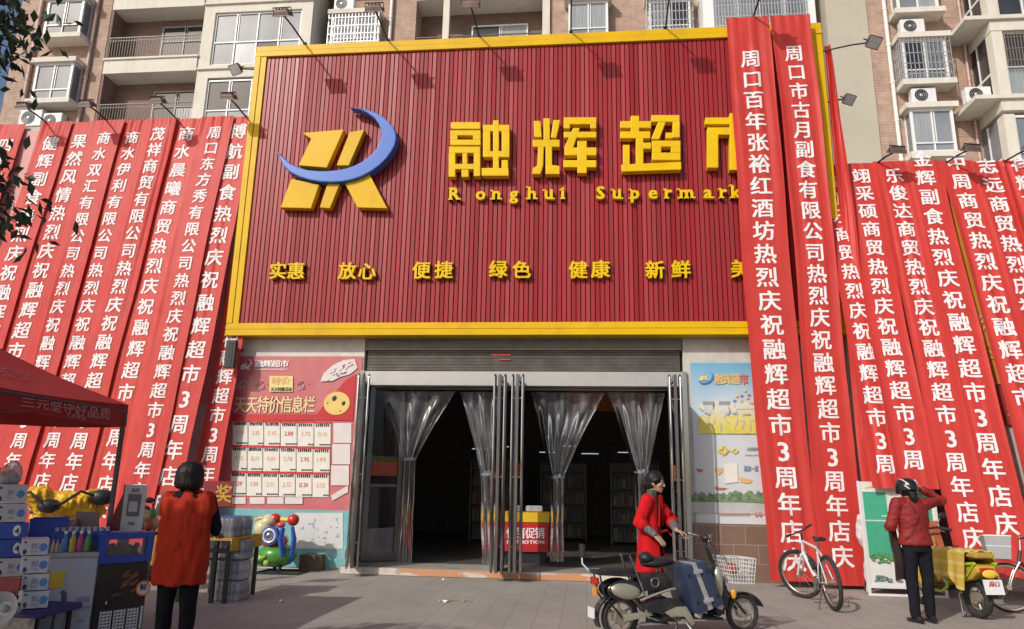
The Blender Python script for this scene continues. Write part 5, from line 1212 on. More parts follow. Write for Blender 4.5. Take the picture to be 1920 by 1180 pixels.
def bicycle(lab, rear, heading, steer, frame_m, R=.33, lean=0.0, mtb=True, basket=False, grp=None, wb=1.06):
    t = thing('bicycle', lab, 'bicycle', rear, heading, grp); t.rotation_euler = (lean, 0, heading)
    wheel(t, (0,0,R), (0,1,0), R, .029 if mtb else .018, local=True); 
    def Bl(name, mm, fn, **k): m = MB(); fn(m); o = m.build(name, mm, t, local=True, smooth=True, **k); return o
    bb = (.43,0,.29); seat_t = (.28,0,.74); head_t = (.86,0,.80 if mtb else .78); head_b = (.90,0,.64)
    Bl('frame', frame_m, lambda m: (m.tube([bb,seat_t],.017,8), m.tube([seat_t,head_t] if mtb else [(.36,0,.5),(.66,0,.44),head_b],.018,8), m.tube([bb,(.62,0,.40),head_b],.024,8), m.tube([head_t,head_b],.022,8), m.tube([(0,.05,R),bb],.010,6), m.tube([(0,-.05,R),bb],.010,6), m.tube([(0,.05,R),(.285,.02,.70)],.008,6), m.tube([(0,-.05,R),(.285,-.02,.70)],.008,6)))
    Bl('seat_post', chrome, lambda m: m.tube([seat_t,(.25,0,.86)],.013,8))
    def saddle(m):
        prof = [(.10,.014,.86),(.16,.03,.872),(.22,.07,.885),(.27,.075,.89),(.30,.05,.885)]
        m.grid(lambda u, v: (lambda i: (.245-.14+.27*v-.0, (u-.5)*2*(.075-.055*v**.7 if v > .25 else .075), .905-.035*((u-.5)*2)**2-.012*math.sin(PI*v)))(0), 8, 12)
    m = MB(); saddle(m); m.build('saddle', black_pl, t, local=True, smooth=True, solid=.03)
    Bl('crank', chrome, lambda m: (m.cyl((.43,.035,.29),(.43,.043,.29),.09,20), m.tube([(.43,.06,.29),(.52,.06,.16)],.010,6), m.tube([(.43,-.06,.29),(.34,-.06,.42)],.010,6), m.cbox((.53,.10,.155),(.09,.07,.02)), m.cbox((.33,-.10,.425),(.09,.07,.02)), m.tube([(.43,.04,.38),(.0,.04,R+.05)],.004,4), m.tube([(.43,.04,.20),(.0,.04,R-.05)],.004,4)))
    # steering assembly turned about the head tube
    st = Matrix.Translation(Vector(head_t)) @ Matrix.Rotation(steer, 4, Vector((.28,0,-1)).normalized()*-1) @ Matrix.Translation(-Vector(head_t))
    def S(p): return st @ Vector(p)
    fc = (wb,0,R); ax = st.to_3x3() @ Vector((0,1,0))
    fw = wheel(t, (0,0,0), ax, R, .029 if mtb else .018, local=True); fw.location = S(fc)
    def fork(m):
        for y in (-.055,.055): m.tube([S((.905,y,.62)), S((.98,y,.50)), S((wb,y,R))], [.017,.016,.012] if mtb else [.010,.010,.009], 8)
        m.tube([S((.905,-.06,.625)), S((.905,.06,.625))], .018, 8)
    Bl('fork', frame_m if mtb else chrome, fork)
    Bl('handlebar', black_paint if mtb else chrome, lambda m: (m.tube([S(head_t), S((.84,0,.92 if mtb else .95))], .014, 8), m.tube([S((.70,-.30,.96)), S((.78,-.20,.95)), S((.86,-.06,.93)), S((.86,.06,.93)), S((.78,.20,.95)), S((.70,.30,.96))] if not mtb else [S((.86,-.31,.95)), S((.89,-.12,.925)), S((.89,.12,.925)), S((.86,.31,.95))], .011, 8)))
    for y in (-1,1):
        Bl('grip', rubber, lambda m: m.tube([S((.86,y*.31,.95)), S((.875,y*.20,.94))] if mtb else [S((.70,y*.30,.96)), S((.77,y*.21,.95))], .017, 8))
        Bl('brake_lever', chrome, lambda m: m.tube([S((.89,y*.17,.93)), S((.94,y*.20,.90)), S((.93,y*.28,.89))] if mtb else [S((.80,y*.18,.94)), S((.80,y*.27,.90))], .006, 5))
    Bl('kickstand', black_pl, lambda m: m.tube([(.14,.06,R-.04),(.10,.17,.005)], .009, 6))
    if not mtb:
        Bl('mudguard', black_paint, lambda m: m.grid(lambda u, v: S((wb+(R+.03)*math.cos(.35+2.6*v), (u-.5)*.06, R+(R+.03)*math.sin(.35+2.6*v))), 3, 18), solid=.003)
        Bl('mudguard', black_paint, lambda m: m.grid(lambda u, v: ((R+.03)*math.cos(.3+2.5*v), (u-.5)*.06, R+(R+.03)*math.sin(.3+2.5*v)), 3, 18), solid=.003)
    else:
        Bl('bottle_cage', black_pl, lambda m: m.tube([(.56,0,.46),(.66,0,.56)], .03, 8))
    if basket:
        m = MB(); q = [S((x,y,z)) for z, e in ((.66,-.03),(.95,.0)) for x, y in ((.97-e,-.15-e),(1.28+e,-.15-e),(1.28+e,.15+e),(.97-e,.15+e))]
        m.add(q, [(0,1,2,3),(0,1,5,4),(1,2,6,5),(2,3,7,6),(3,0,4,7)]); b_ = m.build('basket', grey_pl, t, local=True, solid=.008)
        m = MB(); rim_ = q[4:]; m.tube(rim_+[rim_[0]], .010, 6); mid = [a_.lerp(c_,.55) for a_, c_ in zip(q[:4], q[4:])]; m.tube(mid+[mid[0]], .006, 5); m.build('basket_rim', white_pl, b_, local=True)
    return t
ra, fa = gr(1566,1146), gr(1508,1121)
h = math.atan2(fa.y-ra.y, fa.x-ra.x)
bicycle('white mountain bike parked on its stand in front of the long banners', ra, h, math.radians(38), white_paint, R=.345, lean=math.radians(-5), mtb=True)
rd = gr(1899,1150)
hd = math.radians(172); rear = Vector((rd.x-1.06*math.cos(hd), rd.y-1.06*math.sin(hd), 0))
bicycle('black city bicycle with grey front basket, cut off by the right photo edge', rear, hd, math.radians(-8), black_paint, R=.31, lean=math.radians(4), mtb=False, basket=True)

# --- the black electric bike in front of the doors
eb = thing('electric_bike', 'dusty black and champagne electric bike with white wire basket, held by the woman in red', 'electric bike', BR)
axl = Vector((-math.sin(bike_h), math.cos(bike_h), 0))
def bp(cx, cy, s=0.0): return bk(cx, cy, s)
RW = 147/BZ
wheel(eb, bp(310,1110), axl, RW, .032, cast=6, hub_r=.075, rim=rim_m); wheel(eb, bp(1145,1060), axl, RW*.97, .030, spokes=20, hub_r=.05, rim=rim_m)
def slabpoly(m, pts, s0, s1, mi=None):
    """outline in survey marks with real width across the bike"""
    A_ = [bp(x,y,s0) for x, y in pts]; B_ = [bp(x,y,s1) for x, y in pts]; n = len(pts)
    m.add(A_+B_, [tuple(range(n)), tuple(range(2*n-1,n-1,-1))]+[(i,i+n,(i+1)%n+n,(i+1)%n) for i in range(n)], mi)
def E(name, mm, fn, par=eb, bevel=0.0, sm=True): m = MB(); fn(m); return m.build(name, mm, par, smooth=sm, bevel=bevel)
def arc(cx, cy, r, a0, a1, n=14): return [(cx+r*math.cos(math.radians(a0+(a1-a0)*k/n)), cy-r*math.sin(math.radians(a0+(a1-a0)*k/n))) for k in range(n+1)]
E('rear_mudguard', black_paint, lambda m: slabpoly(m, arc(310,1110,158,15,205)+arc(310,1110,148,205,15), -.05,.05))
E('front_mudguard', black_paint, lambda m: slabpoly(m, arc(1145,1060,152,20,185)+arc(1145,1060,143,185,20), -.045,.045))
E('rear_rack', black_paint, lambda m: (slabpoly(m, [(135,800),(410,812),(415,835),(150,832)], -.10,.10), m.tube([bp(165,830,.07),bp(190,960,.07),bp(300,1110,.09)],.010,6), m.tube([bp(165,830,-.07),bp(190,960,-.07),bp(300,1110,-.09)],.010,6)), bevel=.008)
E('tail_lamp', red_lamp, lambda m: m.cbox(bp(150,875), (.05,.14,.07), rz=bike_h, bev=.015)); E('reflector', amber, lambda m: m.cbox(bp(152,945), (.02,.07,.09), rz=bike_h))
E('plate', white_pl, lambda m: m.cbox(bp(128,1085), (.012,.14,.10), rz=bike_h))
E('rear_stalk', white_pl, lambda m: m.tube([bp(140,812,.1), bp(105,770,.12), bp(103,715,.12)], .009, 6)); E('mirror', black_pl, lambda m: m.cbox(bp(103,682,.12), (.05,.085,.13), rz=bike_h, bev=.02))
for s in (-1,1):
    E('side_pod', silver_paint, lambda m: m.ball(bp(315,928,s*.115), (.175,.045,.08), rot=Matrix.Rotation(bike_h,3,'Z') @ Matrix.Rotation(math.radians(8),3,'Y')))
    E('side_trim', black_paint, lambda m: m.ball(bp(315,925,s*.10), (.20,.045,.105), rot=Matrix.Rotation(bike_h,3,'Z')))
    E('swoosh_panel', black_paint, lambda m: slabpoly(m, [(420,1010),(500,975),(620,965),(705,1000),(730,1060),(640,1085),(520,1070),(440,1050)], s*.06, s*.13), bevel=.014)
    E('swoosh_panel', silver_paint, lambda m: slabpoly(m, [(560,1060),(640,1020),(705,1015),(735,1070),(760,1130),(735,1145),(690,1085),(600,1090)], s*.10, s*.145), bevel=.012)
    E('frame_rail', silver_paint, lambda m: m.tube([bp(405,985,s*.13),bp(480,950,s*.135),bp(600,905,s*.13),bp(640,900,s*.12)], .013, 8))
    E('seat_stay', chrome, lambda m: m.tube([bp(350,690,s*.10),bp(385,800,s*.11),bp(440,950,s*.11)], .010, 6))
    E('footrest', black_pl, lambda m: m.tube([bp(640,1085,s*.10),bp(640,1095,s*.20)], .012, 6))
E('battery_box', black_paint, lambda m: slabpoly(m, [(400,815),(590,795),(640,860),(610,925),(420,920)], -.10,.10), bevel=.02)
E('badge', chrome, lambda m: m.torus(bp(510,862,-.105), axl, .045, .008, 20, 6))
E('saddle', black_pl, lambda m: (m.ball(bp(560,728), (.20,.115,.055), rot=Matrix.Rotation(bike_h,3,'Z') @ Matrix.Rotation(math.radians(-4),3,'Y')), m.ball(bp(485,700), (.08,.11,.06))))
E('seat_post', steel_dull, lambda m: m.tube([bp(570,745),bp(545,850)], .02, 8))
E('pillion_seat', black_pl, lambda m: m.cbox(bp(300,802), (.36,.18,.05), rz=bike_h, bev=.02))
E('main_tube', black_paint, lambda m: m.tube([bp(430,1000),bp(620,1080),bp(900,1095),bp(965,1030),bp(985,900),bp(960,760)], .03, 8))
E('floorboard', black_pl, lambda m: slabpoly(m, [(640,1075),(960,1085),(960,1105),(640,1100)], -.13,.13), bevel=.008)
E('leg_shield', black_paint, lambda m: slabpoly(m, [(905,745),(960,735),(1010,880),(1010,1010),(960,1080),(930,1080),(900,960),(880,850)], -.10,.10), bevel=.02)
E('headlamp_pod', silver_paint, lambda m: m.ball(bp(945,850,-.09), (.06,.05,.17), rot=Matrix.Rotation(bike_h,3,'Z')))
E('steering_column', black_paint, lambda m: m.tube([bp(1010,900),bp(955,720),bp(910,600),bp(895,545)], .022, 8))
E('fork', black_paint, lambda m: [m.tube([bp(1005,880,s*.03),bp(1050,940,s*.055),bp(1145,1060,s*.06)], .014, 6) for s in (-1,1)])
E('reflector', amber, lambda m: m.ball(bp(1062,925,-.07), (.03,.015,.05)))
def bars(m):
    for s in (-1,1): m.tube([bp(895,560), bp(905,530,s*.10), bp(870,515,s*.20), bp(805,520,s*.31)], .016, 8)
E('handlebar', chrome, bars)
for s in (-1,1):
    E('grip', rubber, lambda m: m.tube([bp(858,517,s*.22), bp(800,521,s*.31)], .018, 8)); E('brake_lever', chrome, lambda m: m.tube([bp(880,535,s*.17), bp(850,555,s*.24), bp(815,550,s*.29)], .006, 5))
E('instrument_pod', black_pl, lambda m: m.ball(bp(905,535), (.06,.09,.045))); E('control_wires', black_pl, lambda m: [m.tube([bp(890,540,s*.05), bp(950,620,s*.09), bp(940,720,s*.04)], .005, 5) for s in (-1,1)])
def wire_basket(m):
    C4 = lambda x, y, s: bp(x,y,s)
    for k in range(7):
        v = k/6
        y = 665+v*180; x0, x1 = 1010+v*32, 1205-v*14; w = .15-.025*v
        m.tube([C4(x0,y,-w),C4(x1,y,-w),C4(x1,y,w),C4(x0,y,w)], .0048 if k else .008, 5, closed=True)
    for k in range(9):
        t = k/8; xa, xb = 1010+t*195, 1042+t*149
        for s in (-1,1): m.tube([C4(xa,665,s*.15), C4(xb,845,s*.125)], .0042, 4)
        m.tube([C4(xb,845,-.125),C4(xb,845,.125)], .0035, 4)
    for k in range(1,7):
        s = -.15+.3*k/7
        m.tube([C4(1205,665,s), C4(1191,845,s*.83)], .0042, 4); m.tube([C4(1010,665,s), C4(1042,845,s*.83)], .0042, 4)
E('basket', white_paint, wire_basket)
E('kickstand', chrome, lambda m: [m.tube([bp(690,1090,s*.08), bp(735,1170,s*.13), bp(725,1215,s*.15)], .011, 6) for s in (-1,1)])
E('chain_cover', silver_paint, lambda m: slabpoly(m, [(300,1085),(480,1060),(500,1085),(310,1135)], -.09,-.07), bevel=.006)
for c_, r_, mm in (((1085,750),.075,red_ink),((1130,775),.06,paper)):
    m = MB(); m.ball(bp(*c_), (r_,r_*.9,r_*.8)); 
    o = m.build('shopping_bundle', mm, origin=bp(c_[0],c_[1]+20), smooth=True); tag(o, 'red bundle lying in the white wire bike basket' if mm is red_ink else 'pale paper bundle lying in the white wire bike basket', 'bundle')
# suitcase standing on the footboard
sc_ = thing('suitcase', 'blue hard shell suitcase with silver centre band, tilted on the electric bike', 'suitcase', bp(840,1080))
case_m = mat('blue_shell', (.030,.044,.090), .30, var=.12, scale=4, coat=.2); band_m = mat('silver_band', (.55,.55,.54), .3, metal=.6, var=.1)
cu, cd, cl, cr = Vector((0,0,0)), 0, 0, 0
P00, P10, P11, P01 = (648,735),(818,690),(932,985),(745,1062)
def sq(u, v, s): x = (1-u)*(1-v)*P00[0]+u*(1-v)*P10[0]+u*v*P11[0]+(1-u)*v*P01[0]; y = (1-u)*(1-v)*P00[1]+u*(1-v)*P10[1]+u*v*P11[1]+(1-u)*v*P01[1]; return bp(x,y,s)
def sqbox(m, u0, u1, v0, v1, s0, s1):
    q = [sq(u,v,s) for s in (s0,s1) for u, v in ((u0,v0),(u1,v0),(u1,v1),(u0,v1))]; m.add(q, [(0,1,2,3),(7,6,5,4),(0,4,5,1),(1,5,6,2),(2,6,7,3),(3,7,4,0)])
E('shell', case_m, lambda m: sqbox(m, 0,.40,0,1,-.24,.20), sc_, bevel=.028); E('shell', case_m, lambda m: sqbox(m, .60,1,0,1,-.24,.20), sc_, bevel=.028)
E('centre_band', band_m, lambda m: sqbox(m, .405,.595,-.005,1.005,-.228,.19), sc_, bevel=.012)
for v in (.18,.80): E('latch', band_m, lambda m: sqbox(m, .33,.67,v-.04,v+.04,-.255,-.225), sc_, bevel=.006)
for v in (.22,.78):
    for u in (.13,.86): E('corner_plate', black_pl, lambda m: sqbox(m, u-.05,u+.05,v-.035,v+.035,-.246,-.225), sc_, bevel=.004)
for u in (.1,.9): E('caster', mat('caster_grey', (.4,.4,.4), .4), lambda m: m.cyl(sq(u,1.035,-.2), sq(u,1.035,-.16), .032, 14), sc_)
E('carry_handle', black_pl, lambda m: m.tube([sq(.3,-.005,0), sq(.32,-.05,0), sq(.68,-.05,0), sq(.7,-.005,0)], .011, 6), sc_)

# --- generic step-through scooter used for the parked ones
def scooter(lab, rear, heading, body_m, lime_frame=False, L=1.15):
    t = thing('scooter', lab, 'scooter', rear, heading)
    def S(name, mm, fn, bevel=0.0, sm=True): m = MB(); fn(m); return m.build(name, mm, t, local=True, smooth=sm, bevel=bevel)
    R = .235
    w1 = wheel(t, (0,0,0), (0,1,0), R, .05, cast=5, hub_r=.07, local=True); w1.location = (0,0,R); w2 = wheel(t, (0,0,0), (0,1,0), R, .045, cast=5, hub_r=.05, local=True); w2.location = (L,0,R)
    S('mudguard', black_pl, lambda m: m.grid(lambda u, v: ((R+.04)*math.cos(.2+2.8*v), (u-.5)*.14, R+(R+.04)*math.sin(.2+2.8*v)), 4, 16)); S('mudguard', body_m, lambda m: m.grid(lambda u, v: (L+(R+.035)*math.cos(.3+2.5*v), (u-.5)*.13, R+(R+.035)*math.sin(.3+2.5*v)), 4, 16))
    S('rear_body', body_m, lambda m: m.prism([(-.22,.56),(-.12,.47),(.32,.36),(.42,.38),(.44,.62),(.10,.66),(-.2,.64)], 'Y', -.13, .13), bevel=.03)
    S('saddle', black_pl, lambda m: (m.ball((.20,0,.72), (.30,.14,.065)), m.ball((-.02,0,.735), (.16,.13,.06))))
    S('floorboard', black_pl, lambda m: m.cbox((.62,0,.30), (.46,.30,.05), bev=.015)); S('leg_shield', body_m, lambda m: m.prism([(.82,.28),(.90,.30),(1.03,.82),(.98,.92),(.93,.90),(.90,.60)], 'Y', -.17, .17), bevel=.03)
    S('steering_column', black_pl, lambda m: m.tube([(L-.02,0,.45),(1.0,0,.85),(.95,0,1.0)], .03, 8)); S('fork', chrome, lambda m: [m.tube([(L-.06,y,.5),(L,y,R)], .016, 6) for y in (-.075,.075)])
    S('handlebar', black_pl, lambda m: m.tube([(.86,-.36,1.0),(.92,-.2,1.03),(.95,0,1.0),(.92,.2,1.03),(.86,.36,1.0)], .016, 8))
    for s in (-1,1):
        S('grip', rubber, lambda m: m.tube([(.90,s*.24,1.02),(.86,s*.37,1.0)], .021, 8)); S('mirror', black_pl, lambda m: (m.tube([(.92,s*.2,1.03),(.93,s*.27,1.16)], .007, 5), m.ball((.92,s*.30,1.19), (.02,.065,.042)))); S('brake_lever', chrome, lambda m: m.tube([(.94,s*.2,1.0),(.95,s*.33,.97)], .007, 5))
    S('headlamp', mat('lamp_lens', (.5,.5,.5), .1), lambda m: m.ball((1.0,0,.93), (.05,.10,.06))); S('tail_lamp', red_lamp, lambda m: m.cbox((-.215,0,.58), (.03,.18,.06), bev=.01)); S('stand', steel_dull, lambda m: [m.tube([(.2,s*.1,.3),(.08,s*.16,.012)], .012, 6) for s in (-1,1)]+[m.tube([(.08,-.16,.012),(.08,.16,.012)],.012,6)])
    if lime_frame:
        for s in (-1,1): S('frame_tube', lime, lambda m: (m.tube([(-.2,s*.14,.66),(.12,s*.15,.62),(.26,s*.16,.52),(.33,s*.16,.32),(.45,s*.15,.255),(.85,s*.15,.26)], .019, 8), m.tube([(-.2,s*.14,.66),(-.05,s*.15,.50),(.1,s*.15,.42),(.28,s*.16,.40)], .013, 8), m.tube([(.12,s*.15,.62),(.02,s*.15,.46)], .011, 6), m.tube([(.2,s*.155,.58),(.12,s*.15,.43)], .011, 6)))
    return t, S
re_, fe_ = gr(1838,1160), gr(1748,1148)
he = math.atan2(fe_.y-re_.y, fe_.x-re_.x)
he = math.radians(101)
et, S = scooter('lime green framed electric scooter under a yellow striped quilt, behind the woman in the helmet', re_, he, mat('amber_body', (.48,.30,.04), .4, var=.2), True)
S('number_plate', white_pl, lambda m: m.cbox((-.30,0,.40), (.012,.24,.17), rot=Matrix.Rotation(.2,3,'Y'))); 
m = MB(); Rp = Matrix.Rotation(.2,3,'Y')
flat_text(m, '周口', lambda a, b: Vector((-.308,-a,.44+b))+Vector((-.2*(b+.04),0,0)), .07, .02, nrm=(-1,0,0)); flat_text(m, '85217', lambda a, b: Vector((-.308,-a,.365+b))+Vector((-.2*(b-.035),0,0)), .06, .03, nrm=(-1,0,0)); m.build('plate_lettering', red_ink, et, local=True)
S('plate_sticker', yellow_ink, lambda m: m.ball((-.26,0,.545), (.02,.10,.05)))
def stripes(name, cols, k=9.0):
    m, t, b = _new(name); L = t.links.new; tc = t.nodes.new('ShaderNodeTexCoord'); w = t.nodes.new('ShaderNodeTexWave'); w.inputs['Scale'].default_value = k; w.inputs['Distortion'].default_value = .6; w.bands_direction = 'Z'
    L(tc.outputs['Object'], w.inputs[0]); r = t.nodes.new('ShaderNodeValToRGB'); e = r.color_ramp.elements; e[0].color = (*cols[0],1); e[1].color = (*cols[1],1); q = e.new(.55); q.color = (*cols[2],1); r.color_ramp.interpolation = 'CONSTANT'; e[1].position = .8
    L(w.outputs[0], r.inputs[0]); L(r.outputs[0], b.inputs['Base Color']); b.inputs['Roughness'].default_value = .8; return m
quilt = stripes('yellow_quilt', ((.50,.34,.05),(.34,.20,.03),(.55,.42,.14)), 2.2)
def qf(u, v):
    x = -.10+.78*v; a = (u-.5)*2; sg = 1 if a > 0 else -1; top = .80 if x < .45 else .80-.9*min(.28,max(0,x-.45))
    top += .012*math.sin(v*24+u*5)
    if abs(a) < .4: return (x+.01*math.sin(u*20), a/.4*.20, top+.012*math.sin(u*30))
    k = (abs(a)-.4)/.6; dr = (.40+.06*math.sin(v*9+sg)) if x < .4 else .34
    return (x+.02*k*math.sin(v*15), sg*(.20+.045*k+.02*k*math.sin(v*19)), max(.13,top-dr*k))
m = MB(); m.grid(qf, 24, 40); o = m.build('quilt', quilt, et, local=True, smooth=True, solid=.018)
def of(u, v):
    a = (u-.5)*2; z = 1.10-.55*v; w = .32-.03*v; return (1.02+.10*math.cos(a*1.2)-.22*v+.02*math.sin(u*15+v*6)+.10*v, a*w, z+.02*math.sin(a*4))
m = MB(); m.grid(of, 24, 24); m.build('wind_blanket', mat('orange_blanket', (.36,.085,.03), .8, var=.25, scale=5), et, local=True, smooth=True, solid=.022)
S('rack_bag', mat('ochre_bag', (.42,.27,.05), .7, var=.2), lambda m: m.cbox((-.10,0,.75), (.24,.26,.07), bev=.03))
# two scooters parked behind the stall
yl = mat('yellow_rain_cover', (.68,.38,.01), .45, var=.08, bump=.3, bscale=14)
rc = at(118,945,-3.3)
ft, S = scooter('scooter behind the stall with its front wrapped in a bright yellow rain cover', (rc.x-.55,-2.35,0), math.radians(-62), mat('grey_body', (.10,.10,.11), .35))
m = MB(); m.ball((.93,.0,1.12), (.24,.42,.17)); m.ball((.80,.25,1.05), (.30,.28,.20)); m.ball((.98,-.28,1.24), (.17,.20,.12)); m.ball((.90,.38,1.22),(.16,.18,.12)); m.ball((.70,-.05,.92), (.34,.34,.18))
fuse(m, 'rain_cover', yl, ft, voxel=.016, smooth=2, folds=.045, fscale=11, seed=4, local=True)
S('glove_cover', black_pl, lambda m: m.ball((1.05,.50,1.22), (.12,.17,.11))); S('glove_cover', black_pl, lambda m: m.ball((1.12,-.12,1.10), (.12,.15,.10)))
S('brake_hose', black_pl, lambda m: m.tube([(1.1,.48,1.22),(1.2,.25,1.30),(1.2,.05,1.14),(1.22,-.15,1.10),(1.2,-.35,1.28),(1.1,-.55,1.24)], .02, 6))
rc = at(285,925,-3.0)
gt, S = scooter('scooter with a black windshield half hidden behind the woman in the orange vest', (rc.x-.45,-2.0,0), math.radians(-50), mat('orange_body', (.50,.20,.05), .35))
S('windshield', black_pl, lambda m: m.grid(lambda u, v: (1.05+.06*math.cos((u-.5)*3)-.10*v, (u-.5)*.46*(1-.35*v), .98+.34*v), 10, 8)); [S('glove_cover', black_pl, lambda m: m.ball((.90,q,1.04), (.10,.13,.09))) for q in (.38,-.38)]
# ------------------------------------------------------------------ the stall on the left: canopy, freezers, boxes
can_red = clothmat('canopy_red', (.40,.022,.022), .6, var=.08, transl=.18); val_red = clothmat('valance_red', (.30,.014,.016), .6, var=.08, transl=.10)
cn = thing('canopy_tent', 'dark red pop up canopy with printed valance over the goods stall', 'canopy', (-6.35,-7.2,0))
TX1, TX0, TY1, TY0 = -4.86, -7.86, -5.66, -8.70; ZC, AP = 2.25, Vector((-6.36,-7.2,3.22))
cs = [Vector((TX0,TY0,ZC)), Vector((TX1,TY0,ZC)), Vector((TX1,TY1,ZC)), Vector((TX0,TY1,ZC))]
m = MB()
for i in range(4):
    a, b = cs[i], cs[(i+1) % 4]
    m.grid(lambda u, v: (a.lerp(b,u)).lerp(AP, v)+Vector((0,0,-.16*math.sin(PI*v)*.6-.05*math.sin(PI*u)*(1-v))), 10, 10)
m.build('roof_cloth', can_red, cn, smooth=True)
def val(a, b):
    return lambda u, v: a.lerp(b,u)+Vector((0,0,-.05*math.sin(PI*u)*(1-v)-.235*v-.012*math.sin(u*9)*v))+(b-a).normalized().cross(Vector((0,0,1)))*(.012*math.sin(u*22+v*2)*v)
for i in range(4):
    a, b = cs[i], cs[(i+1) % 4]
    m = MB(); m.grid(val(a,b), 40, 5); vv = m.build('valance', val_red, cn, smooth=True)
    if i == 1:
        m = MB(); V = val(a,b); L = (b-a).length; pk = mat('valance_print', (.52,.22,.22), .7)
        flat_text(m, '三元坚守好品质', lambda p, q: V(.70+p/L, .50-q/.235)+Vector((.008,0,0)), .13, .012, nrm=(1,0,0), sx=1.35); flat_text(m, '三元食品', lambda p, q: V(.74+p/L, .80-q/.235)+Vector((.008,0,0)), .05, .01, nrm=(1,0,0), sx=1.35); m.build('lettering', pk, vv)
m = MB()
rf = lambda u, v: (cs[1].lerp(cs[2],u)).lerp(AP, v)+Vector((0,0,-.16*math.sin(PI*v)*.6-.05*math.sin(PI*u)*(1-v)))+Vector((.012,0,.012))
for r in (.05,.075,.10): m.tube([rf(.42+r*1.5*math.cos(t), .42+r*1.6*math.sin(t)) for t in [k*2*PI/28 for k in range(29)]], .006, 4)
for k in range(3): m.tube([rf(.30+.02*t+.0*k, .20+.05*k+.012*math.sin(t*1.5)) for t in range(0,22)], .004, 4)
m.build('roof_print', mat('roof_print', (.55,.30,.28), .7), cn)
m = MB()
pole_m = mat('grey_pole', (.10,.105,.12), .45, metal=.4)
for c in cs:
    m = MB(); m.cbox((c.x+(.02 if c.x < -6 else -.02), c.y+(.02 if c.y < -7 else -.02), 1.12), (.036,.036,2.24)); m.build('pole', pole_m, cn)
m = MB()
for i in range(4):
    a, b = cs[i]-Vector((0,0,.08)), cs[(i+1) % 4]-Vector((0,0,.08)); m.tube([a,b], .012, 4)
m.build('truss', pole_m, cn)
# freezers -------------------------------------------------------
white_fz = mat('freezer_white', (.52,.52,.58), .35, var=.05, scale=2); dark_fz = mat('freezer_print', (.028,.02,.018), .35, var=.6, scale=3)
blue_pl = mat('blue_crate_plastic', (.035,.085,.42), .4, var=.08); pale_blue = mat('pale_blue_print', (.10,.22,.55), .5); milk_white = mat('carton_white', (.55,.55,.57), .55, var=.05)
def placed(lo, hi, Y):
    """box footprint from two survey marks on the depth plane Y"""
    a, b = at(lo[0], lo[1], Y), at(hi[0], hi[1], Y); return a.x, b.x, b.z, a.z
def front(pa_, pb_, ya, yb, dep):
    """centre, turn and width of a box whose front top edge runs between two surveyed corners"""
    a, b = at(*pa_, ya), at(*pb_, yb); d = Vector((b.x-a.x, b.y-a.y, 0)); rz = math.atan2(d.y, d.x); nb = Vector((-d.y, d.x, 0)).normalized()
    c = (a+b)/2+nb*dep/2; return Vector((c.x,c.y,0)), rz, d.length
CB, RB, W = front((188,1050),(285,1036),-6.35,-5.95,.66)
bf = thing('display_freezer', 'black printed chest freezer with white vents at the right end of the stall', 'freezer', CB, RB)
FM = Matrix.Translation(CB) @ Matrix.Rotation(RB,4,'Z')
m = MB(); m.cbox((0,0,.37), (W,.66,.66), bev=.02); m.build('cabinet', dark_fz, bf, local=True)
for s in (-1,1):
    for yy in (-.26,.26): m = MB(); m.cyl((s*(W/2-.06),yy,0),(s*(W/2-.06),yy,.05),.03,10); m.build('foot', black_pl, bf, local=True)
for k, xx in enumerate((-W*.36,-W*.10,W*.16)):
    m = MB(); 
    for r in range(7): m.box((xx-.005,-.338,.10+r*.028),(xx+W*.2,-.331,.115+r*.028))
    for q in range(4): m.box((xx-.005+q*W*.0666,-.3395,.098),(xx+q*W*.0666+.003,-.3305,.29))
    m.build('vent_grille', white_pl, bf, local=True)
m = MB(); m.box((W*.41,-.338,.10),(W*.45,-.331,.30)); m.build('side_label', white_pl, bf, local=True)
m = MB(); m.cyl((W*.40,-.34,.46),(W*.40,-.331,.46),.062,24); o = m.build('round_logo', white_ink, bf, local=True); o.scale = (1,1,1.0)
m = MB(); m.torus((W*.40,-.341,.46),(0,1,0),.064,.008,24,6); m.build('logo_ring', orange_ink, bf, local=True)
m = MB(); flat_text(m, '鲜', lambda a, b: (W*.40+a,-.343,.47+b), .07, .01); m.build('logo_mark', black_ink, bf, local=True)
m = MB(); r9 = random.Random(2)
for k in range(16): x, z = r9.uniform(-W*.15,W*.25), r9.uniform(.42,.62); m.ball((x,-.333,z), (r9.uniform(.02,.05),.004,r9.uniform(.006,.014)), rot=Matrix.Rotation(-.5,3,'Y'))
m.build('food_picture', mat('roast_orange', (.26,.09,.03), .5, var=.5, scale=30), bf, local=True)
m = MB(); m.ball((-W*.28,-.333,.36), (.008,.004,.016)); m.build('keyhole', white_pl, bf, local=True)
CW, RWZ, W2 = front((66,1046),(188,1038),-6.62,-6.34,.62); gz = .815
GM = Matrix.Translation(CW) @ Matrix.Rotation(RWZ,4,'Z')
wf = thing('chest_freezer', 'pale chest freezer with a line drawing of a woman and a yellow note', 'freezer', CW, RWZ)
m = MB(); m.cbox((0,0,.40), (W2,.62,.74), bev=.015); m.build('cabinet', white_fz, wf, local=True); m = MB(); m.cbox((0,0,.79), (W2+.01,.63,.045), bev=.012); m.build('lid', mat('freezer_lid', (.45,.44,.40), .4), wf, local=True)
for s in (-1,1): m = MB(); m.box((s*(W2/2-.08)-.03,-.28,0),(s*(W2/2-.08)+.03,.28,.035)); m.build('foot', black_pl, wf, local=True)
m = MB(); m.prism([(-.12,.50),(-.01,.52),(0,.66),(-.13,.64)], 'Y', -.318, -.311); m.build('yellow_note', yellow_ink, wf, local=True)
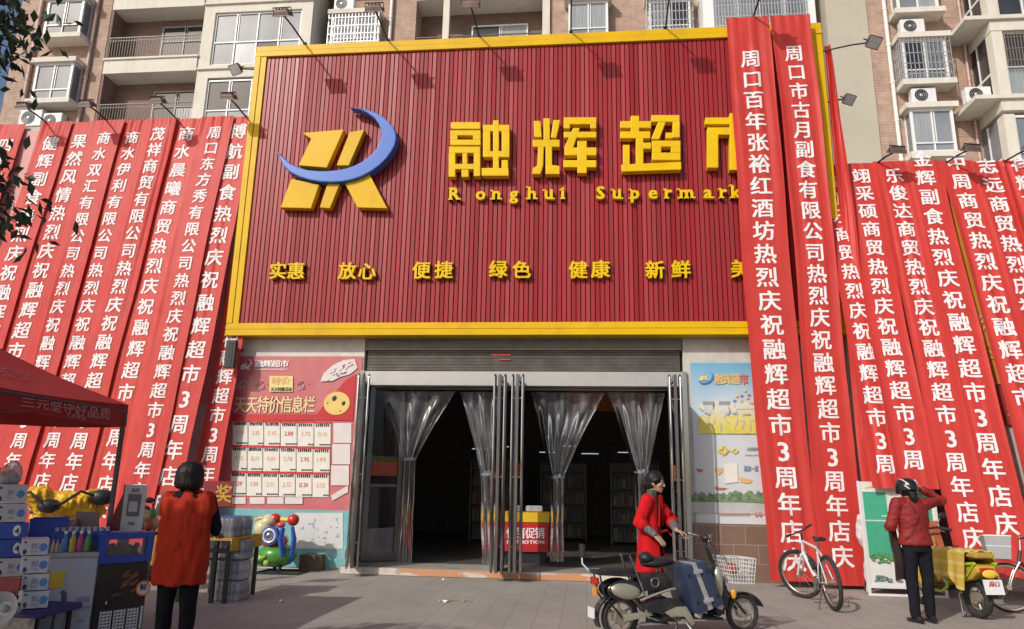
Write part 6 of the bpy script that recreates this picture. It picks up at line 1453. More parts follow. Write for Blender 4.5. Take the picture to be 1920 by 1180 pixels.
m = MB(); m.ball((.015,-.313,.43),(.022,.004,.05)); m.ball((.0,-.313,.47),(.02,.004,.022)); m.prism([(-.04,.36),(-.06,.12),(-.045,.12),(-.02,.36)],'Y',-.314,-.311); m.prism([(.05,.36),(.06,.20),(.05,.13),(.065,.13),(.075,.21),(.065,.37)],'Y',-.314,-.311); m.tube([(-.035,-.312,.36),(-.04,-.312,.25),(-.02,-.312,.12)],.003,4); m.tube([(.05,-.312,.36),(.045,-.312,.25),(.03,-.312,.10)],.003,4); m.build('line_drawing', mat('ink_grey', (.12,.11,.12), .7), wf, local=True)
m = MB(); flat_text(m, '纯粹', lambda a, b: (.17+a*.8,-.3125,.40+b), .07, .0); flat_text(m, '好时光', lambda a, b: (.17+a*.8,-.3125,.33+b), .055, .0); flat_text(m, '美味', lambda a, b: (.17+a*.8,-.3125,.22+b), .03, .0); m.build('caption', mat('ink_soft', (.20,.20,.24), .7), wf, local=True)
m = MB(); m.box((-.15,-.316,.26),(-.105,-.311,.33)); m.build('socket', black_pl, wf, local=True)
# open blue crates used as trays
def crate(lab, c, d, rz=0.0, mm=None, slots=True):
    t = thing('crate', lab, 'crate', c, rz, 'blue plastic crates on the stall'); w, l, h = d
    m = MB(); m.box((-w/2,-l/2,0),(w/2,l/2,.012)); m.box((-w/2,-l/2,.012),(w/2,-l/2+.012,h)); m.box((-w/2,l/2-.012,.012),(w/2,l/2,h)); m.box((-w/2,-l/2+.012,.012),(-w/2+.012,l/2-.012,h)); m.box((w/2-.012,-l/2+.012,.012),(w/2,l/2-.012,h)); m.build('tub', mm or blue_pl, t, local=True)
    m = MB(); m.tube([(-w/2,-l/2,h),(w/2,-l/2,h),(w/2,l/2,h),(-w/2,l/2,h)], .011, 6, closed=True); m.build('rim', mm or blue_pl, t, local=True)
    return t
zb = .705
t = thing('display_case', 'blue framed glass display case full of snacks on top of the black freezer', 'display case', FM @ Vector((0,0,zb)), RB)
hC = .27
m = MB(); w, l = W+.02, .64
for sx in (-1,1):
    for sy in (-1,1): m.cbox((sx*(w/2-.03),sy*(l/2-.03),hC/2), (.06,.06,hC))
m.cbox((0,-l/2+.026,.032),(w-.11,.045,.064)); m.cbox((0,l/2-.026,.032),(w-.11,.045,.064)); m.cbox((0,-l/2+.026,hC-.028),(w-.11,.045,.056)); m.cbox((0,l/2-.026,hC-.028),(w-.11,.045,.056)); m.cbox((-w/2+.026,0,.032),(.045,l-.11,.064)); m.cbox((w/2-.026,0,.032),(.045,l-.11,.064)); m.cbox((-w/2+.026,0,hC-.028),(.045,l-.11,.056)); m.cbox((w/2-.026,0,hC-.028),(.045,l-.11,.056))
m.build('frame', blue_pl, t, local=True)
m = MB(); m.box((-w/2+.05,-l/2+.02,.06),(w/2-.05,-l/2+.024,hC-.05)); m.build('glass', thinfilm('case_glass', (.7,.7,.7), .12, .05), t, local=True)
m = MB(); m.box((-w/2+.05,-l/2+.05,hC-.02),(w/2-.05,l/2-.05,hC-.012)); m.build('shelf', pale_blue, t, local=True)
m = MB(); r9 = random.Random(21)
for k in range(70): m.cbox((r9.uniform(-w/2+.07,w/2-.07), r9.uniform(-l/2+.08,l/2-.1), .04+r9.uniform(0,.10)), (r9.uniform(.03,.07),.03,r9.uniform(.03,.06)), rz=r9.uniform(0,3), m=r9.randrange(5))
o = m.build('snack_packets', prod); o.location = FM @ Vector((0,0,zb+.01))
o.rotation_euler = (0,0,RB); tag(o, 'heap of small coloured snack packets inside the blue display case', 'snacks', kind='stuff')
# milk cartons in stacks
def carton(lab, c, d, rz, blue=False, logo=True, r=0):
    t = thing('carton', lab, 'carton', c, rz, 'drink cartons stacked at the left edge of the stall'); w, l, h = d
    m = MB(); m.cbox((0,0,h/2), (w,l,h-.003)); m.build('box', blue_pl if blue else milk_white, t, local=True); m = MB(); m.box((w/2+.0005,-l/2+.002,.004),(w/2+.003,l/2-.002,h-.008)); m.build('side_print', pale_blue, t, local=True)
    y = -l/2-.002
    m = MB()
    if blue:
        m.ball((w*.18,y,h*.5),(.030,.002,.048)); o = m.build('emblem', white_ink, t, local=True); m = MB(); flat_text(m, '4', lambda a, b: (w*.18+a,y-.003,h*.5+b), .07, .02); m.build('numeral', black_ink, t, local=True)
    else:
        m.ball((w*.30,y,h*.48),(.030,.002,.034)); m.build('round_logo', pale_blue, t, local=True)
        m = MB(); flat_text(m, '鲜', lambda a, b: (-w*.02+a,y-.001,h*.55+b), .055, .0); flat_text(m, '牛奶', lambda a, b: (-w*.02+a,y-.001,h*.22+b), .026, .0); m.build('lettering', mat('carton_ink', (.20,.22,.32), .6) if 'carton_ink' not in bpy.data.materials else bpy.data.materials['carton_ink'], t, local=True)
        m = MB(); m.box((-w*.42,y,h*.74),(-w*.34,y+.0015,h*.86)); m.ball((-w*.36,y,h*.22),(.014,.002,.022)); m.build('corner_mark', mat('carton_dark', (.06,.05,.06), .6) if 'carton_dark' not in bpy.data.materials else bpy.data.materials['carton_dark'], t, local=True)
    return t
SY1 = -6.75
def stacked(lab, xa, xb, ya, yb, Y, rz, blue=False, dep=.24):
    a, b = at(xa, ya, Y), at(xb, yb, Y); h = a.z-b.z; w = (b.x-a.x)*.78; rz += rnd.uniform(-.05,.05)
    carton(lab, ((a.x+b.x)/2-math.sin(rz)*dep/2, Y+math.cos(rz)*dep/2, b.z), (w,dep,h), rz, blue)
def stack(xm, rows, Y, wpx, names, rz):
    for k, (ya, yb, blue) in enumerate(rows): stacked(names[k], xm-wpx/2, xm+wpx/2, ya, yb, Y, rz, bool(blue))
stack(22, [(908,944,0),(944,980,0),(1011,1046,1),(1046,1082,0)], SY1, 50, ['white milk carton topmost at the left photo edge, under a plastic bag','white milk carton second from the top at the left photo edge','blue carton with white number emblem, lower of the two at the left edge','white milk carton directly under the two blue cartons at the left edge'], .66)
stacked('blue carton with white number emblem, upper of the two at the left edge', -3, 47, 980, 1011, SY1, .66, True)
SY2 = -6.98
stack(66, [(1010,1042,0),(1042,1076,0),(1076,1108,0),(1108,1142,0)], SY2, 46, ['white milk carton on top of the stack beside the pale freezer','white milk carton with round blue logo, second in the stack beside the freezer','white milk carton third down in the stack beside the pale freezer','white milk carton at the bottom of the stack beside the pale freezer'], .66)
# supports: a low table under the stacks
a, b = at(-25,1083,SY1), at(48,1150,SY1)
t = thing('low_table', 'low blue topped table carrying the carton stacks at the left edge', 'table', ((a.x+b.x)/2,SY1+.1,0)); zt2 = at(66,1142,SY2).z-.002
rx = at(84,1146,-7.0).x; m = MB(); m.cbox((rx-.45,SY1-.05,zt2-.03), (.9,.55,.05), bev=.008); m.build('table_top', mat('purple_blue_cloth', (.05,.05,.22), .7, var=.2), t)
m = MB(); m.box((rx-.88,SY1-.31,.03),(rx-.03,SY1-.305,zt2-.055)); m.build('table_skirt', mat('bottle_print_skirt', (.30,.27,.24), .6, var=.4, scale=25), t)
for sx in (-.85,-.06):
    for sy in (-.25,.15): m = MB(); m.cbox((rx+sx,SY1+sy,(zt2-.055)/2),(.03,.03,zt2-.06)); m.build('leg', black_pl, t)
zz = at(22,1082,SY1).z
m = MB(); m.cbox((at(22,1082,SY1).x,SY1+.18,(zz+zt2)/2),(.26,.30,zz-zt2-.006)); m.cbox
o = m.build('carton', milk_white, origin=(at(22,1082,SY1).x,SY1+.18,zt2)); tag(o,'plain carton at the foot of the left edge stack, behind the megaphone','carton',group='drink cartons stacked at the left edge of the stall')
# megaphone and red fringed sign in front of the stack
c = at(14,1142,-7.25)
t = thing('megaphone', 'grey and white megaphone lying at the lower left corner of the stall', 'megaphone', c)
R_ = Matrix.Rotation(math.radians(78),3,'X') @ Matrix.Rotation(math.radians(10),3,'Y')
m = MB(); m.lathe([(.03,-.16),(.035,-.04),(.06,.02),(.105,.085),(.125,.10),(.120,.092),(.055,.03)], c, 24, rot=R_); m.build('horn', mat('horn_grey', (.42,.43,.46), .4), t, smooth=True)
m = MB(); m.ball(c+R_ @ Vector((0,0,.05)), (.03,.03,.03)); m.build('driver', grey_pl, t, smooth=True)
m = MB(); m.tube([c+R_ @ Vector((0,.03,-.08)), c+R_ @ Vector((0,.10,-.09)), c+R_ @ Vector((0,.10,-.02))], .014, 6); m.build('handle', black_pl, t)
a, b = at(-4,1082,-7.1), at(36,1108,-7.1)
m = MB(); m.box((a.x,-7.11,b.z),(b.x,-7.09,a.z)); 
for k in range(9): m.box((a.x+(b.x-a.x)*k/9,-7.11,b.z-.03),(a.x+(b.x-a.x)*(k+.6)/9,-7.095,b.z-.001))
o = m.build('fringed_sign', mat('dark_red_card', (.26,.03,.04), .6, var=.2), origin=(a.x,-7.1,b.z)); tag(o,'small dark red fringed sign over the megaphone','sign')
# plastic bag on the topmost carton
bagm = thinfilm('bag_film', (.75,.75,.78), .45, .25)
c = at(16,890,SY1+.15); m = MB(); m.ball((c.x,SY1+.17,c.z-.02), (.11,.10,.10)); m.ball((c.x+.03,SY1+.17,c.z+.06), (.06,.06,.07)); t = thing('plastic_bag','clear plastic bag of goods on the topmost carton','bag',(c.x,SY1+.17,at(16,908,SY1).z)); fuse(m,'film',bagm,t,voxel=.012,folds=.03,fscale=16)
m = MB(); m.ball((c.x,SY1+.17,c.z-.03),(.08,.07,.07)); m.build('contents', mat('bag_contents', (.45,.42,.42), .6, var=.4, scale=22), t, smooth=True)
# tubs, trays and bottles on the freezers
def carton_block(lab, c, d, rz, mm): t = thing('carton', lab, 'carton', c, rz); m = MB(); m.cbox((0,0,d[2]/2), d, bev=.004); m.build('box', mm, t, local=True); m = MB(); m.box((-d[0]/2,-.03,d[2]+.0005),(d[0]/2,.03,d[2]+.002)); m.build('packing_tape', mat('tape_%d' % len(lab), (.40,.32,.20), .3), t, local=True); return t
TZ = at(150,1022,-6.1).z; HT = at(150,995,-6.1).z-TZ
carton_block('plain carton holding up the long blue tray', GM @ Vector((.06,.06,gz)), (W2*.78,.34,TZ-gz-.004), RWZ, mat('dull_carton', (.35,.33,.30), .7))
TM = GM @ Matrix.Translation((.07,.06,TZ)); crate('long shallow blue tray of milk bottles on the pale freezer', TM.translation, (W2*.92,.42,HT), RWZ)
a, b = at(46,974,-6.35), at(97,1012,-6.35); carton_block('carton under the deep blue tub', Vector(((a.x+b.x)/2,-6.2,gz-.1)), (b.x-a.x-.04,.30,b.z-gz+.095), RWZ, milk_white)
crate('deep blue tub behind the cartons on the stall', ((a.x+b.x)/2,-6.2,b.z), (b.x-a.x,.36,a.z-b.z), RWZ)
jar_prof = [(.024,0),(.026,.006),(.026,.085),(.020,.105),(.018,.118),(.018,.125)]
bottle_prof = [(.026,0),(.028,.01),(.028,.075),(.022,.095),(.012,.11),(.012,.125)]
def bottle(lab, c, grp, mm, cap, h=.13, s=1.0, prof=None):
    t = thing('bottle', lab, 'bottle', c, 0, grp); k = h/.13
    m = MB(); m.lathe([(r*s,z*k) for r, z in (prof or bottle_prof)], (0,0,0), 14); m.build('body', mm, t, local=True, smooth=True); m = MB(); m.cyl((0,0,.123*k),(0,0,.142*k),(.0145 if prof is None else .0195)*s,12); m.build('cap', cap, t, local=True, smooth=True); return t
milk = mat('milk_bottle', (.60,.60,.60), .3, var=.12, scale=18)
p = None
for i in range(9):
    for j in range(2):
        cpos = TM @ Vector((-.20+i*.052, -.13+j*.10, .014))
        if p is None: p = bottle('small white milk bottle in the long blue tray', cpos, 'white milk bottles in the blue tray', milk, mat('grey_cap', (.50,.51,.53), .4), .145, 1.0, jar_prof)
        else: q = copy_tree(p); q.location = cpos
cols = [mat('juice_%s' % n, c, .25, var=.1) for n, c in (('blue',(.06,.20,.50)), ('yellow',(.55,.42,.05)), ('pink',(.50,.05,.20)), ('green',(.10,.30,.08)))]
a = at(148,1042,-6.15)
for i, (cm, nm) in enumerate(zip(cols, ('blue','yellow','pink','green'))): bottle('%s juice bottle with white cap on the lid of the pale freezer' % nm, GM @ Vector((W2*.5-.30+i*.062,-.25,gz+.001)), 'juice bottles on the freezer lid', cm, white_pl, .17, 1.05)
for i in range(8):
    cpos = GM @ Vector((-W2*.5+.12+i*.034,-.24,gz+.001))
    if i == 0: p2 = bottle('small yogurt pot in the row on the pale freezer lid', cpos, 'yogurt pots on the pale freezer', mat('yogurt', (.50,.40,.34), .4, var=.2, scale=30), mat('pink_cap', (.50,.25,.25), .5), .10, .62)
    else: q = copy_tree(p2); q.location = cpos
# grey cardboard sheet and pink bag on the tray
a = at(150,978,-5.75); m = MB(); m.cbox((a.x+.02,-5.66,a.z+.0),(.24,.02,.19), rot=Matrix.Rotation(.25,3,'X')); o = m.build('cardboard_sheet', mat('grey_card', (.24,.23,.23), .8), origin=(a.x,-5.66,a.z-.09)); tag(o,'leaning grey cardboard sheet behind the milk bottles','cardboard')
a = at(115,978,-5.8); m = MB(); m.ball((a.x,-5.72,a.z-.03),(.11,.08,.06)); t = thing('plastic_bag','pink tinted plastic bag behind the long tray of bottles','bag',(a.x,-5.72,a.z-.1)); fuse(m,'film',mat('pink_film', (.50,.28,.34), .3),t,voxel=.012,folds=.025,fscale=18)
# payment sign stand (its square code is left blank)
a, b = at(229,905,-6.0), at(258,994,-6.0); px_, pw, ph = (a.x+b.x)/2, b.x-a.x, a.z-b.z
b.z = zb+.27
t = thing('payment_stand', 'upright grey payment notice stand with dark red side on the display case', 'sign', (px_,-5.9,b.z))
m = MB(); m.cbox((px_,-5.93,b.z+ph/2),(pw,.012,ph)); m.build('board', mat('notice_grey', (.45,.46,.48), .5), t)
m = MB(); m.box((px_-pw*.30,-5.941,b.z+ph*.32),(px_+pw*.30,-5.937,b.z+ph*.80)); m.build('notice_panel', mat('notice_dark', (.09,.10,.12), .5), t)
m = MB(); m.box((px_-pw*.2,-5.945,b.z+ph*.42),(px_+pw*.2,-5.942,b.z+ph*.64)); m.build('blank_square', mat('notice_pale', (.40,.41,.43), .5), t)
m = MB(); flat_text(m, '支付', lambda p_, q: (px_+p_,-5.942,b.z+ph*.88+q), .045, .01); flat_text(m, '扫码', lambda p_, q: (px_+p_,-5.942,b.z+ph*.17+q), .035, .01); m.build('lettering', black_ink, t)
m = MB(); m.prism([(-5.93,b.z+ph),(-5.93,b.z+.0),(-5.78,b.z+.0)],'X',px_-pw*.5-.02,px_-pw*.5-.005); m.prism([(px_-pw*.5-.01,b.z+ph*.98),(px_-pw*.5-.17,b.z),(px_-pw*.5-.01,b.z)],'Y',-5.90,-5.888); m.build('side_flap', mat('flap_red', (.20,.03,.03), .6), t)
# snack bags behind the stand
r9 = random.Random(4)
for k, (xx, yy) in enumerate(((268,982),(279,985),(290,982),(272,968),(285,966))):
    c = at(xx,yy,-4.9-.12*(k%2)); m = MB(); m.ball(c,(.055,.03,.075)); o = m.build('snack_bag', mat('snack_orange_%d' % k, ((.60,.22,.04),(.45,.10,.04),(.55,.40,.30),(.62,.45,.30),(.15,.28,.06))[k], .35, var=.3, scale=20), origin=c, smooth=True)
    tag(o, ('orange snack bag at the left of the heap beside the payment stand','dark orange snack bag in the middle of the heap beside the stand','pale snack bag at the right of the heap, by the orange vest','cream snack bag topmost left of the heap beside the stand','green snack bag topmost right of the heap, by the orange vest')[k], 'snack bag')
c = at(279,985,-4.9); m = MB(); m.cbox((c.x,-4.9,c.z-.085),(.30,.40,.03)); t = thing('side_table','small dark table holding the snack bags','table',(c.x,-4.9,0)); m.build('table_top', black_pl, t)
for sx in (-.13,.13):
    for sy in (-.17,.17): m = MB(); m.cbox((c.x+sx,-4.9+sy,(c.z-.10)/2),(.03,.03,c.z-.10)); m.build('leg', black_pl, t)
# right hand table with water ------------------------------------
p1, p2_ = gr(400,1131), gr(449,1116)
tz = at(440,1003,-3.3).z
t = thing('trestle_table', 'black legged table with a yellow edged top holding bottled water, right of the orange vest', 'table', (p1.x,p1.y,0))
tx0, tx1, ty0, ty1 = p1.x-.50, p1.x+.17, p1.y-.05, p1.y+.85
m = MB(); m.box((tx0,ty0,tz-.035),(tx1,ty1,tz)); m.build('table_top', mat('table_wood', (.42,.24,.05), .5, var=.15), t)
m = MB(); m.box((tx1+.001,ty0,tz-.16),(tx1+.012,ty1,tz-.0)); m.build('yellow_cloth_edge', mat('yellow_edge', (.62,.36,.02), .6), t)
for xx in (tx0+.04,tx1-.20,tx1-.03):
    for yy in (ty0+.04,ty1-.06): m = MB(); m.cbox((xx,yy,(tz-.035)/2),(.045,.045,tz-.037)); m.build('leg', black_pl, t)
m = MB(); m.cbox(((tx0+tx1)/2,ty0+.04,tz-.16),(tx1-tx0-.1,.03,.05)); m.cbox(((tx0+tx1)/2,ty0+.04,tz-.26),(tx1-tx0-.1,.03,.03)); m.build('rail', black_pl, t)
water = thinfilm('water_bottle', (.55,.60,.72), .45, .06); wcap = mat('blue_cap', (.06,.12,.40), .4); wlab = mat('water_label', (.40,.43,.52), .5, var=.3, scale=30)
def pack(lab, c, nx, ny, h=.24, d=.066):
    t = thing('water_pack', lab, 'water pack', c, 0, 'shrink wrapped packs of bottled water by the table')
    m = MB()
    for i in range(nx):
        for j in range(ny):
            x, y = (i-(nx-1)/2)*d, (j-(ny-1)/2)*d
            m.lathe([(d*.47,.002),(d*.48,.02),(d*.48,h*.62),(d*.40,h*.78),(d*.2,h*.92),(d*.2,h*.97)], (x,y,0), 9, 0); m.cyl((x,y,h*.30),(x,y,h*.52),d*.492,9,1); m.cyl((x,y,h*.965),(x,y,h*1.03),d*.22,9,2)
    m.build('bottles', [milk2, wlab, wcap], t, local=True, smooth=True)
    m = MB(); m.cbox((0,0,h*.5),(nx*d+.012,ny*d+.012,h*1.02),bev=.02); m.build('shrink_wrap', thinfilm('wrap%.1f%.1f' % (c[0],c[2]), (.8,.8,.84), .22, .12), t, local=True)
    return t
milk2 = mat('clear_bottle', (.60,.62,.66), .15, var=.15, scale=12, spec=.6)
wx = tx1-.19
pack('shrink wrapped water pack at the right front corner of the table top', (wx,ty0+.2,tz), 5,4); pack('second shrink wrapped water pack on the table, behind the front one', (wx-.02,ty0+.55,tz), 5,4); pack('low shrink wrapped water pack on the table beside the orange vest', (wx-.38,ty0+.25,tz), 5,4, .17)
for k in range(3): pack(['water pack on the ground, bottom of the pile under the table','water pack in the middle of the pile under the table','water pack on top of the pile under the table'][k], (tx1-.10,ty0+.38,.002+k*.25), 5,5, .24)
a, b = at(387,902,-2.9), at(436,950,-2.9)
t = thing('prize_card', 'dark red card with a gold character standing at the back of the water table', 'sign', (a.x,-2.95,tz))
m = MB(); m.box((a.x,-2.95,b.z),(b.x,-2.935,a.z)); m.build('card', mat('card_maroon', (.20,.012,.016), .6, var=.1), t)
m = MB(); flat_text(m, '奖', lambda p_, q: ((a.x+b.x)/2+.09+p_,-2.953,(a.z+b.z)/2+q), .26, .012); m.build('lettering', mat('gold_ink', (.50,.33,.04), .5), t)
m = MB(); m.box(((a.x+b.x)/2-.03,-2.947,tz),((a.x+b.x)/2+.03,-2.938,b.z)); m.build('card_foot', mat('foot_pink', (.30,.06,.18), .5), t)
# kiddie ride ----------------------------------------------------
kr = gr(518,1078)
KS = 1372/ (13.05+kr.y)*1.07
t = thing('kiddie_ride', 'colourful coin ride with green hull, red balls and silver wheel by the wall', 'toy ride', kr)
def K(x, y, dy=0.0): p = at(x,y,kr.y+.25); return Vector((p.x, kr.y+.25+dy, p.z))
toy = lambda n, c: mat('toy_'+n, c, .22, var=.06, scale=4, coat=.4)
tg, tr, ty, tb, tw, tc_ = toy('green',(.07,.26,.035)), toy('red',(.48,.03,.02)), toy('yellow',(.66,.45,.05)), toy('blue',(.03,.10,.42)), toy('white',(.6,.6,.62)), toy('cream',(.62,.54,.34))
def KB(name, mm, fn): m = MB(); fn(m); return m.build(name, mm, t, smooth=True)
KB('hull', tg, lambda m: (m.ball(K(520,1040),(.33,.30,.20)), m.ball(K(500,1045,.02),(.26,.27,.15))))
KB('hull_stripe', toy('lime',(.35,.50,.05)), lambda m: m.tube([K(480,1046,-.22),K(495,1047,-.29),K(512,1040,-.31)], .018, 8))
KB('red_cowl', tr, lambda m: m.ball(K(515,1013,-.02),(.24,.24,.13)))
KB('cream_body', tc_, lambda m: (m.ball(K(497,990,-.02),(.17,.2,.17)), m.ball(K(505,978,0),(.15,.18,.12))))
KB('yellow_rim', ty, lambda m: m.tube([K(483,975,-.12),K(495,970,-.14),K(508,976,-.12)], .02, 8))
KB('red_ball', tr, lambda m: m.ball(K(516,973,0),.095)); KB('red_ball', tr, lambda m: m.ball(K(551,975,-.02),.10)); KB('yellow_bar', ty, lambda m: m.cyl(K(516,974,.02),K(551,976,.02),.045,12))
KB('red_panel', toy('pink',(.55,.06,.10)), lambda m: m.ball(K(531,984,-.10),(.08,.06,.05)))
KB('blue_arm', tb, lambda m: m.tube([K(538,990,-.16),K(536,1010,-.22),K(540,1035,-.20),K(532,1052,-.14)], [.055,.075,.08,.05], 12, flat=.6)); KB('blue_arm', tb, lambda m: m.tube([K(551,988,-.06),K(556,1010,-.10),K(553,1035,-.10),K(545,1056,-.08)], [.045,.065,.07,.045], 12, flat=.6))
KB('blue_disc', tb, lambda m: m.cyl(K(518,1003,-.28),K(518,1003,-.16),.145,28)); KB('white_ring', tw, lambda m: m.torus(K(518,1003,-.285),(0,1,0),.10,.02,28,8)); KB('silver_hub', chrome, lambda m: m.ball(K(518,1003,-.28),(.065,.05,.065))); KB('hub_knob', tg, lambda m: m.ball(K(519,1002,-.33),.022))
KB('lime_ball', toy('lime2',(.30,.42,.06)), lambda m: m.ball(K(512,1053,-.26),.055))
KB('base_frame', black_pl, lambda m: (m.tube([Vector((kr.x-.35,kr.y,.02)),Vector((kr.x+.35,kr.y,.02)),Vector((kr.x+.35,kr.y+.5,.02)),Vector((kr.x-.35,kr.y+.5,.02))], .018, 6, closed=True), m.tube([Vector((kr.x,kr.y+.05,.03)),Vector((kr.x+.02,kr.y+.2,.22))], .03, 8), m.tube([Vector((kr.x-.2,kr.y+.35,.03)),Vector((kr.x-.1,kr.y+.3,.22))], .03, 8)))
a, b = gr(556,1070), gr(595,1072)
m = MB(); hb = .26; m.cbox(((a.x+b.x)/2+.02,a.y+.15,hb/2),(b.x-a.x,.26,hb),rz=.1); o = m.build('cardboard_box', mat('brown_box', (.13,.085,.05), .8, var=.2), origin=((a.x+b.x)/2,a.y+.15,0)); tag(o,'small dark brown cardboard box on the ground beside the coin ride','box')
c = gr(606,1066); t2 = thing('trash_bag','half full translucent plastic bag slumped against the turquoise panel','bag',c); m = MB(); m.ball((c.x,c.y+.02,.13),(.22,.14,.16)); m.ball((c.x-.08,c.y+.03,.26),(.13,.10,.13)); m.ball((c.x+.14,c.y+.02,.08),(.14,.10,.09)); fuse(m,'film',mat('teal_bag_film', (.30,.40,.42), .25, var=.2, scale=8),t2,voxel=.014,folds=.05,fscale=9,seed=9)
# green door board leaning at the right ---------------------------
q0, q1 = gr(1632,1117), gr(1722,1117)
t = thing('door_board', 'white framed advertising board picturing a green door, standing by the long banners', 'signboard', q0)
by = q0.y; bz = at(1618,902,by).z; bx0 = at(1622,1010,by).x; bx1 = bx0+1.08
def board(m, u0, v0, u1, v1, d=0.0, mi=None):
    P = lambda u, v, e: Vector((bx0+(bx1-bx0)*u, by+.10*v-e, bz*v))
    q = [P(u0,v0,d),P(u1,v0,d),P(u1,v1,d),P(u0,v1,d)]+[P(u0,v0,d-.012),P(u1,v0,d-.012),P(u1,v1,d-.012),P(u0,v1,d-.012)]; m.add(q, [(0,1,2,3),(7,6,5,4),(0,4,5,1),(1,5,6,2),(2,6,7,3),(3,7,4,0)], mi)
def BD(name, mm, rects, d): 
    m = MB()
    for i, r in enumerate(rects): board(m, *r, d+.0006*i)
    return m.build(name, mm, t)
BD('panel', mat('board_white', (.66,.66,.63), .5, var=.04), [(.0,.08,1,.995)], .0)
BD('frame', white_paint, [(-.02,0,.02,1),(.98,0,1.02,1),(.02,.065,.98,.09),(.02,.0,.98,.02)], .012)
gd = mat('printed_green', (.055,.36,.22), .45, var=.06)
BD('green_door', gd, [(.045,.32,.36,.64),(.045,.655,.36,.90),(.62,.34,.95,.90)], .006)
BD('door_trim', mat('print_trim', (.60,.66,.63), .5), [(.04,.642,.37,.652),(.36,.30,.375,.91),(.04,.903,.96,.912)], .009)
BD('door_handle', white_pl, [(.27,.685,.35,.693)], .018)
m = MB(); r9 = random.Random(6)
for k in range(34): u, v = r9.uniform(.05,.36), r9.uniform(.28,.35); board(m, u,v,u+r9.uniform(.02,.05),v+r9.uniform(.012,.03),.016+.0004*k)
m.build('printed_shrub', mat('shrub_print', (.10,.26,.09), .6, var=.5, scale=25), t)
m = MB()
for k in range(24): u, v = r9.uniform(.06,.6), r9.uniform(.115,.15); board(m, u,v,u+r9.uniform(.03,.08),v+r9.uniform(.01,.04),.010+.0004*k)
m.build('printed_rocks', mat('rocks_print', (.14,.20,.21), .6, var=.6, scale=25), t)
m = MB()
for k in range(10): u = .08+k*.018; board(m, u,.935+k*.004,u+.05,.945+k*.004,.008+.0004*k)
m.build('yellow_flourish', mat('flourish_yellow', (.66,.58,.20), .6), t)
m = MB(); flat_text(m, '品质门业', lambda a_, b_: Vector((bx0+(bx1-bx0)*.74+a_, by+.098-.008, bz*.955+b_)), .055, .02); m.build('lettering', mat('board_ink', (.20,.24,.10), .6), t)
m = MB()
for u in (.1,.9): m.tube([Vector((bx0+(bx1-bx0)*u, by+.08, bz*.75)), Vector((bx0+(bx1-bx0)*u, by+.5, .01))], .014, 6)
m.build('back_strut', steel_dull, t)
# crumpled white bag between the twisted banner and the board
c = at(1614,955,-1.0); t = thing('plastic_sheet','crumpled white plastic sheet wedged between the twisted banner and the door board','plastic sheet',(c.x,-.95,0)); m = MB(); m.ball((c.x,-.95,.9),(.07,.06,.28)); m.ball((c.x+.03,-.95,.45),(.06,.05,.45)); fuse(m,'sheet',mat('dirty_white_film', (.55,.50,.50), .4),t,voxel=.016,folds=.05,fscale=8)
# litter ---------------------------------------------------------
c = gr(868,1128); m = MB(); r9 = random.Random(9)
for k in range(26):
    x, y = c.x+r9.uniform(-.24,.24), c.y+r9.uniform(-.05,.05); a = r9.uniform(0,6); s = r9.uniform(.02,.055)
    m.add([(x,y,.006),(x+s*math.cos(a),y+s*math.sin(a),.02),(x+s*1.2*math.cos(a+.5),y+s*1.2*math.sin(a+.5),.008),(x+s*.5*math.cos(a+1.2),y+s*.5*math.sin(a+1.2),.014)], [(0,1,2,3)], k % 2)
o = m.build('leaf_scraps', [mat('wilted_green', (.30,.32,.09), .7, var=.3), mat('wilted_pale', (.42,.38,.22), .7)], origin=(c.x,c.y,0)); tag(o,'small scatter of wilted leaf scraps on the paving in front of the doors','litter',kind='stuff')
for k, (x, y, lab) in enumerate(((830,1088,'tiny white paper scrap on the paving just below the step'),(525,1128,'tiny white paper scrap on the paving near the water table'),(832,1129,'pale torn paper scrap left of the wilted leaves'))):
    c = gr(x,y); m = MB(); s = .035+.012*k; m.grid(lambda u, v: (c.x+(u-.5)*s*2,c.y+(v-.5)*s*1.6,.012+.012*math.sin(u*7+v*4)), 5,5); o = m.build('paper_scrap', white_ink, origin=(c.x,c.y,0), smooth=True); tag(o, lab, 'litter')

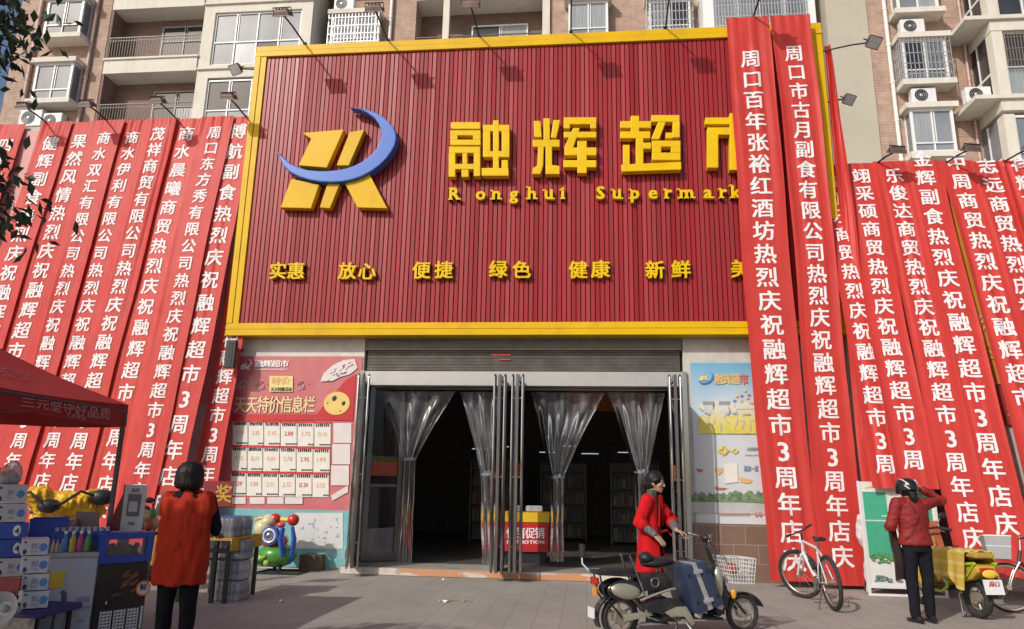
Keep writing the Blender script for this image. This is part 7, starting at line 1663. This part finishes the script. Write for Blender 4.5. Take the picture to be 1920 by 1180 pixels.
# ------------------------------------------------------------------ trees
leaf_m = mat('dark_leaf', (.020,.036,.012), .45, var=.5, scale=3, spec=.4); leaf_l = mat('mid_leaf', (.04,.062,.018), .5, var=.4, scale=3, spec=.4); bark = mat('bark', (.10,.08,.06), .9, var=.3, scale=12, bump=.5, bscale=18)
def leaf(m, p, d, s, r, mi):
    d = d.normalized(); u = d.orthogonal().normalized(); u = Matrix.Rotation(r.uniform(0,6.28),3,d) @ u; n = d.cross(u)
    a = p; b = p+d*s*.5+u*s*.22+n*s*.05; c = p+d*s; e = p+d*s*.5-u*s*.22+n*s*.05; mid = p+d*s*.5-n*s*.03
    m.add([a,b,c,e,mid], [(0,1,4),(1,2,4),(2,3,4),(3,0,4)], mi)
def tree(lab, base, h, crown, seed, nleaf, ls, extra=(), grp=None):
    r = random.Random(seed); base = Vector(base)
    t = thing('street_tree', lab, 'tree', base, 0, grp)
    m = MB(); top = base+Vector((r.uniform(-.2,.2),r.uniform(-.2,.2),h*.55)); m.tube([base, base+(top-base)*.5+Vector((r.uniform(-.08,.08),.05,0)), top, top+Vector((.1,.1,h*.25))], [.16,.125,.10,.04], 10)
    tips = []
    for (cx, cy, cz, cr) in crown:
        c = base+Vector((cx,cy,cz)); s = base.lerp(top, min(1,max(.55,(cz-1.0)/(h*.55)))); md = s.lerp(c,.5)+Vector((0,0,.25)); m.tube([s, md, c], [.06,.04,.015], 6); tips.append((c, cr))
        for k in range(4): e = c+Vector((r.uniform(-1,1),r.uniform(-1,1),r.uniform(-.6,.8)))*cr*.8; m.tube([md.lerp(c,.6), e], [.02,.006], 5)
    for pts in extra: m.tube(pts, [.03]+[.011]*(len(pts)-2)+[.004], 6)
    m.build('trunk', bark, t, smooth=True)
    m = MB(); tot = sum(c[3]**2 for c in crown)
    for (c, cr) in tips:
        for k in range(int(nleaf*cr*cr/tot)):
            q = Vector((r.gauss(0,1),r.gauss(0,1),r.gauss(0,1))).normalized()*cr*(r.random()**.45); q.z *= .75
            if noise.noise((c+q)*1.6) < -.12: continue
            leaf(m, c+q, Vector((r.uniform(-1,1),r.uniform(-1,1),r.uniform(-1.1,.3))), ls*r.uniform(.7,1.3), r, r.choice((0,0,1)))
    for pts in extra:
        for a_, b_ in zip(pts[2:], pts[3:]):
            L = (b_-a_).length
            for k in range(int(L*620)):
                p = a_.lerp(b_, r.random()); off = Vector((r.gauss(0,1),r.gauss(0,1),r.gauss(-.3,1)))*.105
                leaf(m, p+off, Vector((r.uniform(-.6,1),r.uniform(-.7,.7),r.uniform(-1.3,.1))), .074*r.uniform(.7,1.25), r, r.choice((0,0,1)))
    m.build('crown', [leaf_m, leaf_l], t)
    return t
TY = -10.2
e1 = [at(-260,-60,TY), at(-120,-30,TY), at(-30,30,TY), at(25,58,TY+.05)]; e2 = [at(-200,100,TY), at(-80,70,TY+.1), at(0,85,TY+.1)]; e5 = [at(-160,-80,TY-.1), at(-50,-30,TY), at(18,5,TY)]
e3 = [at(-240,330,TY), at(-90,340,TY), at(-35,340,TY), at(8,346,TY)]; e4 = [at(-160,390,TY+.1), at(-70,362,TY), at(-10,366,TY)]
tb_ = (-5.5,-11.7,0)
tree('leafy street tree whose branch tips hang into the upper left corner', tb_, 5.6, [(-.9,-.3,4.3,1.1),(-.2,-.9,4.8,1.0),(-.6,.3,4.6,1.0),(-1.3,-1.2,4.5,1.0)], 3, 4200, .15, extra=[[Vector((-5.5,-11.7,3.0)), e[0].lerp(Vector((-5.5,-11.7,3.2)),.4)]+e for e in (e1,e2,e3,e4,e5)])
for k, (x, y, s) in enumerate(((-9.2,-11.8,41),(-6.9,-12.0,42),(-4.1,-13.2,43))):
    tree(['street tree left of the viewpoint, farthest out of the three','street tree left of the viewpoint, middle one of the three','street tree left of the viewpoint, nearest of the three'][k], (x,y,0), 5.6, [(0,-.2,4.7,1.1),(-1.0,.2,4.4,1.0),(.9,.0,4.4,1.0),(.2,-.9,4.4,1.0),(.1,.6,4.2,.8)], s, 4600, .25, grp='street trees along the kerb beside the viewpoint')
